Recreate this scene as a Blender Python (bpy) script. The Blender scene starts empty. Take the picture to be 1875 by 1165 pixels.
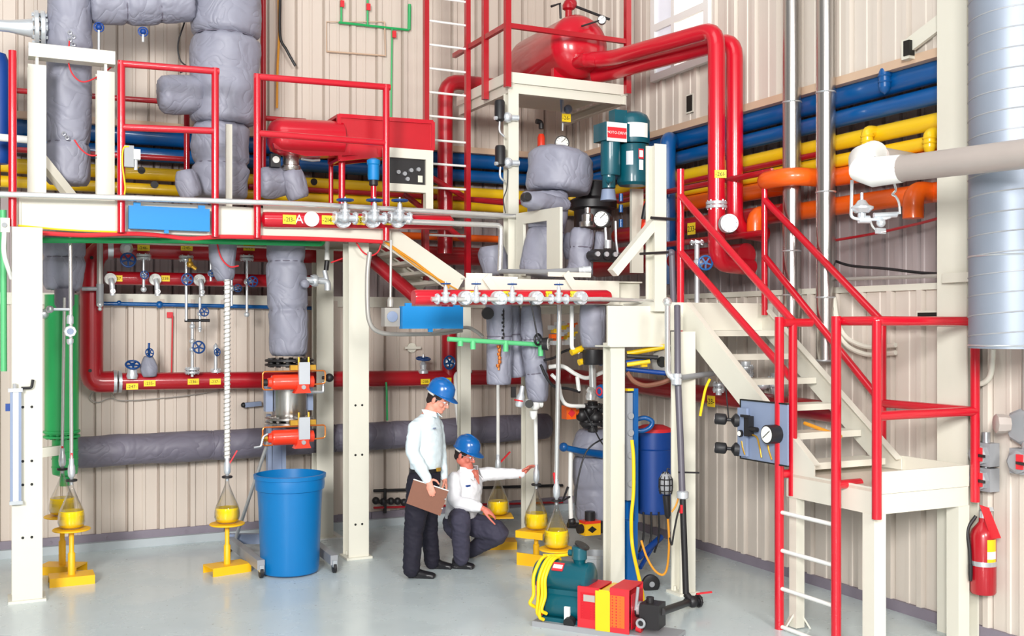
import bpy, math, random
from mathutils import Vector, Matrix, noise
from math import sin, cos, pi, radians, sqrt
random.seed(7)
S = bpy.context.scene
COL = S.collection
V = Vector

# ------------------------------------------------------------------ camera, world, lights, exposure
H, YAW, F, CX, HZ = 2.35, radians(26.0), 1954.0, 937.5, 597.0
cam = bpy.data.cameras.new('camera')
cam.sensor_width = 36.0
cam.lens = F / 1875 * 36
cam.shift_y = (HZ - 582.5) / 1875
cam.clip_start = 0.05
camo = bpy.data.objects.new('camera', cam)
COL.objects.link(camo)
camo.location = (0, 0, H)
camo.rotation_euler = (pi / 2, 0, -YAW)
S.camera = camo

W = bpy.data.worlds.new('ambient_fill')  # grey gradient added as ambient fill, brighter overhead
S.world = W
W.use_nodes = True
nt = W.node_tree
bg = nt.nodes['Background']
tc = nt.nodes.new('ShaderNodeTexCoord')
sx = nt.nodes.new('ShaderNodeSeparateXYZ')
cr = nt.nodes.new('ShaderNodeValToRGB')
cr.color_ramp.elements[0].position = 0.0
cr.color_ramp.elements[0].color = (0.30, 0.29, 0.28, 1)
cr.color_ramp.elements[1].position = 1.0
cr.color_ramp.elements[1].color = (1.0, 1.0, 1.0, 1)
e = cr.color_ramp.elements.new(0.5)
e.color = (0.55, 0.54, 0.53, 1)
mp = nt.nodes.new('ShaderNodeMapRange')
mp.inputs[1].default_value = -1
mp.inputs[2].default_value = 1
nt.links.new(tc.outputs['Generated'], sx.inputs[0])
nt.links.new(sx.outputs[2], mp.inputs[0])
nt.links.new(mp.outputs[0], cr.inputs[0])
nt.links.new(cr.outputs[0], bg.inputs[0])
bg.inputs[1].default_value = 0.42

def area(name, loc, aim, size, watts, color=(1, 1, 1)):
    l = bpy.data.lights.new(name, 'AREA')
    l.shape = 'RECTANGLE'
    l.size, l.size_y = size
    l.energy = watts
    l.color = color
    o = bpy.data.objects.new(name, l)
    COL.objects.link(o)
    o.location = loc
    o.rotation_euler = (V(aim) - V(loc)).to_track_quat('-Z', 'Y').to_euler()
    return o
area('unseen_light', (-5.5, -5.5, 5.6), (4.2, 9.5, 1.2), (3.0, 3.0), 3000, (1, 0.985, 0.96))  # unseen key standing in for studio flash, set far back for even light
area('unseen_light', (2.6, -4.0, 5.6), (5.0, 10.0, 1.2), (2.4, 2.4), 800, (1, 0.985, 0.96))  # second unseen front light, added behind the camera for fill
area('unseen_light', (1.5, 5.0, 9.0), (2.5, 8.5, 0.0), (5, 4), 190, (1, 1, 1))  # added weak overhead light, no fixture in view

S.view_settings.view_transform = 'Standard'
S.view_settings.look = 'None'
S.view_settings.gamma = 1.0
S.view_settings.use_curve_mapping = False
S.view_settings.exposure = -0.16

# ------------------------------------------------------------------ where a pixel of the photograph stands in the room
FW = V((sin(YAW), cos(YAW), 0)); RT = V((cos(YAW), -sin(YAW), 0)); UP = V((0, 0, 1))
EYE = V((0, 0, H))
def ray(px, py): return FW + RT * ((px - CX) / F) + UP * ((HZ - py) / F)
def at_y(px, py, y): d = ray(px, py); return EYE + d * (y / d.y)
def at_x(px, py, x): d = ray(px, py); return EYE + d * (x / d.x)
def at_z(px, py, z=0.0): d = ray(px, py); return EYE + d * ((z - H) / d.z)
def at_d(px, py, dep): return EYE + ray(px, py) * dep
def mpp(p): return (V(p) - EYE).dot(FW) / F          # metres per photograph pixel at a point

# ------------------------------------------------------------------ materials (all procedural)
def lin(c): return tuple(((x / 255) / 12.92 if x / 255 <= .04045 else ((x / 255 + .055) / 1.055) ** 2.4) for x in c)
def pm(name, rgb, rough=.5, metal=0., var=.06, scale=6., bump=0., bscale=40., coat=0., stretch=(1, 1, 1), bdist=.01, crease=False):
    m = bpy.data.materials.new(name)
    m.use_nodes = True
    n, l = m.node_tree.nodes, m.node_tree.links
    b = n['Principled BSDF']
    b.inputs['Roughness'].default_value = rough
    b.inputs['Metallic'].default_value = metal
    if coat: b.inputs['Coat Weight'].default_value = coat; b.inputs['Coat Roughness'].default_value = .08
    c = lin(rgb)
    tcn = n.new('ShaderNodeTexCoord'); mpn = n.new('ShaderNodeMapping'); mpn.inputs['Scale'].default_value = stretch
    l.new(tcn.outputs['Object'], mpn.inputs[0])
    tx = n.new('ShaderNodeTexNoise'); tx.inputs['Scale'].default_value = scale; tx.inputs['Detail'].default_value = 4
    l.new(mpn.outputs[0], tx.inputs['Vector'])
    mx = n.new('ShaderNodeMix'); mx.data_type = 'RGBA'
    l.new(tx.outputs['Fac'], mx.inputs['Factor'])
    mx.inputs['A'].default_value = tuple(max(0, x * (1 - var)) for x in c) + (1,)
    mx.inputs['B'].default_value = tuple(min(1, x * (1 + var)) for x in c) + (1,)
    l.new(mx.outputs['Result'], b.inputs['Base Color'])
    if bump:
        t2 = n.new('ShaderNodeTexNoise'); t2.inputs['Scale'].default_value = bscale; t2.inputs['Detail'].default_value = 2 if crease else 5
        l.new(mpn.outputs[0], t2.inputs['Vector'])
        bp = n.new('ShaderNodeBump'); bp.inputs['Strength'].default_value = bump; bp.inputs['Distance'].default_value = bdist
        
        if crease:   # sharp folds of slack cloth
            t2.inputs['Distortion'].default_value = 1.2
            sb = n.new('ShaderNodeMath'); sb.operation = 'SUBTRACT'; sb.inputs[1].default_value = .5
            ab = n.new('ShaderNodeMath'); ab.operation = 'ABSOLUTE'; sq = n.new('ShaderNodeMath'); sq.operation = 'POWER'; sq.inputs[1].default_value = .6
            l.new(t2.outputs['Fac'], sb.inputs[0]); l.new(sb.outputs[0], ab.inputs[0]); l.new(ab.outputs[0], sq.inputs[0]); l.new(sq.outputs[0], bp.inputs['Height'])
        else: l.new(t2.outputs['Fac'], bp.inputs['Height'])
        l.new(bp.outputs[0], b.inputs['Normal'])
    return m
M = dict(
    red=pm('red_gloss_paint', (196, 12, 36), .28, coat=.5, var=.05),
    dred=pm('dark_red_pipe_paint', (168, 14, 30), .32, coat=.4, var=.08),
    cream=pm('cream_steel_paint', (220, 217, 203), .45, var=.02),
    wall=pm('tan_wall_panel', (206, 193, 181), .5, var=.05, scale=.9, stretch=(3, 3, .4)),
    wall_lit=pm('lit_tan_wall_panel', (212, 202, 191), .5, var=.05, scale=.9, stretch=(3, 3, .4)),  # lighter copy of the wall paint, light on the right wall put into the colour
    shaded_siding=pm('recessed_siding', (168, 156, 156), .45, var=.1, scale=2, stretch=(3, 3, .5)),  # shade of the wall recess painted in as a darker, bluer tone
    trim=pm('tan_trim', (205, 176, 150), .5),
    base=pm('grey_baseboard', (132, 124, 136), .6, var=.12, scale=8),
    curb=pm('pale_curb', (178, 186, 190), .6, var=.08),
    blue=pm('blue_pipe_paint', (0, 84, 150), .35, coat=.3),
    navy=pm('deep_blue_paint', (6, 62, 140), .45),
    sky=pm('bright_blue_panel', (0, 130, 200), .5, var=.02),
    drum=pm('blue_plastic', (0, 112, 178), .38, var=.04),
    hat=pm('blue_hard_hat_plastic', (6, 98, 172), .25, coat=.5, var=.03),
    wheel=pm('blue_handwheel', (10, 66, 130), .4),
    yel=pm('yellow_pipe_paint', (240, 196, 20), .38, coat=.3, var=.05),
    stand=pm('yellow_stand_paint', (250, 192, 24), .42, var=.04),
    tag=pm('yellow_tag', (252, 216, 40), .5, var=.03),
    ink=pm('black_ink', (25, 25, 22), .6),
    white=pm('white_paint', (234, 234, 230), .5, var=.02),
    orange=pm('orange_pipe_paint', (240, 98, 18), .35, coat=.3, var=.05),
    act=pm('orange_red_actuator', (240, 62, 34), .35, coat=.3, var=.04),
    green=pm('green_shell_paint', (44, 172, 94), .4, coat=.2),
    lgreen=pm('light_green_pipe', (96, 196, 130), .45),
    pgreen=pm('green_pipe', (30, 168, 92), .4),
    teal=pm('teal_motor_paint', (0, 82, 96), .38, coat=.3, var=.08),
    steel=pm('galvanized_steel', (206, 210, 214), .32, .7, var=.12, scale=20),
    chrome=pm('polished_pipe', (232, 232, 230), .2, .7, var=.05),
    inox=pm('stainless_steel', (190, 186, 182), .26, .95, var=.12, scale=3, stretch=(4, 4, .5)),
    spiral=pm('galvanized_duct', (142, 151, 165), .5, .35, var=.08, scale=4),
    valve=pm('bright_valve_steel', (222, 227, 232), .28, .55, var=.06),
    dark=pm('black_iron', (34, 32, 34), .45, var=.15),
    hose=pm('black_rubber', (28, 27, 30), .5),
    grey=pm('grey_steel_paint', (150, 152, 156), .4),
    bgrey=pm('blue_grey_paint', (136, 150, 178), .45),
    alu=pm('silver_grey_panel', (196, 200, 206), .42, .2),
    conduit=pm('grey_conduit', (176, 172, 166), .4, .3),
    pvc=pm('grey_tan_pipe', (182, 172, 166), .42, .15, var=.06),
    copper=pm('copper_tube', (222, 128, 62), .3, .6),
    brass=pm('brass_fitting', (214, 164, 60), .35, .6),
    jacket=pm('grey_quilted_jacket', (142, 143, 158), .5, var=.12, scale=3, bump=.4, bscale=3.0, bdist=.06, crease=True),
    djacket=pm('dark_grey_jacket', (110, 106, 120), .5, var=.1, scale=3, bump=.38, bscale=3.0, bdist=.06, crease=True),
    brown=pm('brown_hardboard', (124, 78, 58), .6, var=.08, scale=30),
    shirtw=pm('white_shirt_cloth', (236, 236, 240), .85, var=.02, bump=.15, bscale=18),
    shirtb=pm('pale_blue_shirt_cloth', (220, 234, 240), .85, var=.02, bump=.15, bscale=18),
    pants=pm('dark_navy_trousers', (25, 22, 38), .8, var=.12, bump=.2, bscale=16),
    pants2=pm('charcoal_trousers', (58, 56, 74), .8, var=.12, bump=.2, bscale=16),
    skin=pm('skin', (224, 150, 128), .55, var=.04),
    skinr=pm('ruddy_skin', (212, 118, 100), .55, var=.05),
    hair=pm('dark_hair', (34, 20, 18), .6, var=.2, scale=60),
    shoe=pm('black_shoe_leather', (30, 29, 33), .35, var=.1),
    wire=pm('red_wire', (214, 40, 50), .5),
    ywire=pm('yellow_cord', (246, 206, 20), .45),
    ocord=pm('orange_cord', (222, 150, 40), .45),
    liquid=pm('yellow_liquid', (255, 214, 20), .12, var=.02),
    dgrey=pm('dark_grey_pipe', (92, 88, 98), .4, var=.1),
    silk=pm('dial_white', (244, 244, 238), .4, var=.01),
    grate=pm('cream_grating', (208, 196, 180), .6, var=.1, scale=40),
)
def glass_mat(name, tint=(1, 1, 1), rough=.02):
    m = bpy.data.materials.new(name); m.use_nodes = True
    n, l = m.node_tree.nodes, m.node_tree.links
    # thin-walled glass: clear transmission with a fresnel sheen that grows at the rim
    n.remove(n['Principled BSDF'])
    tr = n.new('ShaderNodeBsdfTransparent'); gl = n.new('ShaderNodeBsdfGlossy'); gl.inputs['Roughness'].default_value = rough
    lw = n.new('ShaderNodeLayerWeight'); lw.inputs['Blend'].default_value = .22
    tx = n.new('ShaderNodeTexNoise'); tx.inputs['Scale'].default_value = 3
    mx = n.new('ShaderNodeMix'); mx.data_type = 'RGBA'
    l.new(tx.outputs['Fac'], mx.inputs['Factor'])
    mx.inputs['A'].default_value = tuple(.97 * t for t in tint) + (1,); mx.inputs['B'].default_value = tuple(tint) + (1,)
    l.new(mx.outputs['Result'], tr.inputs['Color'])
    ms = n.new('ShaderNodeMixShader'); l.new(lw.outputs['Facing'], ms.inputs[0]); l.new(tr.outputs[0], ms.inputs[1]); l.new(gl.outputs[0], ms.inputs[2])
    l.new(ms.outputs[0], n['Material Output'].inputs['Surface'])
    return m
M['glass'] = glass_mat('clear_flask_glass')
M['cup'] = glass_mat('blue_cup_plastic', (.55, .75, .92), .1)
def floor_mat():
    m = pm('pale_epoxy_floor', (200, 212, 214), .22, var=.05, scale=1.3)
    n, l = m.node_tree.nodes, m.node_tree.links
    b = n['Principled BSDF']
    tcn = n.new('ShaderNodeTexCoord')
    tx = n.new('ShaderNodeTexNoise'); tx.inputs['Scale'].default_value = 2.2; tx.inputs['Detail'].default_value = 6
    l.new(tcn.outputs['Object'], tx.inputs['Vector'])
    mr = n.new('ShaderNodeMapRange'); mr.inputs[1].default_value = .3; mr.inputs[2].default_value = .7
    mr.inputs[3].default_value = .14; mr.inputs[4].default_value = .36
    l.new(tx.outputs['Fac'], mr.inputs[0]); l.new(mr.outputs[0], b.inputs['Roughness'])
    t2 = n.new('ShaderNodeTexNoise'); t2.inputs['Scale'].default_value = 26; t2.inputs['Detail'].default_value = 2
    l.new(tcn.outputs['Object'], t2.inputs['Vector'])
    rp = n.new('ShaderNodeValToRGB'); rp.color_ramp.elements[0].position = .71; rp.color_ramp.elements[1].position = .78
    rp.color_ramp.elements[0].color = (0, 0, 0, 1)
    l.new(t2.outputs['Fac'], rp.inputs[0])
    old = b.inputs['Base Color'].links[0].from_socket
    mx = n.new('ShaderNodeMix'); mx.data_type = 'RGBA'
    l.new(rp.outputs[0], mx.inputs['Factor']); l.new(old, mx.inputs['A']); mx.inputs['B'].default_value = (.22, .22, .21, 1)
    l.new(mx.outputs['Result'], b.inputs['Base Color'])
    return m
M['floor'] = floor_mat()
def window_mat(name, c, s):
    m = pm(name, c, .3)
    b = m.node_tree.nodes['Principled BSDF']
    b.inputs['Emission Color'].default_value = lin(c) + (1,)
    b.inputs['Emission Strength'].default_value = s
    return m
M['pane'] = window_mat('daylit_pane', (250, 248, 238), .9)
M['pane2'] = window_mat('frosted_pane', (206, 208, 216), .5)
def mesh_mat(name, rgb, cell=.018, hole=.62):
    """expanded-metal sheet: holes cut by a procedural grid"""
    m = pm(name, rgb, .4)
    n, l = m.node_tree.nodes, m.node_tree.links
    b = n['Principled BSDF']
    tcn = n.new('ShaderNodeTexCoord'); vo = n.new('ShaderNodeTexVoronoi'); vo.inputs['Scale'].default_value = 1 / cell
    vo.inputs['Randomness'].default_value = 0
    l.new(tcn.outputs['Object'], vo.inputs['Vector'])
    mt = n.new('ShaderNodeMath'); mt.operation = 'GREATER_THAN'; mt.inputs[1].default_value = hole * .6
    l.new(vo.outputs['Distance'], mt.inputs[0]); l.new(mt.outputs[0], b.inputs['Alpha'])
    return m
M['omesh'] = mesh_mat('orange_perforated_sheet', (236, 104, 36), .022, .5)
M['rmesh'] = mesh_mat('red_perforated_sheet', (196, 20, 36), .02, .42)

# ------------------------------------------------------------------ mesh builder
def frame(ax):
    ax = V(ax).normalized()
    h = V((0, 0, 1)) if abs(ax.z) < .9 else V((1, 0, 0))
    a = ax.cross(h).normalized(); b = ax.cross(a).normalized()
    return a, b, ax
def fillet(pts, rad, n=5):
    pts = [V(p) for p in pts]; out = [pts[0]]
    for i in range(1, len(pts) - 1):
        p, a, b = pts[i], pts[i - 1] - pts[i], pts[i + 1] - pts[i]
        r = min(rad, a.length * .49, b.length * .49)
        p0, p1 = p + a.normalized() * r, p + b.normalized() * r
        for k in range(n + 1):
            t = k / n
            out.append(p0 * (1 - t) ** 2 + p * 2 * t * (1 - t) + p1 * t * t)
    out.append(pts[-1]); return out
def curve(pts, n=8):
    """smooth path through the points"""
    P = [V(p) for p in pts]; P = [P[0] * 2 - P[1]] + P + [P[-1] * 2 - P[-2]]; out = []
    for i in range(1, len(P) - 2):
        a, b, c, d = P[i - 1:i + 3]
        for k in range(n):
            t = k / n
            out.append(.5 * ((2 * b) + (c - a) * t + (2 * a - 5 * b + 4 * c - d) * t * t + (3 * b - a - 3 * c + d) * t ** 3))
    out.append(P[-2]); return out
JIT = [12345]
class MB:
    def __init__(s): s.v, s.f = [], []
    def add(s, v, f):
        k = len(s.v); s.v += [V(p) for p in v]; s.f += [tuple(i + k for i in q) for q in f]; return s
    def box(s, a, b):
        (x0, y0, z0), (x1, y1, z1) = a, b
        return s.obox(V(((x0 + x1) / 2, (y0 + y1) / 2, (z0 + z1) / 2)), V((abs(x1 - x0) / 2, 0, 0)), V((0, abs(y1 - y0) / 2, 0)), V((0, 0, abs(z1 - z0) / 2)))
    def obox(s, c, a, b, d):
        c, a, b, d = V(c), V(a), V(b), V(d)
        JIT[0] = (JIT[0] * 16807 + 11) % 2147483647; e_ = .0002 + .0006 * (JIT[0] % 997) / 997
        a, b, d = a + a.normalized() * e_, b + b.normalized() * e_ * .9, d + d.normalized() * e_ * .8
        if a.cross(b).dot(d) < 0: a = -a
        v = [c + a * i + b * j + d * k for k in (-1, 1) for j in (-1, 1) for i in (-1, 1)]
        return s.add(v, [(0, 2, 3, 1), (4, 5, 7, 6), (0, 1, 5, 4), (2, 6, 7, 3), (0, 4, 6, 2), (1, 3, 7, 5)])
    def beam(s, p, q, w, h, up=UP):
        p, q = V(p), V(q); ax = (q - p); L = ax.length; ax.normalize(); up = V(up)
        if abs(ax.dot(up)) > .98: up = V((0, 1, 0)) if abs(ax.y) < .9 else V((1, 0, 0))
        side = ax.cross(up).normalized(); u = side.cross(ax).normalized()
        return s.obox((p + q) / 2, ax * L / 2, side * w / 2, u * h / 2)
    def ibeam(s, p, q, w, h, t=.012, up=UP):
        """I section: two flanges of width w, apart by h along up"""
        p, q = V(p), V(q); ax = (q - p).normalized(); up = V(up); up = (up - ax * up.dot(ax)).normalized()
        for k in (-1, 1): s.beam(p + up * k * (h / 2 - t / 2), q + up * k * (h / 2 - t / 2), w, t, up)
        return s.beam(p, q, t, h - 2 * t, up)
    def channel(s, p, q, w, h, t=.012, side=V((0, -1, 0)), up=UP):
        """C section: web facing side, flanges behind it"""
        p, q, side, up = V(p), V(q), V(side), V(up)
        s.beam(p + side * (w / 2 - t / 2), q + side * (w / 2 - t / 2), t, h, up)
        for k in (-1, 1): s.beam(p + up * k * (h / 2 - t / 2) - side * t / 2, q + up * k * (h / 2 - t / 2) - side * t / 2, w - t, t, up)
        return s
    def tube(s, pts, r, n=12, cap=True, fl=0, rad=None, fn=None, ell=None):
        pts = [V(p) for p in pts]
        if fl: pts = fillet(pts, fl)
        m = len(pts); rs = r if isinstance(r, (list, tuple)) else [r] * m
        tg = [(pts[min(i + 1, m - 1)] - pts[max(i - 1, 0)]).normalized() for i in range(m)]
        a, b, _ = frame(tg[0]); v = []
        for i in range(m):
            a = (a - tg[i] * a.dot(tg[i])).normalized(); b = tg[i].cross(a)
            for k in range(n):
                th = 2 * pi * k / n
                rr = rs[i]
                if fn: rr = rr * fn(pts[i], a * cos(th) + b * sin(th), i / (m - 1), th)
                v.append(pts[i] + (a * cos(th) + b * sin(th)) * rr)
        f = [(i * n + k, i * n + (k + 1) % n, (i + 1) * n + (k + 1) % n, (i + 1) * n + k) for i in range(m - 1) for k in range(n)]
        if cap: f += [tuple(reversed(range(n))), tuple((m - 1) * n + k for k in range(n))]
        return s.add(v, f)
    def lathe(s, o, ax, prof, n=20, cap=True):
        a, b, c = frame(ax); b = c.cross(a); o = V(o); v = []
        for r, h in prof:
            for k in range(n): v.append(o + c * h + (a * cos(2 * pi * k / n) + b * sin(2 * pi * k / n)) * max(r, 1e-5))
        m = len(prof)
        f = [(i * n + k, i * n + (k + 1) % n, (i + 1) * n + (k + 1) % n, (i + 1) * n + k) for i in range(m - 1) for k in range(n)]
        if cap: f += [tuple(reversed(range(n))), tuple((m - 1) * n + k for k in range(n))]
        return s.add(v, f)
    def cyl(s, p, q, r, n=16): q, p = V(q), V(p); return s.lathe(p, q - p, [(r, 0), (r, (q - p).length)], n)
    def torus(s, o, ax, R, r, n=20, m=8):
        a, b, c = frame(ax); o = V(o); v = []
        for i in range(n):
            t = 2 * pi * i / n; d = a * cos(t) + b * sin(t)
            for k in range(m): u = 2 * pi * k / m; v.append(o + d * (R + r * cos(u)) + c * r * sin(u))
        return s.add(v, [(i * m + k, i * m + (k + 1) % m, ((i + 1) % n) * m + (k + 1) % m, ((i + 1) % n) * m + k) for i in range(n) for k in range(m)])
    def ball(s, o, r, n=14, m=9, ax=None):
        o = V(o); A = ax or (V((1, 0, 0)), V((0, 1, 0)), V((0, 0, 1)))
        r = r if isinstance(r, (list, tuple)) else (r, r, r); v = []
        for i in range(m + 1):
            ph = pi * i / m
            for k in range(n):
                t = 2 * pi * k / n; rr = max(sin(ph), 1e-4)
                v.append(o + A[0] * r[0] * rr * cos(t) + A[1] * r[1] * rr * sin(t) - A[2] * r[2] * cos(ph))
        return s.add(v, [(i * n + k, i * n + (k + 1) % n, (i + 1) * n + (k + 1) % n, (i + 1) * n + k) for i in range(m) for k in range(n)])
    def prism(s, poly, vec):
        poly = [V(p) for p in poly]; vec = V(vec); n = len(poly)
        nr = V((0, 0, 0))
        for i in range(n): nr += poly[i].cross(poly[(i + 1) % n])
        if nr.dot(vec) > 0: poly.reverse()
        v = poly + [p + vec for p in poly]
        return s.add(v, [tuple(range(n)), tuple(reversed(range(n, 2 * n)))] + [(i, i + n, (i + 1) % n + n, (i + 1) % n) for i in range(n)])
    def quilt(s, pts, r, n=36, step=.03, amp=.07, seams=(), pinch=.18, seed=0., cap=True):
        """wrinkled insulation jacket along a path, drawn in at its seams and ends"""
        P = [V(p) for p in pts]; rs = r if isinstance(r, (list, tuple)) else [r] * len(P)
        out, ro, acc = [], [], [0]
        for i in range(len(P) - 1):
            L = (P[i + 1] - P[i]).length; k = max(1, int(L / step))
            for j in range(k):
                t = j / k; out.append(P[i].lerp(P[i + 1], t)); ro.append(rs[i] * (1 - t) + rs[i + 1] * t)
        out.append(P[-1]); ro.append(rs[-1])
        for i in range(1, len(out)): acc.append(acc[-1] + (out[i] - out[i - 1]).length)
        T = acc[-1]; se = list(seams) + [0, 1]
        def fn(p, d, t, th):
            q = p + d * .12 + V((seed, seed * 2, seed))
            f = noise.noise(q * 4.0 + d * .7) * 1.2 + noise.ridged_multi_fractal(V((q.x * 4.5, q.y * 4.5, q.z * 8 + q.x * 3)), 1.0, 2.1, 2, 1.0, 2.0) * .35 - .4
            g = 1 + amp * 1.1 * f
            for sm in se:
                x = abs(t * T - sm * T) / (.055)
                if x < 1:
                    g *= 1 - pinch * (1 - x) ** 2 * (1 + .35 * sin(th * 11 + seed))
            return g
        m = len(out); ro2 = ro
        s.tube(out, ro2, n, cap, fn=lambda p, d, t, th: fn(p, d, t, th))
        return s
    def handwheel(s, o, ax, R, spokes=5, r=None):
        r = r or R * .13; o = V(o); a, b, c = frame(ax)
        s.torus(o, ax, R - r, r, 22, 7)
        s.cyl(o - c * r, o + c * r * 1.4, R * .24, 10)
        for k in range(spokes):
            t = 2 * pi * k / spokes + .3; d = a * cos(t) + b * sin(t)
            s.beam(o + d * R * .2, o + d * (R - r), r * 1.5, r * .9, c)
        return s
    def flange(s, o, ax, R, t, bolts=6, n=20):
        o = V(o); a, b, c = frame(ax); s.lathe(o - c * t / 2, c, [(R * .96, 0), (R, t * .15), (R, t * .85), (R * .96, t)], n)
        for k in range(bolts):
            u = 2 * pi * k / bolts + .2; d = (a * cos(u) + b * sin(u)) * R * .78
            s.cyl(o + d - c * t * .95, o + d + c * t * .95, R * .1, 6)
        return s
    def build(s, name, mat, parent=None, loc=None, ang=38, label=None):
        me = bpy.data.meshes.new(name)
        org = V(parent['_o']) if parent is not None else (V(loc) if loc is not None else s.base())
        me.from_pydata([p - org for p in s.v], [], s.f)
        me.validate()
        me.materials.append(M[mat] if isinstance(mat, str) else mat)
        me.polygons.foreach_set('use_smooth', [True] * len(me.polygons))
        me.set_sharp_from_angle(angle=radians(ang))
        me.update()
        o = bpy.data.objects.new(name, me); COL.objects.link(o)
        if parent is not None: o.parent = parent
        else: o.location = org
        o['_o'] = tuple(org)
        if label: o['label'] = label
        return o
    def base(s):
        xs = [p.x for p in s.v]; ys = [p.y for p in s.v]; zs = [p.z for p in s.v]
        return V(((min(xs) + max(xs)) / 2, (min(ys) + max(ys)) / 2, min(zs)))
    def thing(s, name, label, cat, mat, group=None):
        o = s.build(name, mat); tagit(o, label, cat, group); return o
    def struct(s, name, mat, parent=None):
        o = s.build(name, mat, parent)
        if parent is None: o['kind'] = 'structure'
        return o
def tagit(o, label, cat, group=None):
    o['label'] = label; o['category'] = cat; o['kind'] = 'thing'
    if group: o['group'] = group
def thing(name, label, cat, loc, group=None):
    o = bpy.data.objects.new(name, None); COL.objects.link(o); o.empty_display_size = .1
    o.location = loc; o['_o'] = tuple(V(loc)); tagit(o, label, cat, group); return o
def dup(root, loc, rz=0., label=None, group=None):
    r = root.copy(); COL.objects.link(r); r.location = loc; r.rotation_euler = (0, 0, rz); r['_o'] = tuple(V(loc))
    if label: r['label'] = label
    if group: r['group'] = group
    for ch in list(root.children):
        c = ch.copy(); COL.objects.link(c); c.parent = r
        for g in list(ch.children):
            d = g.copy(); COL.objects.link(d); d.parent = c
    return r

# lettering: glyph outlines taken from the built-in font as meshes
GL = {}
def glyphs(chars):
    for ch in chars:
        cu = bpy.data.curves.new('glyph', 'FONT'); cu.body = ch; cu.size = 1; cu.resolution_u = 2
        o = bpy.data.objects.new('glyph', cu); COL.objects.link(o)
        bpy.context.view_layer.update()
        me = bpy.data.meshes.new_from_object(o.evaluated_get(bpy.context.evaluated_depsgraph_get()))
        GL[ch] = ([tuple(v.co) for v in me.vertices], [tuple(p.vertices) for p in me.polygons])
        bpy.data.objects.remove(o); bpy.data.meshes.remove(me); bpy.data.curves.remove(cu)
glyphs('0123456789-AMOTDRIVE')
def lettering(mb, txt, c, right, up, h):
    """flat letters centred on c"""
    right, up, c = V(right).normalized(), V(up).normalized(), V(c); x = 0; runs = []
    for ch in txt:
        v, f = GL[ch]
        if not v: x += .35; continue
        x0, x1 = min(p[0] for p in v), max(p[0] for p in v)
        runs.append((x - x0, v, f)); x += x1 - x0 + .09
    for off, v, f in runs:
        mb.add([c + right * ((p[0] + off - x / 2) * h / .72) + up * ((p[1] - .35) * h / .72) for p in v], f)
    return mb
def pipe_tag(parent, c, txt, w=.13, h=.075, nrm=V((0, -1, 0)), up=UP):
    """yellow number tag with black lettering, a part of its pipe"""
    c, nrm, up = V(c), V(nrm), V(up); right = up.cross(nrm).normalized()
    t = MB().obox(c, right * w / 2, up * h / 2, nrm * .003).build('number_tag', 'tag', parent, label='yellow number tag')
    lettering(MB(), txt, c + nrm * .005, right, up, h * .5).build('lettering', 'ink', t)
    return t
# ------------------------------------------------------------------ the hall: floor, ribbed walls, window
XW, YW = 6.72, 12.0
ZL, ZU, ZT = 2.66, 4.52, 8.6
def ribbed(mb, o, d, L, nrm, z0, z1, pitch=.32, off=0.):
    """ribbed steel sheet: flat pans, raised ribs and open joints"""
    o, d, nrm = V(o), V(d), V(nrm); prof = []
    x = -off
    while x < L:
        for dx, h in ((0, 0), (.004, -.03), (.016, -.03), (.02, 0), (.028, .03), (.075, .03), (.083, 0), (.165, 0), (.172, .009), (.2, .009), (.207, 0)):
            if 0 <= x + dx <= L: prof.append((x + dx, h))
        x += pitch
    prof = [(0, 0)] + prof + [(L, 0)]
    v = []
    for s_, h in prof:
        p = o + d * s_ + nrm * h
        v += [V((p.x, p.y, z0)), V((p.x, p.y, z1))]
    n = len(prof)
    f = [(2 * i, 2 * i + 2, 2 * i + 3, 2 * i + 1) for i in range(n - 1)]
    if d.cross(UP).dot(nrm) < 0: f = [tuple(reversed(q)) for q in f]
    mb.add(v, f)
    return mb
X0, Y0 = -3.2, 1.0
MB().box((-7, -5, -.12), (XW + .6, YW + .6, 0)).struct('floor', 'floor')
wb = MB()
ribbed(wb, (X0, YW, 0), (1, 0, 0), XW - X0, (0, -1, 0), .16, ZL)
ribbed(wb, (X0, YW, 0), (1, 0, 0), XW - X0, (0, -1, 0), ZU, ZT, off=.1)
wb = wb.struct('wall_back', 'wall')
ribbed(MB(), (X0, YW + .36, 0), (1, 0, 0), XW + .36 - X0, (0, -1, 0), ZL - .1, ZU + .1, pitch=.2).struct('recessed_siding', 'shaded_siding', wb)
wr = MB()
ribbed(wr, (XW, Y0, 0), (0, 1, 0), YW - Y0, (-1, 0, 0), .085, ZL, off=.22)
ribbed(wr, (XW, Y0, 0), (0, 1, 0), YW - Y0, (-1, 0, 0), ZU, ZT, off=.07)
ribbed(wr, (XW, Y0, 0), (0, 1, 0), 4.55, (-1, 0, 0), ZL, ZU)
wr = wr.struct('wall_right', 'wall_lit')
ribbed(MB(), (XW + .36, 5.4, 0), (0, 1, 0), YW + .36 - 5.4, (-1, 0, 0), ZL - .1, ZU + .1, pitch=.2).struct('recessed_siding', 'shaded_siding', wr)
MB().box((X0, YW - .03, ZL - .02), (XW, YW + .36, ZL + .03)).box((X0, YW - .028, ZL - .09), (XW, YW + .0, ZL - .02)).struct('trim_1', 'cream')
MB().box((X0, YW - .035, ZU - .05), (XW, YW + .36, ZU + .02)).struct('trim_2', 'trim')
MB().box((XW - .03, 5.55, ZL - .02), (XW + .36, YW, ZL + .03)).struct('trim_3', 'cream')
MB().box((XW - .035, 5.55, ZU - .05), (XW + .36, YW, ZU + .02)).struct('trim_4', 'trim')
bb = MB()
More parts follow.
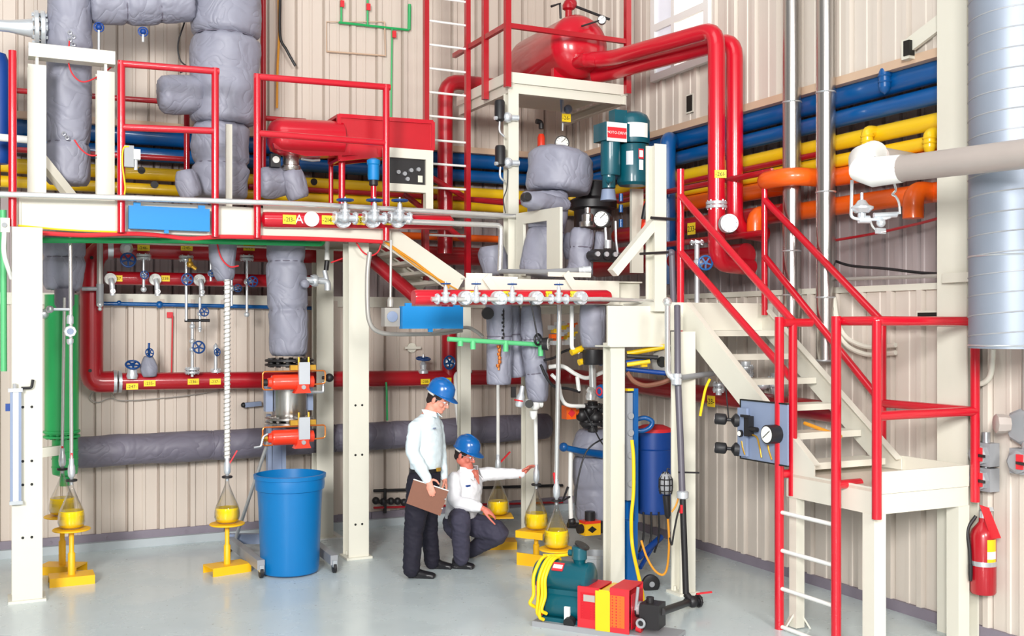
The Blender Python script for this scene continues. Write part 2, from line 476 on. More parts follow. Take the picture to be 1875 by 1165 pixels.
bb.box((X0, YW - .035, .085), (2.3, YW, .165)).box((2.31, YW - .035, .085), (4.0, YW, .165)).box((4.01, YW - .035, .085), (XW, YW, .165))
for x in (-.4, .55, 1.1, 1.9, 2.9, 3.6, 4.4, 5.2, 6.1): bb.cyl((x, YW - .035, .12), (x, YW - .045, .12), .012, 8)
bb.struct('baseboard_back', 'base')
MB().box((X0, YW - .1, 0), (XW, YW, .085)).struct('trim_5', 'curb')
MB().box((XW - .03, Y0, 0), (XW, YW - .1, .09)).struct('baseboard_right', 'base')
# window high on the right wall
def on_rw(px, py, dx=0.): return at_x(px, py, XW - dx)
wa, wc = on_rw(1203, 146), on_rw(1303, 118)
zb, zt = wa.z, wa.z + 2.3
ym = on_rw(1241, 130).y
wf = MB()
for y0, y1 in ((wa.y - .05, wa.y + .03), (ym - .03, ym + .03), (wc.y - .03, wc.y + .05)): wf.box((XW - .07, y0, zb), (XW - .01, y1, zt))
for z in (zb - .03, zb + .52, zt - .05): wf.box((XW - .07, wc.y - .03, z), (XW - .01, wa.y + .03, z + .08))
wf = wf.struct('window_1', 'white')
MB().box((XW - .04, ym, zb), (XW - .02, wa.y, zt)).struct('frosted_pane', 'pane2', wf)
MB().box((XW - .04, wc.y, zb), (XW - .02, ym, zt)).struct('clear_pane', 'pane', wf)
# small cut openings in the right wall
def hole(px, py, w, h):
    c = on_rw(px, py)
    t = thing('wall_opening', '', 'opening', (XW, c.y, c.z - h / 2))
    MB().box((XW - .035, c.y - w / 2, c.z - h / 2), (XW - .026, c.y + w / 2, c.z + h / 2)).build('dark_gap', 'ink', t)
    MB().box((XW - .032, c.y - w / 2 - .015, c.z - h / 2 - .015), (XW - .02, c.y + w / 2 + .015, c.z + h / 2 + .015)).build('rim', 'cream', t)
    return t
hole(1267, 190, .1, .17)['label'] = 'small square opening cut in the wall below the high window'
hole(1703, 576, .19, .03)['label'] = 'narrow dark slot in the lower wall beside the wide wall column'

# ------------------------------------------------------------------ I-section columns
def column(base, top, w, dpt, label, yaw=0., name='support_column', group=None, plate=True, mat='cream', holes=()):
    base = V(base); t = thing(name, label, 'column', base, group)
    dY = V((-sin(yaw), cos(yaw), 0)); dX = V((cos(yaw), sin(yaw), 0)); b = base + dY * dpt / 2
    MB().ibeam(b, V((b.x, b.y, top)), w, dpt, .014, up=dY).build('i_section', mat, t)
    if plate:
        p = MB().obox(b + UP * .011, dX * (w / 2 + .03), dY * (dpt / 2 + .03), UP * .011)
        for i in (-1, 1):
            for j in (-1, 1): p.cyl(b + dX * i * w * .35 + dY * j * dpt * .3 + UP * .022, b + dX * i * w * .35 + dY * j * dpt * .3 + UP * .06, .016, 8)
        p.build('base_plate', mat, t)
    if holes:
        for z in holes:
            for k in (-1, 1): MB().cyl(base + dX * k * .035 + V((0, -.002, z)), base + dX * k * .035 + V((0, .001, z)), .012, 10).build('bolt_hole', 'ink', t)
    return t
a1, a2, a3 = at_z(50, 1103), at_z(657, 1024), at_z(612, 998)
column(a1, 3.19, .235, .24, 'cream steel column at the far left carrying the upper platform', holes=(.55, 1.0, 1.2, 1.66))
column(a2, 3.19, .21, .2, 'cream steel column standing to the right of the blue drum', holes=(.35, 1.05, 1.55))
t_a3 = column(a3 + V((0, .35, 0)), 3.19, .19, .2, 'shaded cream column directly behind the column right of the drum')
MB().box((a3.x - .2, a3.y + .3, 0), (a3.x + .2, a3.y + .68, .012)).build('grout_pad', 'white', t_a3)
column(at_z(6, 1000), 3.3, .15, .2, 'cream column cut off by the left edge of the picture')

# ------------------------------------------------------------------ upper platform (left)
YA = 10.15
t = thing('mezzanine_platform', 'cream steel upper platform with deep edge beam over the flasks and drum', 'platform', (1.5, YA, 3.19))
xl, xr = at_y(30, 400, YA).x, at_y(716, 410, YA).x
MB().channel((xl, YA + .05, 3.33), (xr, YA + .05, 3.33), .1, .28).build('edge_beam', 'cream', t)
MB().channel((xl, 11.55, 3.33), (xr, 11.55, 3.33), .1, .28, side=V((0, 1, 0))).build('rear_beam', 'cream', t)
MB().box((xl, YA + .1, 3.43), (xr, 11.6, 3.46)).build('deck_plate', 'grate', t)
for x in (xl + .05, xr - .06): MB().channel((x, YA + .1, 3.33), (x, 11.5, 3.33), .08, .28, side=V((1, 0, 0)) if x > 1 else V((-1, 0, 0))).build('side_beam', 'cream', t)
sp = MB()
for px in (36, 213, 389, 463): c = at_y(px, 400, YA - .012); sp.box((c.x - .008, YA - .018, 3.2), (c.x + .008, YA, 3.46))
sp.build('stiffener', 'cream', t)

def rail(label, posts, rails, y, r=.034, group=None, mat='red', name='guard_rail'):
    """posts: (px, top y, bottom y) on plane y; rails: pixel pairs"""
    P = [(at_y(p, a, y), at_y(p, b, y)) for p, a, b in posts]
    t = thing(name, label, 'railing', P[0][1], group)
    for a, b in P: MB().tube([V((b.x, b.y, b.z)), V((b.x, b.y, a.z))], r, 14).build('post', mat, t)
    for i, (p, q) in enumerate(rails):
        MB().tube([at_y(*p, y), at_y(*q, y)], r * .93, 14).build('rail', mat, t)
    return t
YR = YA - .07
rail('red rail post standing alone at the left end of the upper platform', [(23, 93, 415)], [], YR)
rail('red guard rail on the upper platform, left of the two sections', [(222, 112, 426), (394, 125, 434)], [((216, 116), (401, 131)), ((222, 233), (394, 240))], YR)
rail('red guard rail on the upper platform, right of the two sections', [(471, 136, 436), (707, 156, 441)], [((465, 140), (714, 160)), ((471, 244), (707, 262))], YR)
t = rail('dark red rear guard rail of the upper platform against the back wall', [(342, 205, 345), (-5, 162, 340)], [((-10, 163), (300, 186)), ((-10, 272), (345, 292)), ((345, 206), (560, 222))], 11.5, .03, mat='dred')
rail('tall dark red post rising behind the big insulated vessel', [(482, -60, 355)], [], 11.45, .03, mat='dred')

# cream gantry frame round the left insulated pipe
yg = 10.42
p0, p1 = at_y(68, 352, yg), at_y(194, 352, yg); ztop = at_y(68, 118, yg).z
t = thing('pipe_gantry', 'cream steel gantry frame around a vertical insulated pipe', 'frame', (p0.x, yg, 3.46))
for p in (p0, p1):
    MB().ibeam((p.x, yg + .09, 3.46), (p.x, yg + .09, ztop), .15, .17, .014, up=V((0, 1, 0))).build('post', 'cream', t)
    MB().box((p.x - .012, yg + .02, ztop), (p.x + .012, yg + .14, ztop + .07)).build('shim_plate', 'cream', t)
MB().channel((p0.x - .07, yg + .08, ztop + .13), (p1.x + .08, yg + .08, ztop + .13), .16, .12).build('top_beam', 'cream', t)
MB().beam((p0.x, yg + .08, 3.9), (p0.x + .3, yg + .3, 3.55), .08, .08).build('knee_brace', 'cream', t)

# front polished tubes
t1 = MB().tube([at_y(-30, 355, YA - .17), at_y(250, 363, YA - .17), at_y(560, 374, YA - .17), at_y(960, 397, YA - .17)], .026, 14)
t1.thing('polished_tube', 'long polished tube running along the front edge of the upper platform', 'pipe', 'chrome')
MB().tube([at_y(590, 382, YA + .03), at_y(940, 401, YA + .03)], .02, 12).thing('polished_tube', 'second thinner polished tube just beneath the long front tube', 'pipe', 'chrome')
# yellow cord along the beam foot, red wire bundle
MB().tube(curve([at_y(33, 413, YA - .03), at_y(120, 421, YA - .03), at_y(214, 425, YA - .03)]), .008, 8).thing('yellow_cable', 'thin yellow cable stapled along the foot of the upper edge beam', 'cable', 'ywire')
MB().tube(curve([at_y(x, y, YA - .02) for x, y in ((75, 427), (160, 431), (240, 428), (300, 432), (345, 437), (395, 434), (440, 434), (560, 437), (640, 440), (700, 443))]), .02, 8).thing('red_cable_bundle', 'red cable bundle slung along the foot of the upper edge beam', 'cable', 'wire')
MB().tube([at_y(60, 440, YA + .25), at_y(330, 441, YA + .25), at_y(590, 447, YA + .25), at_y(596, 420, YA + .25)], .026, 10, fl=.03).thing('green_pipe', 'green pipe running just under the upper platform', 'pipe', 'pgreen')

def panel_box(label, px0, py0, px1, py1, y, depth=.06):
    a, b = at_y(px0, py0, y), at_y(px1, py1, y)
    t = thing('blue_sign', label, 'panel', ((a.x + b.x) / 2, y, b.z))
    MB().box((a.x, y, b.z), (b.x, y + depth, a.z)).build('face', 'sky', t)
    w = b.x - a.x
    for k in (.1, .9): MB().box((a.x + w * k - .03, y + .005, a.z), (a.x + w * k + .03, y + .03, a.z + .03)).build('mounting_lug', 'sky', t)
    MB().box((a.x + w * .43, y + .005, b.z - .03), (a.x + w * .43 + .04, y + .03, b.z)).build('mounting_lug', 'sky', t)
    return t
panel_box('bright blue panel between the red rail posts on the upper edge beam', 236, 376, 384, 424, YA - .1)

# red header pipe let into the upper edge beam, with tags, gauge and letter
t = thing('red_header_pipe', 'red header pipe with yellow number tags along the upper edge beam', 'pipe', at_y(650, 405, YA - .06))
hp0, hp1 = at_y(478, 402, YA - .06), at_y(828, 408, YA - .06)
MB().lathe(hp0, hp1 - hp0, [(.02, 0), (.072, .02), (.075, .05), (.075, (hp1 - hp0).length - .03), (.05, (hp1 - hp0).length)], 20).build('pipe_body', 'red', t)
for px, tx in ((530, '-213-'), (601, '-214-'), (657, '-215-'), (714, '-216-')):
    c = at_y(px, 402 + (px - 530) * .013, YA - .145); pipe_tag(t, c, tx, .125, .085)
c = at_y(571, 401, YA - .15)
MB().cyl(c, c + V((0, .02, 0)), .072, 24).build('white_disc', 'silk', t, label='round white blank dial')
lettering(MB(), 'A', at_y(549, 401, YA - .145), (1, 0, 0), UP, .085).build('letter_mark', 'white', t)
for px in (480, 560, 640): pass
MB().box(tuple(at_y(482, 389, YA - .012)), tuple(at_y(620, 381, YA))).build('backing_plate', 'cream', t)

def valve(label, o, pipe, stem, s=1., wheel='wheel', body='valve', group=None, R=.075, stub=.1, fl=True, name='gate_valve', wl=None):
    """flanged gate valve: body on its pipe axis, bonnet and spoked handwheel along the stem"""
    o, pipe, stem = V(o), V(pipe).normalized(), V(stem).normalized()
    t = thing(name, label, 'valve', o, group)
    MB().cyl(o - pipe * stub * s, o + pipe * stub * s, .03 * s, 12).ball(o, .048 * s, 12, 8).lathe(o, stem, [(.04 * s, .0), (.036 * s, .05 * s), (.05 * s, .055 * s), (.05 * s, .075 * s), (.026 * s, .08 * s), (.022 * s, .14 * s), (.012 * s, .145 * s), (.01 * s, .2 * s)], 12).build('valve_body', body, t)
    if fl:
        for k in (-1, 1): MB().flange(o + pipe * k * stub * s, pipe, .062 * s, .022 * s, 6, 16).build('flange', body, t)
    MB().handwheel(o + stem * .17 * s, stem, R * s).build('handwheel', wheel, t)
    return t
for px, lab in ((632, 'blue-wheeled valve on the upper red header, nearest its white disc'), (686, 'blue-wheeled valve in the middle of the upper red header'), (732, 'blue-wheeled valve at the right end of the upper red header')):
    o = at_y(px, 399, YA - .26)
    t = valve(lab, o, (1, 0, 0), (0, 0, 1), 1.0, R=.085)
    c = at_y(px - 4, 402, YA - .16)
    MB().flange(c, (0, -1, 0), .085, .05, 8, 22).cyl(c, o, .035, 12).build('header_flange', 'valve', t)
p = [at_y(742, 406, YA - .26), at_y(918, 413, YA - .26), at_y(915, 497, YA - .26)]
MB().tube(p, .027, 14, fl=.06).thing('polished_tube', 'polished tube bending down from the right end of the upper header valves', 'pipe', 'chrome')

# ------------------------------------------------------------------ insulated process pipes on the upper platform
def jacket(label, pts, r, seams=(), seed=0., amp=.07, mat='jacket', name='insulated_pipe', group=None, n=36, fl=0, pinch=.18, extras=None):
    pts = fillet(pts, fl) if fl else pts
    t = thing(name, label, 'insulated pipe', pts[-1] if V(pts[-1]).z < V(pts[0]).z else pts[0], group)
    MB().quilt(pts, r, n, .025, amp, seams, pinch, seed).build('jacket', mat, t, ang=80)
    P = [V(p) for p in pts]; ac = [0]
    for i in range(1, len(P)): ac.append(ac[-1] + (P[i] - P[i - 1]).length)
    rl = r if isinstance(r, (list, tuple)) else [r] * len(P)
    for sm in seams:
        d_ = sm * ac[-1]; j = max(i for i in range(len(P) - 1) if ac[i] <= d_); u = (d_ - ac[j]) / max(ac[j + 1] - ac[j], 1e-6)
        rr = (rl[j] * (1 - u) + rl[j + 1] * u) * (1 - pinch * .8)
        MB().torus(P[j].lerp(P[j + 1], u), P[j + 1] - P[j], rr, .007, 30, 6).build('seam_cord', 'djacket', t)
    if extras: extras(t)
    return t
YI = 10.9
ctr = at_y(124, 200, YI)
k = mpp(ctr)
def lacing(pxs):
    def f(t):
        for px, py, yy, ln in pxs:
            c = at_y(px, py, yy); mb = MB()
            for i in range(ln): mb.torus(c + V(((i % 2) * .03 - .015, 0, -i * .035)), (0, 1, .3), .016, .004, 8, 5)
            mb.build('lacing_hook', 'steel', t)
    return f
jacket('vertical pipe in a grey quilted jacket inside the cream gantry', [at_y(130, -80, YI), at_y(126, 120, YI), at_y(124, 265, YI), at_y(124, 338, YI)], [.2, .205, .205, .2], (.42, .82), 1.3, extras=lacing([(131, 60, YI - .22, 5), (120, 245, YI - .22, 2)]))
jacket('horizontal pipe in a grey quilted jacket at the top left', [at_y(165, 8, YI), at_y(250, 10, YI), at_y(352, 6, YI)], .19, (.33, .66), 4.1)
jacket('big vertical vessel in a grey quilted jacket beside the red rails', [at_y(415, -90, 11.0), at_y(412, 110, 11.0), at_y(408, 228, 11.0)], [.345, .345, .325], (.5,), 7.7, name='insulated_vessel', amp=.05)
jacket('lower neck of the big insulated vessel standing on the upper deck', [at_y(405, 229, 11.0), at_y(404, 300, 11.0), at_y(402, 362, 11.0)], [.29, .285, .27], (.55,), 2.2, amp=.08)
jacket('short capped branch in grey jacket sticking out of the big vessel', [at_y(290, 174, YI), at_y(300, 174, YI), at_y(366, 174, YI + .05)], [.16, .19, .19], (), 9.1)
jacket('small laced elbow jacket at the foot of the big insulated vessel', [at_y(338, 312, YI - .15), at_y(343, 335, YI - .15), at_y(352, 362, YI - .15)], [.09, .12, .11], (), 3.9, amp=.1)
jacket('laced grey jacket bundle right of the second red rail post', [at_y(476, 335, YI), at_y(500, 335, YI), at_y(527, 332, YI)], [.16, .165, .14], (), 5.5, amp=.1)
jacket('small cone-shaped grey jacket beneath the red belt guard', [at_y(531, 312, YI - .1), at_y(538, 335, YI - .1), at_y(548, 364, YI - .1)], [.11, .125, .12], (), 6.4, amp=.1)
o = at_y(533, 296, YI - .1)
t = thing('steel_cylinder', 'shiny steel actuator body on top of the cone-shaped jacket', 'actuator', o - V((0, 0, .1)))
MB().lathe(o - V((0, 0, .1)), UP, [(.09, 0), (.1, .02), (.1, .05), (.085, .06), (.085, .15), (.06, .19), (0.02, .2)], 20).build('body', 'inox', t)
MB().box((o.x - .22, o.y - .05, o.z - .07), (o.x - .12, o.y + .02, o.z + .06)).build('switch_box', 'dark', t)
MB().cyl((o.x - .17, o.y - .07, o.z), (o.x - .17, o.y - .05, o.z), .035, 14).build('dial', 'silk', t)
MB().tube([o + V((.1, 0, .04)), o + V((.22, 0, .03)), o + V((.3, 0, .04))], .018, 8).build('side_tube', 'steel', t)

# silver reducer coming in from the left
o0, o1 = at_y(-40, 43, YI), at_y(60, 52, YI)
t = thing('pipe_reducer', 'silver conical pipe reducer with bolted flanges entering at top left', 'pipe', o1)
ax = (o1 - o0).normalized(); L = (o1 - o0).length
MB().lathe(o0, ax, [(.05, 0), (.055, L * .55), (.085, L * .95), (.085, L)], 20).build('cone', 'valve', t)
for k_ in (.03, .085): MB().flange(o1 + ax * k_, ax, .17, .04, 10, 26).build('flange', 'valve', t)
MB().cyl(o1 + ax * .1, o1 + ax * .24, .075, 18).build('neck', 'valve', t)
for px, py, lab in ((181, 50, 'small drain valve with long stem hanging under the top insulated pipe'), (262, 58, 'small drain valve with knob hanging under the top insulated pipe, further right')):
    o = at_y(px, py, YI - .05)
    t = thing('drain_valve', lab, 'valve', o)
    MB().handwheel(o, (0, -1, 0), .05).ball(o, .03).build('knob', 'navy', t)
    MB().tube([o, o - V((0, 0, .1 if px > 200 else .26))], .012, 8).build('stem', 'valve', t)
    MB().cyl(o + V((0, .0, 0)), o + V((0, .1, .02)), .02, 8).build('nipple', 'valve', t)
MB().tube(curve([at_y(x, y, 10.55) for x, y in ((127, 75), (125, 110), (133, 136), (152, 150), (180, 140), (205, 122))]), .007, 8).thing('red_wire', 'red wire looping from the insulated pipe over the gantry post', 'wire', 'wire')
MB().tube(curve([at_y(x, y, 10.5) for x, y in ((136, 256), (150, 275), (170, 285), (205, 277))]), .007, 8).thing('red_wire', 'red wire sagging across the foot of the insulated pipe in the gantry', 'wire', 'wire')
MB().tube(curve([at_y(x, y, YR - .05) for x, y in ((236, 268), (226, 272), (224, 300), (229, 340), (228, 356))]), .007, 8).thing('yellow_cable', 'yellow cable hanging beside the left red rail post', 'cable', 'ywire')
MB().tube(curve([at_y(x, y, 11.2) for x, y in ((348, 0), (338, 40), (326, 80), (330, 110), (345, 125), (330, 133))]), .008, 8).thing('black_cable', 'black cable down the left side of the big vessel', 'cable', 'hose')
o = at_y(240, 286, YR - .02)
t = thing('limit_switch', 'grey switch with white cap clamped to a red rail post beside the gantry', 'switch', o - V((0, 0, .12)))
MB().box((o.x - .06, o.y - .03, o.z - .1), (o.x + .02, o.y + .03, o.z + .09)).build('housing', 'grey', t)
MB().box((o.x + .02, o.y - .035, o.z - .03), (o.x + .075, o.y + .03, o.z + .06)).build('cap', 'white', t)
MB().cyl(o + V((.04, 0, -.03)), o + V((.04, 0, -.12)), .016, 8).build('spout', 'valve', t)
a = at_y(419, 362, 10.5); b = at_y(419, 228, 10.5)
MB().box((a.x - .028, a.y - .02, 3.46), (a.x + .028, a.y + .02, b.z)).thing('cream_post', 'slim cream post in front of the lower big insulated vessel', 'post', 'cream')

# red vessel and perforated belt guard on the right of the platform
yv = 10.75
o0, o1 = at_y(492, 250, yv), at_y(624, 256, yv)
ax = (o1 - o0).normalized(); L = (o1 - o0).length
t = thing('red_drive_housing', 'red drive housing with perforated belt guard on the upper platform', 'machine', (o0.x + .5, yv, 3.46))
MB().lathe(o0, ax, [(.1, 0), (.15, .03), (.185, .1), (.19, .16), (.19, L)], 28).build('drum_body', 'red', t)
c0, c1 = at_y(620, 212, yv - .1), at_y(791, 224, yv - .1); g0 = at_y(626, 288, yv - .1); g1 = at_y(780, 272, yv - .1)
gd = MB()
def frm(mb, a, b, c, d, r=.02):
    for p, q in ((a, b), (b, c), (c, d), (d, a)): mb.beam(p, q, r * 2, r * 2)
pa, pb, pc, pd = c0, at_y(792, 224, yv - .1), at_y(792, 275, yv - .1), at_y(622, 292, yv - .1)
dv = V((0, .35, 0))
frm(gd, pa, pb, pc, pd); frm(gd, pa + dv, pb + dv, pc + dv, pd + dv)
for p in (pa, pb, pc, pd): gd.beam(p, p + dv, .03, .03)
gd.build('guard_frame', 'red', t)
MB().prism([pa, pb, pc, pd], V((0, .006, 0))).build('guard_mesh', 'rmesh', t)
MB().prism([pa + dv, pb + dv, pc + dv, pd + dv], V((0, .006, 0))).build('guard_back', 'dred', t)
MB().prism([pa, pb, pb + dv, pa + dv], V((0, 0, .006))).build('guard_top', 'red', t)
sk = [at_y(500, 262, yv - .12), at_y(690, 270, yv - .12), at_y(690, 284, yv - .12), at_y(560, 286, yv - .12), at_y(503, 272, yv - .12)]
MB().prism(sk, V((0, .2, 0))).build('skirt', 'red', t)
for px in (626, 606):
    p = at_y(px, 285, yv + (.0 if px == 626 else .3)); MB().tube([V((p.x, p.y, 3.46)), p], .035 if px == 626 else .025, 10).build('support_leg', 'red', t)
MB().box(tuple(at_y(660, 286, yv - .08)), tuple(at_y(695, 279, yv + .1))).build('lower_rail', 'red', t)
# cream frame holding a dark instrument panel
yp = 10.5
pa, pb = at_y(712, 275, yp), at_y(793, 372, yp)
t = thing('instrument_console', 'cream frame holding a dark instrument panel near the tall ladder', 'control panel', (pa.x, yp, 3.46))
zf = at_y(712, 335, yp).z; xm = at_y(705, 300, yp).x
fr = MB().box((xm, yp, pa.z - .07), (pb.x, yp + .08, pa.z + .03)).box((pb.x - .08, yp, 3.46), (pb.x, yp + .08, pa.z)).box((xm, yp, zf - .08), (pb.x - .08, yp + .08, zf)).box((xm, yp, 3.46), (xm + .05, yp + .08, pa.z))
fr.build('frame', 'cream', t)
MB().box((xm + .05, yp + .03, zf), (pb.x - .08, yp + .06, pa.z - .07)).build('panel', 'dark', t)
for i, (u, w) in enumerate(((.25, .45), (.42, .4), (.6, .55), (.5, .2), (.8, .6))):
    c = V((xm + .05 + u * (pb.x - xm - .13), yp + .03, zf + w * (pa.z - .07 - zf))); MB().cyl(c, c - V((0, .03, 0)), .022, 12).build('knob', 'grey', t)
c = V((pb.x - .13, yp + .028, zf + .06)); MB().box((c.x - .03, c.y - .004, c.z - .03), (c.x + .02, c.y, c.z + .04)).build('label_plate', 'cream', t)
# blue filter cup on a red stand pipe
o = at_y(684, 330, yp - .2)
t = thing('filter_cup', 'translucent blue filter cup on a thin red stand pipe', 'filter', (o.x, o.y, 3.46))
MB().lathe(o, UP, [(.055, 0), (.06, .03), (.06, .15), (.068, .16), (.068, .2), (.03, .22), (0.0, .225)], 18).build('cup', 'sky', t, label='blue cup with ribbed cap')
MB().lathe(o - V((0, 0, .07)), UP, [(.02, 0), (.045, .02), (.045, .07)], 14).build('holder', 'dark', t)
MB().tube([V((o.x, o.y, 3.4)), o - V((0, 0, .06))], .03, 12).build('stand_pipe', 'red', t)

# sight glass on the far-left column
yg_ = a1.y - .06
p, q = at_y(27, 918, yg_), at_y(27, 718, yg_)
t = thing('sight_glass_gauge', 'tall sight glass level gauge clamped on the far left column', 'gauge', p)
MB().box((p.x - .035, p.y, p.z), (p.x - .015, p.y + .04, q.z)).box((p.x + .03, p.y, p.z), (p.x + .05, p.y + .04, q.z)).build('channel', 'bgrey', t)
MB().box((p.x - .015, p.y + .005, p.z), (p.x + .03, p.y + .03, q.z)).build('glass_tube', 'white', t)
MB().box((p.x - .05, p.y - .01, q.z), (p.x + .06, p.y + .04, q.z + .03)).box((p.x - .04, p.y - .01, p.z - .03), (p.x + .06, p.y + .04, p.z)).cyl((p.x, p.y + .015, q.z), (p.x, p.y + .015, q.z + .07), .015, 8).build('end_cap', 'steel', t)
MB().tube([V((p.x + .05, p.y + .02, q.z + .03)), V((p.x + .13, p.y + .02, q.z + .03)), V((p.x + .14, p.y + .02, q.z + .1))], .012, 8, fl=.02).build('vent_tube', 'dark', t)
MB().box((p.x - .07, p.y + .01, q.z - .16), (p.x - .035, p.y + .05, q.z - .1)).build('clamp', 'navy', t)
# far-left clutter
o = at_y(8, 412, 10.0)
t = thing('pull_switch', 'small cream cable fitting hanging beside the far-left green pipe', 'fitting', o - V((0, 0, .1)))
MB().box((o.x - .03, o.y, o.z - .06), (o.x + .04, o.y + .05, o.z + .06)).build('housing', 'cream', t)
MB().cyl(o, o - V((0, .02, 0)), .02, 12).build('screw', 'grey', t)
MB().tube(curve([o + V((0, .02, -.06)), o + V((0, .02, -.25)), o + V((.06, .1, -.45))]), .02, 8).build('cable', 'white', t)
MB().tube([at_y(6, 385, 10.3), at_y(7, 680, 10.3)], .028, 10).thing('green_pipe', 'vertical green pipe at the left edge of the picture', 'pipe', 'lgreen')
MB().tube([at_y(-20, 250, 10.9), at_y(52, 256, 10.9)], .035, 12).thing('white_pipe', 'white pipe stub behind the lone left rail post', 'pipe', 'white')
o = at_y(-2, 300, 11.3)
MB().lathe(o, UP, [(.08, 0), (.1, .05), (.1, .95), (.06, 1.05), (0, 1.07)], 18).thing('blue_cylinder', 'deep blue vessel at the left edge behind the lone rail post', 'vessel', 'navy')
# ------------------------------------------------------------------ pipe runs in the recess of the two walls
def run(label, mat, r, back, right, z, yb, xr, name='wall_pipe', couplings=(), fl=.2):
    """one pipe along the back wall, round the corner and along the right wall"""
    t = thing(name, label, 'pipe', (2.0, yb, z - r))
    MB().tube([V((back, yb, z)), V((xr, yb, z)), V((xr, right, z))], r, 16, fl=fl).build('pipe_body', mat, t)
    if couplings:
        for x in couplings: MB().cyl((x - .09, yb, z), (x + .09, yb, z), r * 1.12, 18).build('coupling', mat, t)
    return t
yr, xr_ = YW + .14, XW + .13
tb1 = run('upper one of the two blue wall pipes', 'blue', .1, -3.0, 5.3, 4.41, yr, xr_, couplings=(.2, 4.1))
tb2 = run('lower one of the two blue wall pipes', 'blue', .075, -3.0, 5.3, 4.21, yr, xr_, couplings=(1.0,))
ty1 = run('upper one of the two yellow wall pipes', 'yel', .07, -3.0, 5.3, 4.0, yr, xr_, couplings=(.3, 2.1, 4.2))
ty2 = run('lower one of the two yellow wall pipes', 'yel', .06, -3.0, 5.3, 3.835, yr, xr_, couplings=(.6, 2.4))
run('thin red pipe just under the lower yellow wall pipe', 'dred', .03, 2.6, 7.5, 3.92, yr - .05, xr_ - .05)
# black port discs on the yellow pipes at the left
for px, py in ((259, 312), (283, 338), (575, 333)):
    c = at_y(px, py, yr - .07); MB().cyl(c, c + V((0, .02, 0)), .04, 16).build('port_plug', 'dark', ty1)
# drops and tees on the right wall pipes
def drop(parent, px, py0, py1, r, mat, x=XW + .0):
    a = at_x(px, py0, x); b = at_x(px, py1, x)
    m = MB().tube([V((xr_, a.y, a.z)), V((x, a.y, a.z)), V((x, a.y, a.z - .08)), V((x, a.y, b.z))], r, 14, fl=.09)
    m.lathe((x, a.y, b.z), (0, 0, -1), [(r, 0), (r * .8, .03), (0.0, .06)], 14)
    for q in (.35, .7): m.torus((x, a.y, a.z + (b.z - a.z) * q), UP, r, r * .18, 16, 6)
    return m.build('drip_leg', mat, parent)
drop(tb1, 1620, 128, 160, .05, 'blue')
drop(ty1, 1588, 240, 268, .05, 'yel')
drop(ty2, 1702, 244, 270, .05, 'yel')
# orange pipes with their loop around the stack
zo = 3.69
t = thing('orange_pipe', 'upper orange wall pipe with a rounded loop around a steel stack', 'pipe', (xr_, 8.0, zo - .1))
X1, ya, ybb = 6.41, 7.9, 7.46
MB().tube([V((xr_, 9.9, zo)), V((xr_, ya, zo)), V((X1, ya, zo)), V((X1, ybb, zo)), V((xr_, ybb, zo)), V((xr_, 6.15, zo))], .082, 18, fl=.17).build('pipe_body', 'orange', t)
t = thing('orange_pipe', 'lower orange wall pipe with capped elbows turning down', 'pipe', (xr_, 8.0, 3.25))
MB().tube([V((xr_, 10.4, 3.43)), V((xr_, 5.4, 3.43))], .082, 18).build('pipe_body', 'orange', t)
for px, y0, y1, x in ((1672, 352, 400, XW - .1), (1383, 392, 430, XW - .1)):
    a, b = at_x(px, y0, x), at_x(px, y1, x)
    MB().tube([V((xr_, a.y + .02, 3.43)), V((x, a.y, 3.43)), V((x, a.y, b.z))], .082, 18, fl=.13).build('down_elbow', 'orange', t)
# red pipes low in the right recess, seen behind the stair rails
t = thing('red_wall_pipe', 'upper red pipe behind the long stair handrails', 'pipe', (XW, 8.5, 3.3))
MB().tube([V((XW, 10.9, 3.42)), V((XW, 7.9, 3.42))], .09, 16).build('pipe_body', 'dred', t)
t = thing('red_wall_pipe', 'lower red pipe behind the long stair handrails', 'pipe', (XW - .1, 8.5, 2.98))
MB().tube([V((XW - .1, 11.2, 3.05)), V((XW - .1, 8.35, 3.05))], .11, 16).build('pipe_body', 'dred', t)
for px, py in ((1266, 419), ): pipe_tag(t, at_x(px, py, XW - .3), '-233-', .13, .12, V((-1, 0, 0)))
# back wall: orange and dark red runs behind the centre
MB().tube([V((3.4, yr, 3.44)), V((6.6, yr, 3.44))], .045, 12).thing('orange_pipe', 'orange pipe low on the back wall behind the ladder', 'pipe', 'orange')
MB().tube([V((.6, YW - .02, 3.2)), V((6.3, YW - .02, 3.2))], .11, 16).thing('dark_red_pipe', 'big dark red pipe crossing the back wall behind the ladder', 'pipe', 'dred')
mb = MB()
for k in range(22):
    x = 4.75 + k * .022; mb.torus((x, yr, 3.6), (1, 0, 0), .05, .012, 12, 5)
mb.thing('ribbed_hose', 'grey ribbed hose behind the ladder above the orange pipe', 'hose', 'conduit')

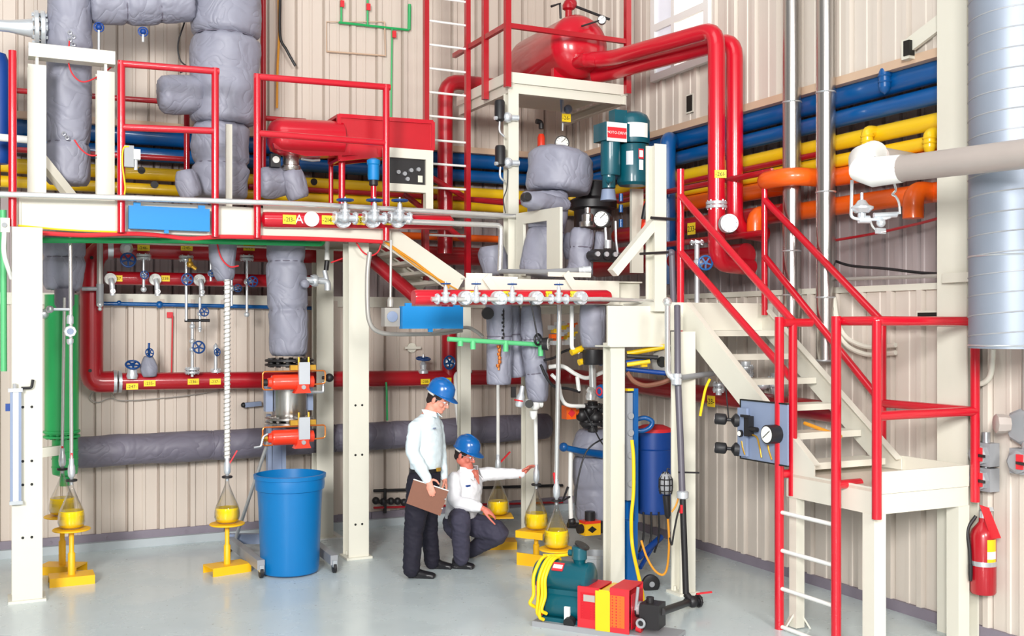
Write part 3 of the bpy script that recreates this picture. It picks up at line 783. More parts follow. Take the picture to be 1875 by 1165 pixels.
# ------------------------------------------------------------------ red piping under the upper platform
YP = YW - .3
p = [at_y(600, 462, YP), at_y(168, 455, YP), at_y(168, 700, YP), at_y(207, 700, YP)]
pz = (p[0].z + p[1].z) / 2
zlow = at_y(168, 700, YP).z
t = thing('big_red_pipe', 'big red pipe turning down and round under the left platform', 'pipe', V((p[1].x, YP, zlow - .12)))
MB().tube([V((3.4, YP, pz)), V((p[1].x, YP, pz)), V((p[1].x, YP, zlow)), V((p[3].x, YP, zlow))], .112, 22, fl=.24).build('pipe_body', 'dred', t)
MB().cyl((p[3].x - .0, YP, zlow), (p[3].x + .03, YP, zlow), .12, 22).cyl((p[3].x + .05, YP, zlow), (p[3].x + .08, YP, zlow), .115, 22).build('steel_flange', 'steel', t)
hh = MB()
for px, py in ((168, 472), (165, 679)):
    c = at_y(px, py, YP - .113); hh.cyl(c, c + V((0, .02, 0)), .018, 12)
hh.build('port_hole', 'ink', t)
MB().cyl(at_y(196, 455, YP - .0), at_y(206, 455, YP), .12, 20).build('steel_band', 'steel', t)
for px, tx in ((263, '-246-'), (342, '-245-'), (456, '-243-')): pipe_tag(t, at_y(px, 454, YP - .118), tx, .12, .06)
YQ = YW - .28
t2 = thing('red_pipe', 'second red pipe under the left platform, behind the hanging valves', 'pipe', at_y(195, 530, YQ))
za = at_y(300, 511, YQ).z
MB().tube([V((at_y(196, 511, YQ).x, YQ, za)), V((at_y(600, 513, YQ).x, YQ, za))], .07, 18).build('pipe_body', 'dred', t2)
for px, tx in ((216, '-257-'), (303, '-258-')): pipe_tag(t2, at_y(px, 510, YQ - .075), tx, .085, .062)
zl = at_y(300, 700, YP).z
t3 = thing('red_header_pipe', 'long red pipe at chest height along the back wall', 'pipe', (1.0, YP, zl - .09))
zr = at_x(1282, 731, 6.58).z + .03
MB().tube([V((p[3].x + .05, YP, zlow)), V((6.58, YP, zlow - .06)), V((6.58, 6.95, zr - .03))], .092, 20, fl=.2).build('pipe_body', 'dred', t3)
for px, py, tx in ((242, 708, '-247-'), (274, 702, '-235-'), (354, 699, '-236-'), (394, 699, '-237-'), (779, 699, '-238-'), (818, 697, '-239-')): pipe_tag(t3, at_y(px, py, YP - .098), tx, .115, .062)
for px, py in ((1235, 727), (1302, 735)): pipe_tag(t3, at_x(px, py, 6.482), '-28-', .12, .11, V((-1, 0, 0)))
MB().tube([at_y(822, 520, YP), at_y(822, 690, YP)], .09, 16).build('riser', 'dred', t3)
# valve stack on the lower pipe (jacketed valve, gate valves)
def hang(label, px, y0, y1, wheel_y, R, yy, flange=None, wr=(0, -1, 0), r=.014, dx=0, ball_end=False):
    a, b = at_y(px, y0, yy), at_y(px, y1, yy); w = at_y(px + dx, wheel_y, yy)
    t = thing('hanging_valve', label, 'valve', b)
    m = MB().tube([a, b], r, 10)
    if ball_end: m.ball(b, .03)
    m.build('stem_pipe', 'valve', t)
    MB().ball(at_y(px, wheel_y, yy), .035).cyl(at_y(px, wheel_y, yy), w - V((0, .05, 0)), .018, 8).build('valve_body', 'valve', t)
    MB().handwheel(w - V((0, .07, 0)), wr, R, 5).build('handwheel', 'wheel', t)
    if flange:
        for k_ in (0, 5): MB().flange(at_y(px, flange + k_, yy), UP, .075, .022, 6, 18).build('flange', 'valve', t)
    return t
YV = YW - .5
hang('hanging valve with small blue wheel and ball end, left of the brass fitting', 263, 468, 530, 504, .045, YV, 468, ball_end=True)
hang('hanging valve with large blue wheel beside the brass fitting', 341, 470, 587, 512, .065, YV, 471)
hang('small hanging valve just left of the tapered jacket', 386, 478, 515, 501, .04, YV)
hang('hanging valve with a black-blue wheel right of the tapered jacket', 452, 468, 576, 516, .06, YV, 470, dx=8, ball_end=True)
hang('small valve with pipe tee just behind the wrapped white tube', 424, 492, 560, 528, .045, YV, dx=9)
o = at_y(232, 455, YV)
t = thing('handwheel_valve', 'front-facing dark valve at the left of the upper red pipe', 'valve', o)
MB().lathe(o, (0, -1, 0), [(.06, -.08), (.065, 0), (.05, .03), (.03, .06)], 16).box((o.x - .06, o.y - .05, o.z + .05), (o.x + .07, o.y + .06, o.z + .075)).build('valve_body', 'valve', t)
MB().handwheel(at_y(233, 477, YV) - V((0, .08, 0)), (0, -1, .2), .08).build('handwheel', 'wheel', t)
def sideport(label, px, py, drop_, yy):
    o = at_y(px, py, yy)
    t = thing('drain_valve', label, 'valve', o - V((0, 0, drop_)))
    MB().flange(o, (0, -1, 0), .062, .04, 6, 18).cyl(o, o - V((0, .06, 0)), .03, 12).build('flange', 'white', t)
    MB().tube([o - V((0, .05, 0)), o - V((-.01, .07, .05)), o - V((-.015, .07, drop_))], .028, 10, fl=.03).build('valve_body', 'valve', t)
    MB().torus(o - V((-.015, .1, drop_ * .75)), (0, -1, 0), .022, .006, 12, 6).build('pull_ring', 'chrome', t)
sideport('white flanged drain at the left end of the second red pipe', 202, 511, .17, YQ - .1)
sideport('white flanged drain in the middle of the second red pipe', 284, 512, .17, YQ - .1)
sideport('white flanged drain behind the large blue wheel', 365, 513, .17, YQ - .1)
# lower cross-over with pentagon wheels
t = thing('crossover_valve', 'steel cross-over riser with two blue wheels on the long red pipe', 'valve', at_y(352, 684, YV + .1))
yy = YV + .05
m = MB().tube([at_y(352, 590, yy), at_y(352, 690, yy)], .016, 10).tube([at_y(366, 545, yy), at_y(366, 608, yy)], .014, 10)
for a in (598, 625, 640): m.ball(at_y(352, a, yy), .03)
m.ball(at_y(366, 575, yy), .03).ball(at_y(366, 602, yy), .022)
m.build('riser', 'valve', t)
MB().tube([at_y(338, 587, yy), at_y(384, 587, yy)], .017, 10).build('cross_bar', 'hose', t)
for k_ in (676, 682): MB().flange(at_y(352, k_, yy), UP, .078, .022, 6, 18).build('flange', 'valve', t)
for px, py, R in ((364, 636, .07), (374, 571, .052)): MB().handwheel(at_y(px, py, yy - .09), (.1, -1, .1), R, 5).build('handwheel', 'wheel', t)
t = thing('vent_valve', 'slim valve with blue wheel on the long red pipe, left of the wrapped tube', 'valve', at_y(395, 686, YP))
m = MB().tube([at_y(395, 632, YP), at_y(395, 688, YP)], .02, 10).lathe(at_y(395, 634, YP), UP, [(.03, -.05), (.028, 0), (.012, .02), (.0, .04)], 10)
m.build('valve_body', 'valve', t)
MB().flange(at_y(395, 680, YP), UP, .06, .03, 6, 16).build('flange', 'valve', t)
MB().handwheel(at_y(398, 645, YP - .06), (.6, -1, 0), .045).build('handwheel', 'wheel', t)
t = thing('gate_valve', 'squat valve with a tilted blue wheel on the left of the long red pipe', 'valve', at_y(242, 694, YP - .1))
o = at_y(242, 680, YP - .1)
MB().lathe(at_y(242, 694, YP - .1), UP, [(.05, 0), (.06, .03), (.05, .06), (.05, .1), (.03, .13)], 14).build('valve_body', 'valve', t)
MB().handwheel(at_y(243, 668, YP - .12), (0, -.7, 1), .078).build('handwheel', 'wheel', t)
t = thing('jacketed_valve', 'valve wrapped in grey jacket with blue wheel on the long red pipe', 'valve', at_y(273, 690, YP - .1))
MB().quilt([at_y(274, 690, YP - .08), at_y(273, 672, YP - .08), at_y(272, 652, YP - .08)], [.08, .09, .05], 24, .015, .12, (), .2, 3.).build('jacket', 'jacket', t, ang=80)
MB().handwheel(at_y(274, 646, YP - .14), (.4, -1, .2), .05).tube([at_y(272, 655, YP - .1), at_y(273, 628, YP - .1)], .012, 8).build('handwheel', 'wheel', t)
t = thing('sprinkler_stub', 'thin red wire stub with a faded red mark on the back wall panel', 'pipe', at_y(314, 690, YW - .05))
MB().tube([at_y(316, 578, YW - .05), at_y(314, 688, YW - .05)], .008, 8).build('rod', 'wire', t)
o = at_y(311, 577, YW - .03); MB().box((o.x - .03, o.y - .006, o.z - .03), (o.x + .03, o.y, o.z + .03)).build('bracket', 'wire', t)
MB().tube([at_y(187, 556, YW - .1), at_y(300, 558, YW - .1), at_y(590, 565, YW - .1)], .022, 10).ball(at_y(292, 558, YW - .1), .04).ball(at_y(218, 555, YW - .1), .028).thing('thin_blue_pipe', 'thin blue pipe along the back wall below the red pipes', 'pipe', 'blue')
o = at_y(348, 484, YV - .1)
t = thing('brass_fitting', 'small brass and cream fitting beside the large hanging blue wheel', 'fitting', o - V((0, 0, .05)))
MB().ball(o, .035).cyl(o, o + V((.06, 0, -.05)), .02, 8).cyl(o, o + V((0, 0, .06)), .018, 8).build('body', 'brass', t)
a, b = at_y(183, 440, YP - .2), at_y(183, 520, YP - .2)
t = thing('ribbed_riser', 'grey riser pipe with a small drain in front of the big red pipe', 'pipe', at_y(183, 575, YP - .2))
MB().tube([a, b], .03, 12).build('pipe', 'conduit', t)
MB().tube([b, at_y(183, 560, YP - .2)], .036, 12).tube([at_y(150, 529, YP - .2), at_y(183, 529, YP - .2)], .022, 10).build('coupling', 'grey', t)
MB().ball(at_y(183, 558, YP - .22), .03).ball(at_y(183, 566, YP - .22), .02).build('drain_cock', 'valve', t)
m = MB()
o = at_y(187, 733, YW - .06)
m.tube(curve([at_y(x, y, YW - .06) for x, y in ((210, 728), (200, 718), (172, 718), (165, 730), (180, 737), (203, 729), (230, 734), (330, 726), (410, 714))]), .006, 6)
m.thing('wire_loop', 'thin grey wire loop hanging under the big red pipe elbow', 'wire', 'conduit')
o = at_y(463, 740, YW - .08)
t = thing('wall_lever', 'blue-grey lever handle on the back wall left of the steel discharge spool', 'lever', o)
MB().beam(at_y(448, 742, YW - .1), at_y(478, 739, YW - .1), .05, .05).build('bar', 'bgrey', t)
MB().ball(at_y(446, 742, YW - .1), .03).build('knob', 'hose', t)

# ------------------------------------------------------------------ long grey duct, green exchanger
zd0, zd1 = at_y(300, 822, YP + .05).z, at_y(950, 783, YP + .05).z
a, b = at_y(137, 829, YP + .05), at_y(1003, 780, YP + .05)
jacket('long horizontal duct in a dark grey jacket along the back wall', [a, V((4.2, YP + .05, (a.z + b.z) / 2)), b], .162, (.25, .5, .56, .62, .8, .93), 8.8, mat='djacket', amp=.045, pinch=.08)
YG = 11.3
g = at_y(113, 680, YG); s = mpp(g); c = V((g.x, YG, 0))
zz = lambda py: at_y(113, py, YG).z
t = thing('green_heat_exchanger', 'tall green shell and tube vessel behind the twin filling tubes', 'vessel', (g.x, YG, zz(890)))
MB().lathe((g.x, YG, zz(795)), UP, [(.155, 0), (.155, zz(540) - zz(795))], 28).build('shell', 'green', t)
for k_ in (790, 799): MB().flange((g.x, YG, zz(k_)), UP, .17, .025, 12, 30).build('flange', 'green', t)
m = MB().lathe((g.x + .03, YG, zz(868)), UP, [(.07, -.02), (.115, 0), (.12, .05), (.12, zz(804) - zz(868))], 24)
for py in (825, 840, 855): m.torus((g.x + .03, YG, zz(py)), UP, .12, .007, 24, 6)
m.cyl((g.x + .03, YG, zz(890)), (g.x + .03, YG, zz(868)), .05, 14).build('bottom_head', 'green', t)
MB().cyl((g.x - .2, YG - .05, zz(575)), (g.x - .1, YG - .05, zz(575)), .03, 10).ball((g.x - .16, YG - .08, zz(575)), .05).build('side_nozzle', 'steel', t)
MB().beam((g.x - .25, YG - .1, zz(826)), (g.x + .0, YG - .1, zz(822)), .06, .09).build('support_bar', 'cream', t)
jacket('tapered grey jacket above the green vessel', [at_y(117, 432, YG), at_y(117, 480, YG), at_y(114, 532, YG)], [.19, .195, .17], (.4,), 2.7)
a = at_y(118, 567, YG - .2)
MB().lathe(a, UP, [(.06, 0), (.09, .05), (.09, .2)], 18).thing('pipe_stub', 'dark grey pipe stub below the tapered jacket at the left', 'pipe', 'djacket')
# jackets under the platform: tapered, then thick discharge column
jacket('tapered grey jacket over the white wrapped tube', [at_y(408, 434, 10.8), at_y(408, 470, 10.8), at_y(412, 514, 10.8)], [.135, .135, .085], (), 1.9, amp=.09)
jacket('thick vertical grey jacket above the orange actuators', [at_y(524, 430, YI), at_y(525, 520, YI), at_y(529, 610, YI), at_y(528, 652, YI)], [.19, .205, .205, .185], (.22, .62), 5.1)
MB().tube(curve([at_y(x, y, YI - .25) for x, y in ((395, 434), (404, 470), (420, 488), (437, 487))]), .008, 8).thing('red_wire', 'red wire hanging in front of the tapered grey jacket', 'wire', 'wire')
MB().tube(curve([at_y(x, y, YI - .3) for x, y in ((646, 440), (648, 460), (630, 472), (606, 481))]), .008, 8).thing('red_wire', 'red wire drooping to the sample valve by the thick jacket', 'wire', 'wire')
MB().tube(curve([at_y(x, y, 10.2) for x, y in ((652, 444), (665, 462), (680, 468), (693, 460), (699, 441))]), .008, 8).thing('red_wire', 'red wire loop in front of the top of the column right of the drum', 'wire', 'wire')
o = at_y(600, 517, YI - .1)
t = thing('sample_valve', 'bright sample valve elbow sticking out of the thick grey jacket', 'valve', o - V((0, 0, .1)))
MB().tube([at_y(560, 513, YI - .1), at_y(600, 515, YI - .1), at_y(600, 532, YI - .1)], .035, 12, fl=.04).tube([at_y(594, 495, YI - .1), at_y(598, 512, YI - .1)], .025, 10).flange(at_y(576, 514, YI - .1), (1, 0, 0), .065, .04, 6, 16).build('valve_body', 'valve', t)
MB().lathe(at_y(599, 476, YI - .1), UP, [(.03, 0), (.022, .1), (.028, .2), (.015, .22)], 12).build('white_bulb', 'white', t)
MB().cyl(at_y(597, 495, YI - .1), at_y(599, 478, YI - .1), .025, 10).build('dark_collar', 'dark', t)
o = at_y(558, 520, YI - .22); MB().quilt([o, o + V((0, -.04, 0))], [.06, .05], 20, .01, .1, (), .2, 1.).build('jacket_cuff', 'jacket', t, ang=80)

# ------------------------------------------------------------------ discharge spool with two orange actuators
g = at_y(530, 735, YI); zz = lambda py: at_y(530, py, YI).z
t = thing('discharge_spool', 'stainless discharge spool with two orange actuator valves above the drum', 'machine', (g.x, YI, zz(815)))
MB().lathe((g.x, YI, zz(765)), UP, [(.17, 0), (.185, .03), (.185, zz(712) - zz(765))], 30).build('steel_body', 'inox', t)
for py in (660, 668, 706, 766, 774): MB().flange((g.x - .0, YI, zz(py)), UP, .25, .025, 12, 30).build('clamp_flange', 'dark' if py < 700 else 'inox', t)
for dx in (-.22, .2): MB().box((g.x + dx - .035, YI - .05, zz(752)), (g.x + dx + .035, YI + .05, zz(700))).build('side_bracket', 'bgrey', t)
for py in (697, 795):
    z = zz(py); yy = YI - .3
    x0, x1 = at_y(498, py, yy).x, at_y(573, py, yy).x
    a = MB().lathe((x0 - .05, yy, z), (1, 0, 0), [(.02, 0), (.045, .01), (.05, .04), (.07, .05), (.078, .07), (.078, x1 - x0 - .02), (.06, x1 - x0), (.06, x1 - x0 + .05), (.03, x1 - x0 + .06)], 20)
    a.build('actuator_cylinder', 'act', t)
    xm = at_y(553, py, yy).x
    b = MB().prism([(xm - .1, yy - .09, z - .11), (xm + .07, yy - .09, z - .11), (xm + .05, yy - .09, z - .06), (xm + .05, yy - .09, z), (xm - .07, yy - .09, z), (xm - .07, yy - .09, z - .06)], V((0, .1, 0)))
    b.build('actuator_foot', 'act', t)
    MB().cyl((xm - .01, yy - .11, z - .05), (xm - .01, yy - .09, z - .05), .022, 12).build('nut', 'steel', t)
    MB().box((xm - .055, yy - .1, z - .02), (xm + .055, yy - .06, z + .2)).build('silver_cover', 'alu', t)
    MB().box((xm - .13, yy - .05, z + .12), (xm + .13, yy, z + .17)).cyl((xm - .05, yy - .07, z + .17), (xm - .05, yy - .07, z + .25), .012, 8).cyl((xm + .05, yy - .07, z + .17), (xm + .05, yy - .07, z + .25), .012, 8).build('brass_block', 'brass', t)
    xa, xb = at_y(480, py, yy).x, at_y(594, py, yy).x
    MB().tube([V((x0 - .0, yy - .03, z - .07)), V((xa, yy - .03, z - .07)), V((xa, yy - .03, z + .11)), V((xb, yy - .03, z + .11)), V((xb, yy - .03, z - .02)), V((x1 - .02, yy - .03, z - .03))], .008, 8, fl=.03).build('copper_line', 'copper', t)
    MB().cyl((x0 - .1, yy, z), (x0 - .05, yy, z), .035, 12).build('end_plug', 'dark' if py < 750 else 'brass', t)
MB().ball(at_y(603, 692, YI - .2), .045).cyl(at_y(590, 692, YI - .2), at_y(603, 692, YI - .2), .018, 8).build('black_knob', 'hose', t)
MB().tube([at_y(560, 718, YI - .22), at_y(592, 718, YI - .22), at_y(592, 700, YI - .22)], .016, 8, fl=.02).build('side_tube', 'steel', t)

# ------------------------------------------------------------------ drum, lift truck
c = at_z(531, 1048); c.z = 0
t = thing('plastic_drum', 'bright blue open plastic drum standing on the floor', 'drum', c)
prof = [(.0, .01), (.255, .01), (.268, .02), (.275, .06), (.302, .79), (.322, .8), (.328, .85), (.325, .9), (.338, .905), (.34, .94), (.315, .945), (.312, .9), (.262, .04), (0, .04)]
MB().lathe(c, UP, prof, 44, cap=False).build('shell', 'drum', t)
lt = thing('drum_lift_truck', 'grey steel lift truck with castors standing around the blue drum', 'lift truck', c + V((-.1, .55, 0)))
mx, my = at_y(506, 830, 11.2).x, 11.2
m = MB()
for dx in (-.075, .075): m.box((mx + dx - .02, my - .03, .2), (mx + dx + .02, my + .06, 1.42))
m.box((mx - .055, my, .2), (mx + .055, my + .02, 1.42)).build('mast', 'bgrey', lt)
a0, a1 = at_z(420, 990, .12), at_z(478, 1035, .12)
b0, b1 = at_z(566, 990, .12), at_z(612, 1026, .12)
for p, q in ((a0, a1), (b0, b1)):
    MB().beam(p, q, .07, .09).build('leg', 'grey', lt)
    for w, e in ((q, 0), (p, 1)):
        if e and p is b0: continue
        ax = (q - p).normalized()
        MB().obox(w - V((0, 0, .03)), ax * .035, ax.cross(UP) * .02, V((0, 0, .03))).build('castor_fork', 'steel', lt)
        sd = ax.cross(UP); o = V((w.x, w.y, .052)); MB().lathe(o - sd * .018, sd, [(.035, 0), (.052, .004), (.052, .032), (.035, .036)], 20).build('castor_wheel', 'hose', lt)
MB().beam(a0 + V((0, 0, .02)), b0 + V((0, 0, .02)), .07, .1).build('cross_member', 'bgrey', lt)
MB().tube([at_z(432, 985, .17), at_y(491, 808, 10.6)], .018, 10).build('brace_rod', 'steel', lt)
MB().tube([at_y(465, 820, 10.5), at_y(478, 818, 10.5), at_y(482, 800, 10.5), at_y(490, 795, 10.5)], .012, 8, fl=.02).build('crank_handle', 'steel', lt)

# ------------------------------------------------------------------ flasks on yellow stands with their filling tubes
FP = [(.0, .004), (.082, .004), (.106, .022), (.12, .062), (.118, .11), (.104, .17), (.075, .235), (.048, .3), (.027, .355), (.021, .38), (.02, .425), (.029, .432), (.029, .442)]
def flask(label, base, lev=.15):
    base = V(base); t = thing('glass_flask', label, 'flask', base, 'flasks of yellow liquid')
    inner = [(max(r - .004, 0), h + (.003 if i < 2 else 0)) for i, (r, h) in enumerate(FP)]
    MB().lathe(base, UP, FP + list(reversed(inner)), 32, cap=False).build('glass_body', 'glass', t)
    lq = [(0, .009)]
    for r, h in FP[1:]:
        if h < lev: lq.append((max(r - .006, 0), max(h + .004, .009)))
    lq += [(.106, lev), (0, lev)]
    MB().lathe(base, UP, lq, 32, cap=False).build('yellow_liquid', 'liquid', t, label='yellow liquid')
    return t
def stand(label, base, top, kind='disc', yaw=0., foot='channel', R=.165):
    base = V(base); t = thing('flask_stand', label, 'stand', base, 'yellow flask stands')
    dx, dy = V((cos(yaw), sin(yaw), 0)), V((-sin(yaw), cos(yaw), 0))
    f = MB()
    if foot == 'channel':
        f.obox(base + UP * .075, dx * .19, dy * .12, UP * .005)
        for k in (-1, 1): f.obox(base + dy * k * .115 + UP * .04, dx * .19, dy * .005, UP * .04)
    else:
        f.obox(base + UP * .006, dx * .14, dy * .14, UP * .006)
        f.obox(base - dx * .14 + UP * .06, dx * .005, dy * .14, UP * .06)
    f.build('channel_foot', 'stand', t)
    MB().lathe(base, UP, [(.032, .06), (.032, top * .55), (.022, top * .58), (.022, top - .01)], 16).build('post', 'stand', t)
    p = MB()
    if kind == 'disc': p.lathe(base + UP * (top - .012), UP, [(R * .97, 0), (R, .004), (R, .012), (R * .97, .016)], 32)
    else:
        p.obox(base + UP * (top - .006), dx * .15, dy * .15, UP * .006)
        p.obox(base - dx * .148 + UP * (top - .035), dx * .005, dy * .15, UP * .032)
    p.build('plate', 'stand', t)
    return t
def filler(label, p0, p1, r, mat='chrome', handle=None, wrap=False, side=1):
    """straight filling tube with a ball valve, red lever and clamp plate above the flask mouth"""
    p0, p1 = V(p0), V(p1); t = thing('filling_tube', label, 'pipe', p1)
    MB().tube([p0, p1 + UP * .16], r, 14).build('tube', mat, t)
    MB().lathe(p1, UP, [(.012, -.06), (.016, 0), (.03, .02), (.034, .06), (.03, .11), (.022, .13), (.022, .18)], 14).build('ball_valve', 'valve', t)
    MB().lathe(p1 - UP * .03, UP, [(.045, 0), (.05, .004), (.05, .016), (.045, .02)], 18).build('clamp_plate', 'dark', t)
    if handle:
        h = MB().beam(p1 + UP * .07, p1 + UP * .07 + V(handle), .018, .012); h.build('lever', 'wire', t, label='red lever handle')
    if wrap:
        m = MB(); n = int((p0.z - p1.z) / .045)
        pts = []
        for i in range(n * 10):
            th = 2 * pi * i / 10; z = p1.z + .16 + (p0.z - p1.z - .16) * i / (n * 10)
            u = (z - p1.z) / (p0.z - p1.z)
            q = p1.lerp(p0, u); pts.append(V((q.x + cos(th) * (r + .004), q.y + sin(th) * (r + .004), z)))
        m.tube(pts, .005, 6).build('rope_wrap', 'conduit', t)
    return t
LV = .02
specs = [
    ('flask of yellow liquid nearest the far left column, on a round plate', (131, 1068), .52, .145, 0., 'disc', 'channel'),
    ('flask of yellow liquid partly hidden behind the leftmost flask', (114, 1049), None, .15, -.5, 'disc', 'channel'),
    ('flask of yellow liquid left of the blue drum, under the wrapped tube', (416, 1048), None, .13, .22, 'disc', 'channel'),
    ('flask of yellow liquid beside the hand of the squatting man', (912, 1003), None, .13, -.35, 'square', 'channel'),
    ('flask of yellow liquid standing in front of a cream column, on a square plate', (982, 1032), None, .14, .6, 'square', 'plate'),
    ('flask of yellow liquid behind the coiled yellow hose, on a round plate', (1019, 1062), None, .15, 0., 'disc', 'channel')]
plate_y = (968, 944, 958, 943, 969, 1004)
bases = []
for (lab, (px, py), top, lev, yaw, kind, foot), ply in zip(specs, plate_y):
    b = at_z(px, py); zt = H - (ply - HZ) * mpp(b); b.z = 0
    stand('yellow stand under the ' + lab[:lab.find(',')] if ',' in lab else 'yellow stand under the ' + lab, b, zt - .004, kind, yaw, foot)
    flask(lab, b + UP * zt, lev + LV); bases.append((b, zt))
b, zt = bases[0]
top = lambda i: bases[i][0] + UP * (bases[i][1] + .46)
filler('right-hand one of the twin polished tubes in front of the green vessel', V((top(0).x - .01, top(0).y, 3.2)), top(0), .016, handle=(.0, -.01, .16))
filler('left-hand one of the twin polished tubes in front of the green vessel', V((top(1).x + .02, top(1).y, 2.62)), top(1), .014, handle=(.0, -.01, .13))
o = V((top(0).x - .012, top(0).y, H - (607 - HZ) * mpp(b)))
t = thing('flow_meter', 'hexagonal sight flow indicator on the front polished tube at the left', 'gauge', o - UP * .06)
MB().lathe(o - V((0, .03, 0)), (0, 1, 0), [(.05, 0), (.055, .01), (.055, .05), (.05, .06)], 8).build('body', 'valve', t)
MB().cyl(o - V((0, .034, 0)), o - V((0, .03, 0)), .03, 16).build('window', 'bgrey', t)
MB().lathe(o - UP * .12, UP, [(.02, 0), (.03, .02), (.03, .05)], 12).lathe(o + UP * .07, UP, [(.03, 0), (.03, .06), (.02, .08)], 12).build('union', 'valve', t)
MB().tube([o + V((-.14, .0, .2)), o + V((0, 0, .2))], .014, 8).ball(o + V((-.17, 0, .2)), .035).build('side_arm', 'steel', t)
b, zt = bases[2]
filler('white tube wrapped in a white rope over the flask by the drum', V((top(2).x + .0, top(2).y, at_d(410, 512, (b - EYE).dot(FW)).z)), top(2), .026, 'white', handle=(.09, -.02, .16), wrap=True)
b, zt = bases[3]
filler('thin white tube over the flask by the squatting man', V((top(3).x, top(3).y, at_d(906, 705, (b - EYE).dot(FW)).z)), top(3), .018, 'white', handle=(.14, 0, .13))
b, zt = bases[4]
filler('white tube the squatting man reaches for', V((top(4).x - .01, top(4).y, at_d(977, 742, (b - EYE).dot(FW)).z)), top(4), .02, 'white', handle=None)
b, zt = bases[5]
filler('tall polished tube over the flask behind the yellow hose', V((top(5).x + .03, top(5).y, at_d(1026, 555, (b - EYE).dot(FW)).z)), top(5), .022, handle=(-.03, 0, .17))
# ------------------------------------------------------------------ middle platform (lower than the left one)
YB = 8.45
c3, c4 = at_z(1131, 1084), at_z(1260, 1090)
column(c3, 2.2, .145, .13, 'cream column standing behind the pump unit, carrying the middle platform')
column(c4, 2.3, .155, .15, 'cream column right of the blue lift mast, under the head of the stair')
column(at_z(853, 1000), 2.55, .115, .1, 'slim cream column directly behind the squatting man')
column(at_z(972, 990), 2.2, .12, .12, 'cream column behind the white tube the squatting man reaches for')
t = thing('middle_platform', 'cream steel middle platform carrying the insulated vessel and teal motor', 'platform', (4.5, YB, 2.2))
zb0, zb1 = at_y(1000, 545, YB).z, at_y(1000, 512, YB).z
xl, xr = at_y(852, 512, YB).x, at_y(1134, 512, YB).x
zl_ = zb0 - .06
MB().channel((xl, YB + .05, (zl_ + zb1) / 2), (xr, YB + .05, (zl_ + zb1) / 2), .1, zb1 - zl_).build('front_beam', 'cream', t)
for x in (xr - .05,): MB().channel((x, YB + .1, (zl_ + zb1) / 2), (x, 10.9, (zl_ + zb1) / 2), .1, zb1 - zl_, side=V((1, 0, 0))).build('side_beam', 'cream', t)
a = at_y(1196, 498, c3.y + .02)
MB().ibeam((xr, YB + .1, (zl_ + zb1) / 2), (a.x + .15, YB + .1, (zl_ + zb1) / 2), .1, zb1 - zl_).build('stub_beam', 'cream', t)
MB().box((4.45, YB + .08, zb1 - .04), (xr, 10.9, zb1 - .01)).build('deck_plate', 'grate', t)
pa, pb = at_y(1113, 560, c3.y - .02), at_y(1226, 632, c3.y - .02)
MB().box((pa.x, c3.y - .02, pb.z), (pb.x, c3.y, pa.z)).box((pa.x, c3.y - .05, pb.z - .012), (pb.x, c3.y + .2, pb.z)).build('gusset_plate', 'cream', t)
for px0, py0, px1, py1 in ((1036, 500, 1064, 545), (889, 507, 915, 543)): MB().beam(at_y(px0, py0, YB - .03), at_y(px1, py1, YB - .03), .01, .07, up=V((0, 0, 1))).build('knee_strut', 'cream', t)
for px0, py0, px1, py1 in ((854, 500, 872, 522), (870, 500, 901, 519), (899, 506, 948, 518), (1004, 498, 1082, 508)):
    p, q = at_y(px0, py0, YB + .02), at_y(px1, py1, YB + .02); MB().box((p.x, YB + .02, q.z), (q.x, YB + .03, p.z)).build('toe_plate', 'cream', t)
# red header of the middle platform
yh = YB - .12
h0, h1 = at_y(757, 545, yh), at_y(1118, 544, yh)
t = thing('red_header_pipe', 'red header pipe with domed end along the front of the middle platform', 'pipe', (h0.x, yh, h0.z - .07))
MB().lathe(h0, h1 - h0, [(.062, 0), (.066, .02), (.066, (h1 - h0).length - .05), (.05, (h1 - h0).length - .015), (.0, (h1 - h0).length)], 20).build('pipe_body', 'red', t)
for px in (866, 927, 1005, 1050): pipe_tag(t, at_y(px, 541, yh - .07), '-2%d-' % (20 + px % 7), .06, .07)
for i, (px, fx, lab) in enumerate(((816, 850, 'leftmost of the four blue-wheeled valves on the middle red header'), (872, 910, 'blue-wheeled valve second from the left on the middle red header'), (938, 979, 'blue-wheeled valve third from the left on the middle red header'), (1023, 1060, 'rightmost of the four blue-wheeled valves on the middle red header'))):
    o = at_y(px, 548, yh - .16)
    v = valve(lab, o, (1, 0, 0), (0, 0, 1), .75, R=.058)
    c = at_y(fx, 546, yh - .09)
    MB().flange(c, (0, -1, 0), .06, .04, 6, 18).flange(c - V((0, .05, 0)), (0, -1, 0), .06, .03, 6, 18).cyl(c, c - V((0, .1, 0)), .03, 10).build('header_flange', 'valve', v)
m = MB().tube([at_y(790, 548, yh - .16), at_y(1100, 548, yh - .16), at_y(1222, 553, yh - .16)], .02, 12)
m.thing('polished_tube', 'polished tube threading the valves of the middle red header', 'pipe', 'chrome')
MB().tube(curve([at_y(x, y, yh - .2) for x, y in ((972, 552), (978, 585), (984, 615), (990, 632))]), .007, 8).thing('black_line', 'thin black line dropping from the middle header to the dial gauge', 'tube', 'hose')
panel_box('bright blue panel hanging left of the middle red header', 737, 561, 848, 602, 9.2, .08)
o = at_y(718, 580, 9.25)
t = thing('instrument_box', 'grey instrument box with round glass on the left of the hanging blue panel', 'instrument', o - V((0, 0, .1)))
MB().box((o.x - .07, o.y, o.z - .09), (o.x + .075, o.y + .1, o.z + .08)).build('housing', 'conduit', t)
MB().lathe(o, (0, -1, 0), [(.05, 0), (.05, .012), (.04, .014)], 20).build('round_glass', 'bgrey', t)
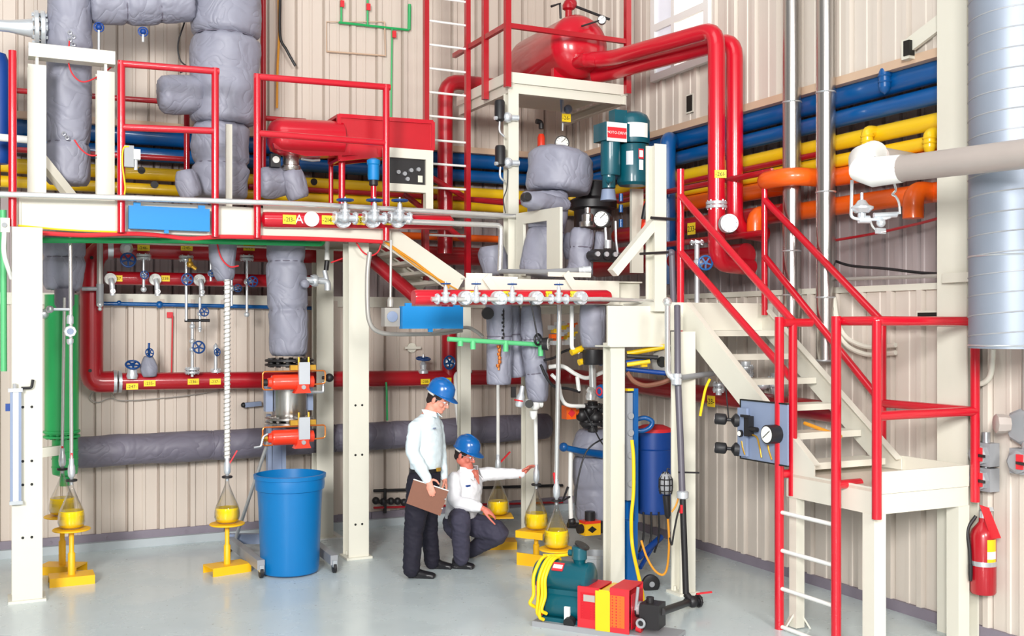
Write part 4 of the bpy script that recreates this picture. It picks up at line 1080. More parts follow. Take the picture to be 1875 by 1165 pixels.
# grey conduit from column to the blue panel
MB().tube(curve([at_y(x, y, 9.6) for x, y in ((677, 462), (673, 500), (673, 560), (677, 590), (690, 606), (720, 612), (800, 611), (846, 605))]), .022, 10).thing('conduit', 'grey conduit curving from the column to the hanging blue panel', 'conduit', 'conduit')
MB().tube(curve([at_y(x, y, 9.55) for x, y in ((790, 610), (850, 600), (870, 606), (884, 617))]), .018, 10).thing('conduit', 'short grey flexible conduit right of the hanging blue panel', 'conduit', 'conduit')
o = at_y(715, 545, 9.4)
MB().tube([at_y(716, 440, 9.4), at_y(715, 545, 9.4)], .012, 8).lathe(at_y(715, 562, 9.4), UP, [(.03, 0), (.03, .06), (.018, .09)], 10).thing('conduit_drop', 'slim conduit dropping from the upper platform corner to the instrument box', 'conduit', 'conduit')
# light green pipe with stubs and a dial gauge
t = thing('light_green_pipe', 'light green pipe with hanging stubs below the middle platform', 'pipe', at_y(900, 640, 8.9))
m = MB().tube([at_y(820, 621, 8.9), at_y(1000, 632, 8.9)], .022, 12)
for px, py in ((843, 634), (866, 640), (926, 644), (990, 652)):
    m.tube([at_y(px, 624, 8.9), at_y(px, py, 8.9)], .026, 10)
m.ball(at_y(992, 630, 8.9), .045)
m.build('pipe_body', 'lgreen', t)
MB().torus(at_y(985, 622, 8.85), (.5, -1, 0), .05, .012, 14, 6).build('hand_loop', 'hose', t)
def dial(label, o, nrm, R, dep=.05, rim='dark', name='dial_gauge', loc=None):
    o, nrm = V(o), V(nrm).normalized(); a, b, c = frame(nrm)
    t = thing(name, label, 'gauge', loc or o - UP * R)
    MB().lathe(o, -nrm, [(R * .86, -.004), (R, -.002), (R, .006), (R * .92, dep * .6), (R * .92, dep), (0, dep)], 24).build('case', rim, t)
    MB().lathe(o + nrm * .0065, -nrm, [(R * .85, 0), (R * .85, .004)], 24).build('dial_face', 'silk', t)
    u = UP; r = u.cross(nrm).normalized()
    n = MB().beam(o + nrm * .008 + (u - r) * R * .1, o + nrm * .008 + (r * .5 + u * .6) * R, R * .06, .002, up=nrm)
    for k in range(9):
        th = radians(-130 + k * 32); d = u * cos(th) + r * sin(th); n.beam(o + nrm * .008 + d * R * .66, o + nrm * .008 + d * R * .8, R * .04, .002, up=nrm)
    n.build('needle_and_marks', 'ink', t)
    return t
dial('white dial gauge at the right end of the light green pipe', at_y(1003, 630, 8.82), (.75, -.6, 0), .062)

# ------------------------------------------------------------------ stair from the upper to the middle platform
t = thing('platform_stair', 'short cream stair descending from the upper to the middle platform', 'stair', at_y(840, 525, 10.25))
s0, s1 = at_y(708, 432, 10.25), at_y(840, 524, 10.25)
for dy in (0, 1.0): MB().channel(s0 + V((0, dy, 0)), s1 + V((0, dy, 0)), .06, .22, side=V((0, -1 if dy == 0 else 1, 0))).build('stringer', 'cream', t)
for i in range(5):
    p = s0.lerp(s1, (i + .5) / 5) + V((0, .03, .0))
    MB().box((p.x - .13, p.y, p.z - .02), (p.x + .13, p.y + .94, p.z + .01)).build('tread', 'cream', t)
MB().tube([at_y(701, 440, 10.17), at_y(760, 480, 10.17), at_y(822, 527, 10.17)], .013, 8).tube([at_y(704, 443, 10.16), at_y(762, 488, 10.16), at_y(845, 535, 10.16)], .008, 8).thing('orange_cable', 'orange cable running down the short cream stair', 'cable', 'ocord')
t = thing('stair_handrail', 'dark red handrail on the far side of the short cream stair', 'railing', at_y(857, 500, 11.2))
m = [((712, 280), (858, 365)), ((858, 365), (926, 372)), ((740, 356), (858, 446))]
for a, b in m: MB().tube([at_y(*a, 11.2), at_y(*b, 11.2)], .032, 10).build('rail', 'dred', t)
for px, y0, y1 in ((776, 315, 460), (858, 365, 505)): MB().tube([at_y(px, y0, 11.2), at_y(px, y1, 11.2)], .03, 10).build('post', 'dred', t)
MB().tube([at_y(678, 474, 10.9), at_y(766, 548, 10.9)], .075, 14).thing('sloping_red_pipe', 'dark red pipe sloping down behind the hanging blue panel', 'pipe', 'dred')

# ------------------------------------------------------------------ red ladder and pipe at the back
yl = 10.95
zz0 = 2.85
t = thing('ladder', 'tall dark red ladder with white rungs against the back wall', 'ladder', (at_y(818, 300, yl).x, yl, zz0))
xa, xb = at_y(780, 200, yl).x, at_y(856, 200, yl).x
for x, z0 in ((xa, zz0), (xb, zz0)): MB().box((x - .026, yl - .03, z0), (x + .026, yl + .03, 7.2)).build('stile', 'dred', t)
zr_ = at_y(818, 172, yl).z
for i in range(-6, 6):
    z = zr_ + i * .262
    if z > 3: MB().cyl((xa + .02, yl, z), (xb - .02, yl, z), .013, 8).build('rung', 'white', t)
MB().tube([at_y(815, 465, 11.45), at_y(815, 148, 11.45), V((5.6, 11.45, at_y(815, 148, 11.45).z))], .09, 16, fl=.2).thing('red_riser_pipe', 'red riser pipe with a top elbow behind the ladder', 'pipe', 'dred')

# ------------------------------------------------------------------ tank platform and red tank
yd = 10.0
p0, p1 = at_y(930, 131, yd), at_y(1149, 166, yd); zt_ = p0.z
x0, x1 = p0.x, p1.x
t = thing('tank_platform', 'small high cream platform carrying the red tank', 'platform', (x0 + .06, yd + .06, 2.75))
yb = at_x(836, 187, x0).y
MB().box((x0, yd, zt_ - .11), (x1, yd + .02, zt_)).box((x0, yd, zt_ - .11), (x0 + .02, yb, zt_)).build('fascia', 'cream', t)
MB().channel((x0 + .02, yd + .06, zt_ - .16), (x1, yd + .06, zt_ - .16), .06, .1).build('front_beam', 'cream', t)
MB().channel((x0 + .06, yd + .02, zt_ - .16), (x0 + .06, yb, zt_ - .16), .06, .1, side=V((-1, 0, 0))).build('side_beam', 'cream', t)
MB().channel((x1 - .04, yd + .02, zt_ - .16), (x1 - .04, yb, zt_ - .16), .06, .1, side=V((1, 0, 0))).build('side_beam', 'cream', t)
MB().box((x0 + .02, yd + .02, zt_ - .05), (x1, yb, zt_ - .02)).build('deck_plate', 'cream', t)
MB().ibeam((x0 + .07, yd + .07, 2.75), (x0 + .07, yd + .07, zt_ - .21), .12, .12, .012, up=V((0, 1, 0))).build('leg', 'cream', t)
# rails round the tank
t = thing('tank_railing', 'dark red rails around the red tank on its high platform', 'railing', (x0, yd, zt_ - .2))
zr_ = at_y(927, 48, yd).z
for x, y, z0 in ((x0 - .02, yd - .03, zt_ - .17), (x1 - .02, yd - .03, zt_ - .1), (x0 - .03, at_x(893, 180, x0).y, zt_ - .2)): MB().box((x - .03, y - .03, z0), (x + .03, y + .03, 6.6)).build('post', 'dred', t)
MB().beam((x0, yd - .03, zr_), (x1, yd - .03, zr_), .045, .05).build('rail', 'dred', t)
MB().beam((x0 - .03, yd - .03, zr_), (x0 - .03, yb, zr_), .045, .05).build('rail', 'dred', t)
# tank
tc_ = at_y(1064, 83, 10.25); R = .345
t = thing('red_tank', 'red horizontal tank with dished ends on the high platform', 'tank', (tc_.x, 10.8, tc_.z - R))
MB().lathe((tc_.x, 10.12, tc_.z), (0, 1, 0), [(0, -.01), (.12, 0), (.22, .03), (.3, .08), (R, .16), (R + .004, .2), (R, .22), (R, 1.25), (.3, 1.36), (.22, 1.42), (.1, 1.45), (0, 1.46)], 40, cap=False).build('shell', 'red', t)
nz = at_y(1080, 122, 9.95)
MB().tube([V((nz.x - .02, 10.25, tc_.z - .2)), V((nz.x - .02, 10.0, tc_.z - .22)), V((nz.x + .06, 9.9, tc_.z - .24))], .075, 14, fl=.1).build('nozzle', 'red', t)
for y in (10.45, 11.15): MB().box((tc_.x - .25, y - .03, zt_ - .02), (tc_.x + .25, y + .03, tc_.z - .22)).build('saddle', 'red', t)
o = V((tc_.x - .02, 10.5, tc_.z + R))
MB().lathe(o, UP, [(.04, -.02), (.04, .1), (.07, .12), (.07, .16), (.05, .2), (.02, .24)], 14).ball(o + V((.03, 0, .18)), .07).build('top_valve', 'dred', t)
MB().tube([o + V((.05, -.02, .16)), o + V((.5, -.06, .05))], .016, 8).tube([o + V((-.1, 0, .0)), o + V((-.12, -.02, .16)), o + V((-.25, -.06, .1))], .014, 8).build('lever_rod', 'hose', t)
g = at_y(1102, 36, 10.05)
t = dial('small dial gauge on a bent stem at the front of the red tank', g, (-.5, -.8, 0), .05)
MB().tube([g + V((0, .02, 0)), at_y(1065, 48, 10.05)], .01, 8).build('stem', 'hose', t)
# twin red pipes from the tank to the stair
zp = at_y(1090, 128, 9.95).z
xpA, xpB = at_y(1313, 60, 8.35).x, 0
pA = at_d(1312, 53, 10.15)
t = thing('red_tank_pipe', 'front red pipe running from the tank and dropping beside the stair head', 'pipe', V((pA.x, pA.y, 2.9)))
zz = lambda py, q: EYE.z + (HZ - py) * mpp(q)
q0 = V((nz.x + .06, 9.9, tc_.z - .24))
q1 = V((pA.x, pA.y, pA.z)); q2 = V((pA.x, pA.y, zz(482, pA))); q3 = q2 + V((.5, .12, -.02))
MB().tube([V((nz.x - .02, 10.02, tc_.z - .22)), q0 + V((.1, -.1, 0)), q1, q2, q3], .082, 20, fl=.17).build('pipe_body', 'red', t)
pipe_tag(t, V((pA.x - .02, pA.y - .088, zz(321, pA))), '-261-', .11, .075, V((-.45, -.9, 0)).normalized())
for k_ in (372, 379): MB().flange(V((pA.x, pA.y, zz(k_, pA))), UP, .1, .03, 8, 20).build('flange', 'valve', t)
pB = at_d(1345, 73, 10.35)
t = thing('red_tank_pipe', 'rear red pipe running from the tank, just right of its twin', 'pipe', V((pB.x, pB.y, 3.0)))
MB().tube([V((6.02, 10.25, pB.z)), V((6.09, 10.09, pB.z)), V((pB.x, pB.y, pB.z)), V((pB.x, pB.y, zz(420, pB))), V((pB.x + .4, pB.y + .05, zz(425, pB)))], .082, 20, fl=.17).build('pipe_body', 'red', t)
c = at_d(1335, 409, 9.9)
t = thing('blind_flange', 'round bolted steel blind flange in front of the red pipes at the stair head', 'flange', c - UP * .09)
MB().flange(c, (-.35, -.9, 0), .088, .035, 10, 26).flange(c + V((.02, .05, 0)), (-.35, -.9, 0), .088, .03, 10, 26).build('disc', 'steel', t)
MB().cyl(c, c + V((.08, .22, 0)), .055, 14).build('neck', 'dred', t)
# small valve with blue wheel under the red pipes
o = at_d(1285, 482, 10.2)
t = thing('gate_valve', 'steel valve with a light blue wheel behind the left stair handrail', 'valve', o - V((0, 0, .3)))
MB().tube([o + V((-.02, .05, .22)), o + V((-.02, .05, -.42))], .025, 10).ball(o + V((-.02, .03, 0)), .05).flange(o + V((-.02, .05, .2)), UP, .07, .025, 6, 16).build('valve_body', 'valve', t)
MB().handwheel(o - V((0, .06, 0)), (-.4, -1, 0), .075).build('handwheel', 'blue', t)

# ------------------------------------------------------------------ stair down to the landing
XL, XR_, YT, YL_, ZTp, ZL_ = 5.58, 6.47, 7.95, 6.36, 2.56, 1.2
t = thing('steel_stair', 'cream steel stair descending from the middle platform to the landing', 'stair', (6.0, 6.4, 1.2))
for x in (XL, XR_):
    sl = (ZTp - ZL_ - .06) / (YT - YL_)
    pr = [(x, YT, ZTp - .26), (x, YT, ZTp), (x, YT - .05, ZTp), (x, YL_ - .12, ZL_ + .1), (x, YL_ - .12, ZL_ + .012), (x, YL_ + .12, ZL_ + .012)]
    MB().prism(pr, V((.012, 0, 0))).beam((x + (.03 if x < 6 else -.02), YT - .05, ZTp - .004), (x + (.03 if x < 6 else -.02), YL_ - .12, ZL_ + .096), .06, .01).build('stringer', 'cream', t)
nT = 6
for i in range(nT):
    f = (i + .5) / nT
    y = YT + (YL_ - YT) * f; z = ZTp - .16 + (ZL_ + .04 - ZTp + .1) * f
    MB().box((XL + .04, y - .12, z), (XR_ - .04, y + .12, z + .006)).box((XL + .04, y - .125, z - .04), (XR_ - .04, y - .12, z + .01)).build('tread', 'cream', t)
pc = thing('stair_head_platform', 'cream platform at the head of the stair', 'platform', (6.0, 8.0, 2.3))
MB().box((5.3, YT + .02, ZTp - .08), (6.6, 10.4, ZTp)).build('deck_plate', 'cream', pc)
MB().box((5.45, YT - .01, ZTp - .25), (6.6, YT + .02, ZTp)).build('edge_plate', 'cream', pc)
lt = thing('stair_landing', 'cream steel landing with toe boards at the foot of the stair', 'landing', (6.0, 6.0, 0))
xl, xr, yf, yb = 5.58, 6.5, 5.62, 6.55
MB().box((xl, yf, ZL_ - .02), (xr, yb, ZL_)).build('deck_grating', 'grate', lt)
MB().box((xl, yf, 1.02), (xr, yf + .012, ZL_ - .04)).box((xl, yf - .006, ZL_ - .036), (xr, yf + .01, 1.32)).build('front_toe_board', 'cream', lt)
MB().box((xr - .012, yf, 1.02), (xr, yb, 1.32)).build('side_toe_board', 'cream', lt)
MB().box((xl, yf, 1.02), (xl + .012, yb, ZL_ + .012)).box((xl, yb - .012, 1.02), (xr, yb, ZL_ + .01)).build('edge_channel', 'cream', lt)
for x, y in ((xl + .05, yf + .06), (xr - .04, yf + .06), (xl + .05, yb - .06)):
    w = .055 if y < 6 else .04
    MB().box((x - w, y - w, .01), (x + w, y + w, 1.02)).build('leg', 'cream', lt)
MB().beam((xl + .05, yb - .06, .16), (xl - .04, yb - .02, .0), .05, .012).beam((xl + .05, yb - .06, .16), (xl + .14, yb - .1, .0), .05, .012).build('foot_bracket', 'cream', lt)
# landing rails
RR = .034
t = thing('guard_rail', 'red guard rail around the stair landing', 'railing', (xl, yf, 1.0))
zt2 = 2.385
for x, y, z0 in ((5.56, 5.585, 1.0), (6.53, 5.585, 1.05), (6.53, 6.5, 1.2)): MB().tube([(x, y, z0), (x, y, zt2)], RR, 14).build('post', 'red', t)
zm = 1.72
MB().tube([(5.545, 5.9, zt2), (5.56, 5.585, zt2), (6.62, 5.585, zt2)], RR, 14, fl=.03).build('top_rail', 'red', t)
MB().tube([(6.53, 6.5, zt2), (6.53, 5.585, zt2)], RR, 14).build('top_rail', 'red', t)
MB().tube([(5.56, 5.585, zm), (6.53, 5.585, zm)], RR, 14).build('mid_rail', 'red', t)
MB().tube([(6.53, 6.5, zm), (6.53, 5.585, zm)], RR, 14).build('mid_rail', 'red', t)
# stair handrails
t = thing('stair_handrail', 'red handrail on the left side of the long stair', 'railing', (5.55, 7.2, 1.1))
pz = lambda px, py, x: at_x(px, py, x)
u0 = pz(1246, 310, 5.58); yq = u0.y
MB().tube([(5.58, yq, 2.17), (5.58, yq, u0.z)], RR, 14).build('post', 'red', t)
MB().tube([(5.58, yq, pz(1246, 358, 5.58).z), (5.6, 6.5, zt2)], RR * .93, 14).build('top_rail', 'red', t)
MB().tube([(5.58, yq, pz(1246, 462, 5.58).z), (5.6, 6.5, 1.93)], RR * .93, 14).build('mid_rail', 'red', t)
MB().tube([(5.6, 6.5, 1.03), (5.6, 6.5, zt2)], RR, 14).build('post', 'red', t)
MB().tube([(5.5, 6.5, zt2 - .01), (5.78, 6.5, zt2 - .01)], RR, 14).build('top_stub', 'red', t)
t = thing('stair_handrail', 'red handrail on the right side of the long stair', 'railing', (6.5, 7.2, 1.2))
u1 = pz(1400, 312, 6.42); yq = u1.y
MB().tube([(6.42, yq, 2.45), (6.42, yq, u1.z)], RR * .85, 14).build('post', 'red', t)
MB().tube([(6.42, yq, pz(1400, 366, 6.42).z), (6.53, 6.5, zt2)], RR * .93, 14).build('top_rail', 'red', t)
MB().tube([(6.42, yq, pz(1400, 470, 6.42).z), (6.53, 6.5, 1.72)], RR * .93, 14).build('mid_rail', 'red', t)
t = thing('guard_rail', 'dark red guard rail along the right edge of the stair head platform', 'railing', (6.5, 9.0, 2.5))
ztop, zmid = pz(1400, 316, 6.42).z, pz(1400, 426, 6.42).z
MB().tube([(6.42, yq - .1, ztop), (6.42, 10.4, ztop)], .03, 12).build('rail', 'dred', t)
MB().tube([(6.42, yq, zmid), (6.42, 10.4, zmid)], .03, 12).build('rail', 'dred', t)
# access ladder on the landing
t = thing('ladder', 'red access ladder with white rungs up to the stair landing', 'ladder', (5.49, 6.2, 0))
y1_, y2_ = at_x(1427, 900, 5.49).y, at_x(1531, 900, 5.49).y
for y in (y1_, y2_): MB().tube([(5.49, y, .0), (5.49, y, 2.42)], .036, 14).build('stile', 'red', t)
zr_ = at_x(1480, 950, 5.49).z
for i in range(4): MB().tube([(5.49, y1_ - .02, zr_ - i * .295), (5.49, y2_ + .02, zr_ - i * .295)], .016, 10).build('rung', 'white', t)
for y in (y1_, y2_): MB().tube([(5.49, y, 1.2), (5.72, y, 1.2)], .034, 12).build('grab_stub', 'red', t)

# ------------------------------------------------------------------ right wall: column, stacks, ducts
ca, cb = at_x(1716, 400, 6.55), at_x(1770, 400, 6.55)
t = thing('wall_column', 'wide cream wall column behind the stair landing', 'column', (6.6, (ca.y + cb.y) / 2, 0))
ym = (ca.y + cb.y) / 2; w = ca.y - cb.y
MB().box((6.55, ym - w / 2, 0), (6.565, ym + w / 2, 8)).box((6.565, ym - .006, 0), (6.665, ym + .006, 8)).box((6.665, ym - w / 2, 0), (6.68, ym + w / 2, 8)).build('i_section', 'cream', t)
MB().tube([(6.6, cb.y - .05, 1.4), (6.6, cb.y - .05, 3.3)], .02, 10).build('conduit', 'steel', t)
a, b = at_x(1740, 509, 6.5), at_x(1800, 511, 6.4)
MB().beam((6.52, ym + .05, a.z), (6.42, 5.15, a.z), .03, .07).build('duct_bracket', 'cream', t)
o = at_x(1680, 68, XW - .06)
MB().beam(at_x(1667, 82, XW - .06), at_x(1722, 40, XW - .06), .03, .12, up=V((0, 0, 1))).box((XW - .1, o.y + .05, o.z - .16), (XW - .03, o.y + .13, o.z + .0)).thing('diagonal_brace', 'cream diagonal brace bolted high on the wall beside the wide column', 'brace', 'cream')
c = at_x(1661, 79, XW - .1); MB().box((c.x - .01, c.y - .03, c.z - .1), (c.x + .05, c.y + .03, c.z + .02)).thing('dark_slot', 'black slot beside the lower end of the diagonal wall brace', 'opening', 'ink')
def stack(label, px, X, pyb, seams, r=.083):
    c = at_x(px, 400, X)
    t = thing('steel_stack', label, 'pipe', (X, c.y, at_x(px, pyb, X).z))
    zb_ = at_x(px, pyb, X).z
    MB().cyl((X, c.y, zb_), (X, c.y, 8), r, 26).build('pipe_body', 'inox', t)
    for py in seams: MB().torus((X, c.y, at_x(px, py, X).z), UP, r, .008, 26, 6).build('seam_band', 'steel', t)
    MB().torus((X, c.y, zb_), UP, r - .008, .012, 26, 6).build('end_ring', 'steel', t)
stack('left one of the two tall stainless stacks on the right wall', 1450, 6.585, 640, (188, 460, 540))
stack('right one of the two tall stainless stacks on the right wall', 1512, 6.585, 660, (170, 352, 545))
a = at_x(1790, 640, 6.2)
c = at_d(1851, 400, 7.2); R = 72 * 7.2 / F
t = thing('spiral_duct', 'large galvanized spiral duct hanging beside the wide wall column', 'duct', (c.x, c.y, at_d(1851, 640, 7.2).z))
zb_ = at_d(1851, 638, 7.2).z
MB().lathe((c.x, c.y, zb_), UP, [(R - .01, 0), (R, 0), (R, 6)], 48, cap=False).build('duct_wall', 'spiral', t)
m = MB(); pts = []; pitch = .133
n = int(4.6 / pitch * 24)
for i in range(n):
    th = 2 * pi * i / 24 + 1.0; pts.append(V((c.x + cos(th) * R, c.y + sin(th) * R, zb_ + .05 + pitch * i / 24)))
m.tube(pts, .0055, 5); m.build('spiral_seam', 'grey', t)
m = MB()
for z in (.02, .62): m.torus((c.x, c.y, zb_ + z), UP, R + .002, .006, 48, 5)
m.build('hoop', 'steel', t)
# grey pipe with cream elbow crossing in front of the column
e0 = at_d(1590, 308, 7.75)
e1 = at_d(1650, 309, 7.55); e2 = at_d(1930, 275, 6.3)
e2 = e1 + (e2 - e1) * 1.9
t = thing('grey_pvc_pipe', 'thick grey-tan pipe with cream elbow crossing in front of the wall column', 'pipe', e0 - UP * .1)
MB().tube([e1, e2], .092, 22).cyl(at_d(1612, 286, 8.0), at_d(1690, 300, 8.6), .07, 16).build('pipe_body', 'pvc', t)
MB().tube([at_d(1600, 283, 8.05), at_d(1582, 293, 7.85), at_d(1582, 308, 7.72), at_d(1600, 315, 7.7), e1 + (e2 - e1).normalized() * .0], [.105, .112, .112, .11, .1], 22).build('cream_elbow', 'white', t, label='cream plastic elbow')
m = MB().torus(at_d(1650, 309, 7.55), (e2 - e1), .093, .006, 22, 6)
m.build('joint_ring', 'conduit', t)
# vent regulator under it
o = at_d(1582, 380, 7.9)
t = thing('gas_regulator', 'silver gas regulator with thin looped tubing under the grey-tan pipe', 'regulator', o - UP * .1)
k = mpp(o)
def q(px, py, dd=0): return at_d(px, py, 7.9 + dd)
MB().lathe(q(1578, 390), UP, [(.05, 0), (.085, .03), (.085, .045), (.05, .06), (.03, .09), (.012, .1), (.012, .15)], 18).cyl(q(1578, 400), q(1578, 388), .03, 12).build('diaphragm_case', 'valve', t)
MB().tube([q(1560, 330), q(1559, 372), q(1558, 398), q(1572, 402), q(1620, 402), q(1645, 390)], .012, 8, fl=.05).cyl(q(1572, 402), q(1592, 402), .03, 10).cyl(q(1600, 395), q(1642, 393), .022, 10).ball(q(1613, 408), .035).build('manifold', 'valve', t)
MB().tube(curve([q(1637, 335), q(1640, 348), q(1634, 356), q(1640, 360), q(1646, 372), q(1648, 392)]), .009, 8).tube(curve([q(1592, 398), q(1598, 415), q(1610, 425), q(1622, 424)]), .008, 8).build('looped_tube', 'chrome', t)
MB().box(tuple(q(1605, 428) - V((.02, .02, 0))), tuple(q(1625, 418) + V((.0, .03, 0)))).build('relief_block', 'valve', t)
# cables and conduits in the recess
MB().tube(curve([at_x(x, y, XW - .02) for x, y in ((1528, 478), (1560, 487), (1620, 492), (1680, 499), (1725, 502))]), .012, 8).thing('black_cable', 'black cable sagging along the recess of the right wall', 'cable', 'hose')
MB().tube([at_x(1520, 512, XW - .06), at_x(1725, 505, XW - .06)], .016, 8).thing('conduit', 'thin pale conduit along the bottom of the right wall recess', 'conduit', 'conduit')
MB().tube(curve([at_x(x, y, XW + .05) for x, y in ((1530, 440), (1600, 428), (1680, 410), (1725, 398))]), .012, 8).thing('brown_line', 'thin brown line rising along the right wall recess', 'pipe', 'dred')
for dx, lab in ((0, 'upper one of the two pale conduits bending behind the right stair handrail'), (14, 'lower one of the two pale conduits bending behind the right stair handrail')):
    MB().tube(curve([at_x(x, y + dx, XW - .1) for x, y in ((1528, 545), (1534, 590), (1550, 618), (1575, 632), (1600, 636), (1640, 632))]), .02, 8).thing('conduit', lab, 'conduit', 'cream')
a = at_x(1790, 690, XW - .06)
MB().tube(curve([at_x(x, y, XW - .08) for x, y in ((1783, 703), (1800, 701), (1814, 685), (1818, 640))]), .022, 10).thing('conduit', 'cream conduit curving out from under the spiral duct', 'conduit', 'cream')
# switch boxes
def switch(label, px, py, s=1., face=(-1, 0, 0)):
    c = at_x(px, py, XW - .12)
    t = thing('switch_box', label, 'switch', c - UP * .1 * s, None)
    MB().box((c.x, c.y - .09 * s, c.z - .09 * s), (c.x + .1, c.y + .09 * s, c.z + .09 * s)).lathe((c.x, c.y, c.z), (-1, 0, 0), [(.085 * s, 0), (.085 * s, .04), (.06 * s, .06)], 8).build('housing', 'grey', t)
    MB().box((c.x - .07, c.y - .07 * s, c.z - .045 * s), (c.x - .055, c.y - .02 * s, c.z + .06 * s)).build('red_plate', 'wire', t, label='red plate')
    MB().beam((c.x - .09, c.y - .12 * s, c.z), (c.x - .065, c.y - .02 * s, c.z), .012, .02).build('lever', 'dark', t)
    MB().cyl((c.x + .06, c.y, c.z + .09 * s), (c.x + .06, c.y, c.z + .17 * s), .03, 10).build('hub', 'steel', t)
    return t
switch('upper grey switch box above the fire extinguisher', 1795, 832, .95)
switch('lower grey switch box just above the fire extinguisher', 1795, 878, .95)
switch('grey switch box with red plate at the right edge, lower of its pair', 1868, 846, 1.)
o = at_x(1862, 782, XW - .12)
t = thing('junction_box', 'grey octagonal junction box at the right edge, upper of its pair', 'junction box', o - UP * .12)
MB().lathe(o + V((.1, 0, 0)), (-1, 0, 0), [(.13, 0), (.13, .06), (.11, .08)], 8).build('housing', 'grey', t)
MB().lathe(o + V((-.02, .05, .02)), (-1, .6, 0), [(.06, 0), (.07, .04), (.07, .09), (.05, .1)], 8).build('cap', 'pvc', t)
MB().tube([o + V((.06, -.03, .12)), o + V((.06, -.03, .75))], .03, 10).build('conduit', 'conduit', t)
MB().tube([at_x(1787, 665, XW - .06), at_x(1787, 805, XW - .06)], .025, 10).thing('conduit', 'vertical pale conduit running down to the two switch boxes', 'conduit', 'conduit')
# fire extinguisher
c = at_x(1800, 1010, XW - .12)
zb_, zt_ = at_x(1798, 1086, XW - .12).z, at_x(1798, 965, XW - .12).z
r = .092
t = thing('fire_extinguisher', 'red fire extinguisher hanging on the wall beside the landing', 'fire extinguisher', (c.x, c.y, zb_))
hgt = zt_ - zb_
MB().lathe((c.x, c.y, zb_), UP, [(.02, .01), (r * .9, 0), (r, .015), (r, hgt - .06), (r * .85, hgt - .02), (r * .5, hgt + .02), (.03, hgt + .04), (.03, hgt + .07)], 30).build('cylinder', 'dred', t)
MB().lathe((c.x, c.y, zb_ + hgt * .43), UP, [(r + .003, 0), (r + .004, .02), (r + .003, .035)], 30).box((c.x - .03, c.y + .02, zb_ + hgt * .43), (XW - .02, c.y + .05, zb_ + hgt * .43 + .03)).build('strap', 'steel', t)
MB().beam((c.x, c.y, zb_ + hgt + .1), (c.x - .03, c.y - .1, zb_ + hgt + .15), .03, .03).lathe((c.x, c.y, zb_ + hgt + .07), UP, [(.03, 0), (.03, .05), (.02, .06)], 12).build('valve_head', 'steel', t)
MB().prism([(c.x - .05, c.y - .09, zb_ + hgt + .16), (c.x - .05, c.y - .01, zb_ + hgt + .17), (c.x - .02, c.y - .09, zb_ + hgt - .07), (c.x - .02, c.y - .17, zb_ + hgt - .05)], V((.006, .0, 0))).build('red_tag', 'wire', t, label='red inspection card')
MB().tube(curve([(c.x - .04, c.y + .03, zb_ + hgt + .08), (c.x - .1, c.y + .05, zb_ + hgt - .02), (c.x - .105, c.y + .03, zb_ + hgt * .65), (c.x - .108, c.y + .02, zb_ + hgt * .25)]), .013, 10).build('hose', 'hose', t)
MB().lathe((c.x - .108, c.y + .02, zb_ + hgt * .2), UP, [(.012, 0), (.016, .05), (.016, .12)], 10).build('nozzle', 'hose', t)
lb = []
for mat_, z0, z1, nm in (('yel', .66, .84, 'yellow_label'), ('silk', .55, .66, 'white_label'), ('yel', .47, .55, 'yellow_label')):
    m = MB(); n = 6; v = []
    for i in range(n + 1):
        th = radians(238 + i * 8); v += [V((c.x + cos(th) * (r + .002), c.y + sin(th) * (r + .002), zb_ + hgt * z)) for z in (z0, z1)]
    m.add(v, [(2 * i, 2 * i + 2, 2 * i + 3, 2 * i + 1) for i in range(n)]); m.build(nm, mat_, t)
# instrument board hung under the stair
XB = 5.47
pa, pb = at_x(1357, 735, XB), at_x(1346, 836, XB)
ye = at_x(1442, 850, XB).y
z1, z0 = at_x(1357, 733, XB).z, at_x(1357, 838, XB).z
t = thing('instrument_board', 'blue-grey instrument board with gauges hung under the long stair', 'instrument panel', (XB, pa.y - .2, z0))
MB().box((XB, ye, z0), (XB + .012, pa.y, z1)).build('board', 'bgrey', t)
m = MB().box((XB - .006, ye, z0 - .01), (XB + .016, pa.y, z0)).box((XB - .006, ye, z1), (XB + .016, pa.y, z1 + .01)).box((XB - .006, pa.y, z0 - .01), (XB + .016, pa.y + .01, z1 + .01))
m.build('edge_trim', 'ink', t)
g = at_x(1404, 796, XB - .1)
MB().lathe(g, (1, 0, 0), [(.066, -.004), (.074, 0), (.074, .1), (.06, .1)], 24).build('gauge_case', 'dark', t)
fc = MB().lathe(g - V((.003, 0, 0)), (1, 0, 0), [(.063, -.002), (.063, .004)], 24).build('gauge_dial', 'silk', t)
MB().beam(g + V((-.008, .04, -.03)), g + V((-.008, -.04, .03)), .004, .003).build('needle', 'ink', fc)
g2 = at_x(1354, 794, XB - .05)
MB().lathe(g2, (1, 0, 0), [(.022, -.004), (.028, 0), (.028, .04)], 18).build('small_gauge', 'dark', t)
MB().lathe(g2 - V((.004, 0, 0)), (1, 0, 0), [(.021, -.002), (.021, .004)], 18).build('small_dial', 'silk', t)
for py in (768, 821):
    p = at_x(1326, py, XB - .1); w_ = at_x(1350, py + 2, XB - .02)
    ax = (p - w_).normalized()
    MB().lathe(w_, ax, [(.055, -.02), (.055, .02), (.03, .04), (.014, .05), (.014, .08), (.04, .09), (.046, .1), (.046, .17), (.04, .18)], 18).build('regulator_knob', 'hose', t)
    MB().lathe(w_ + ax * .182, ax, [(.03, 0), (.03, .004)], 16).build('knob_cap', 'pvc', t)
MB().box((XB - .03, g2.y - .06, z0 + .02), (XB - .006, g2.y + .05, z1 - .06)).build('mounting_block', 'bgrey', t)
p = at_x(1370, 785, XB - .05)
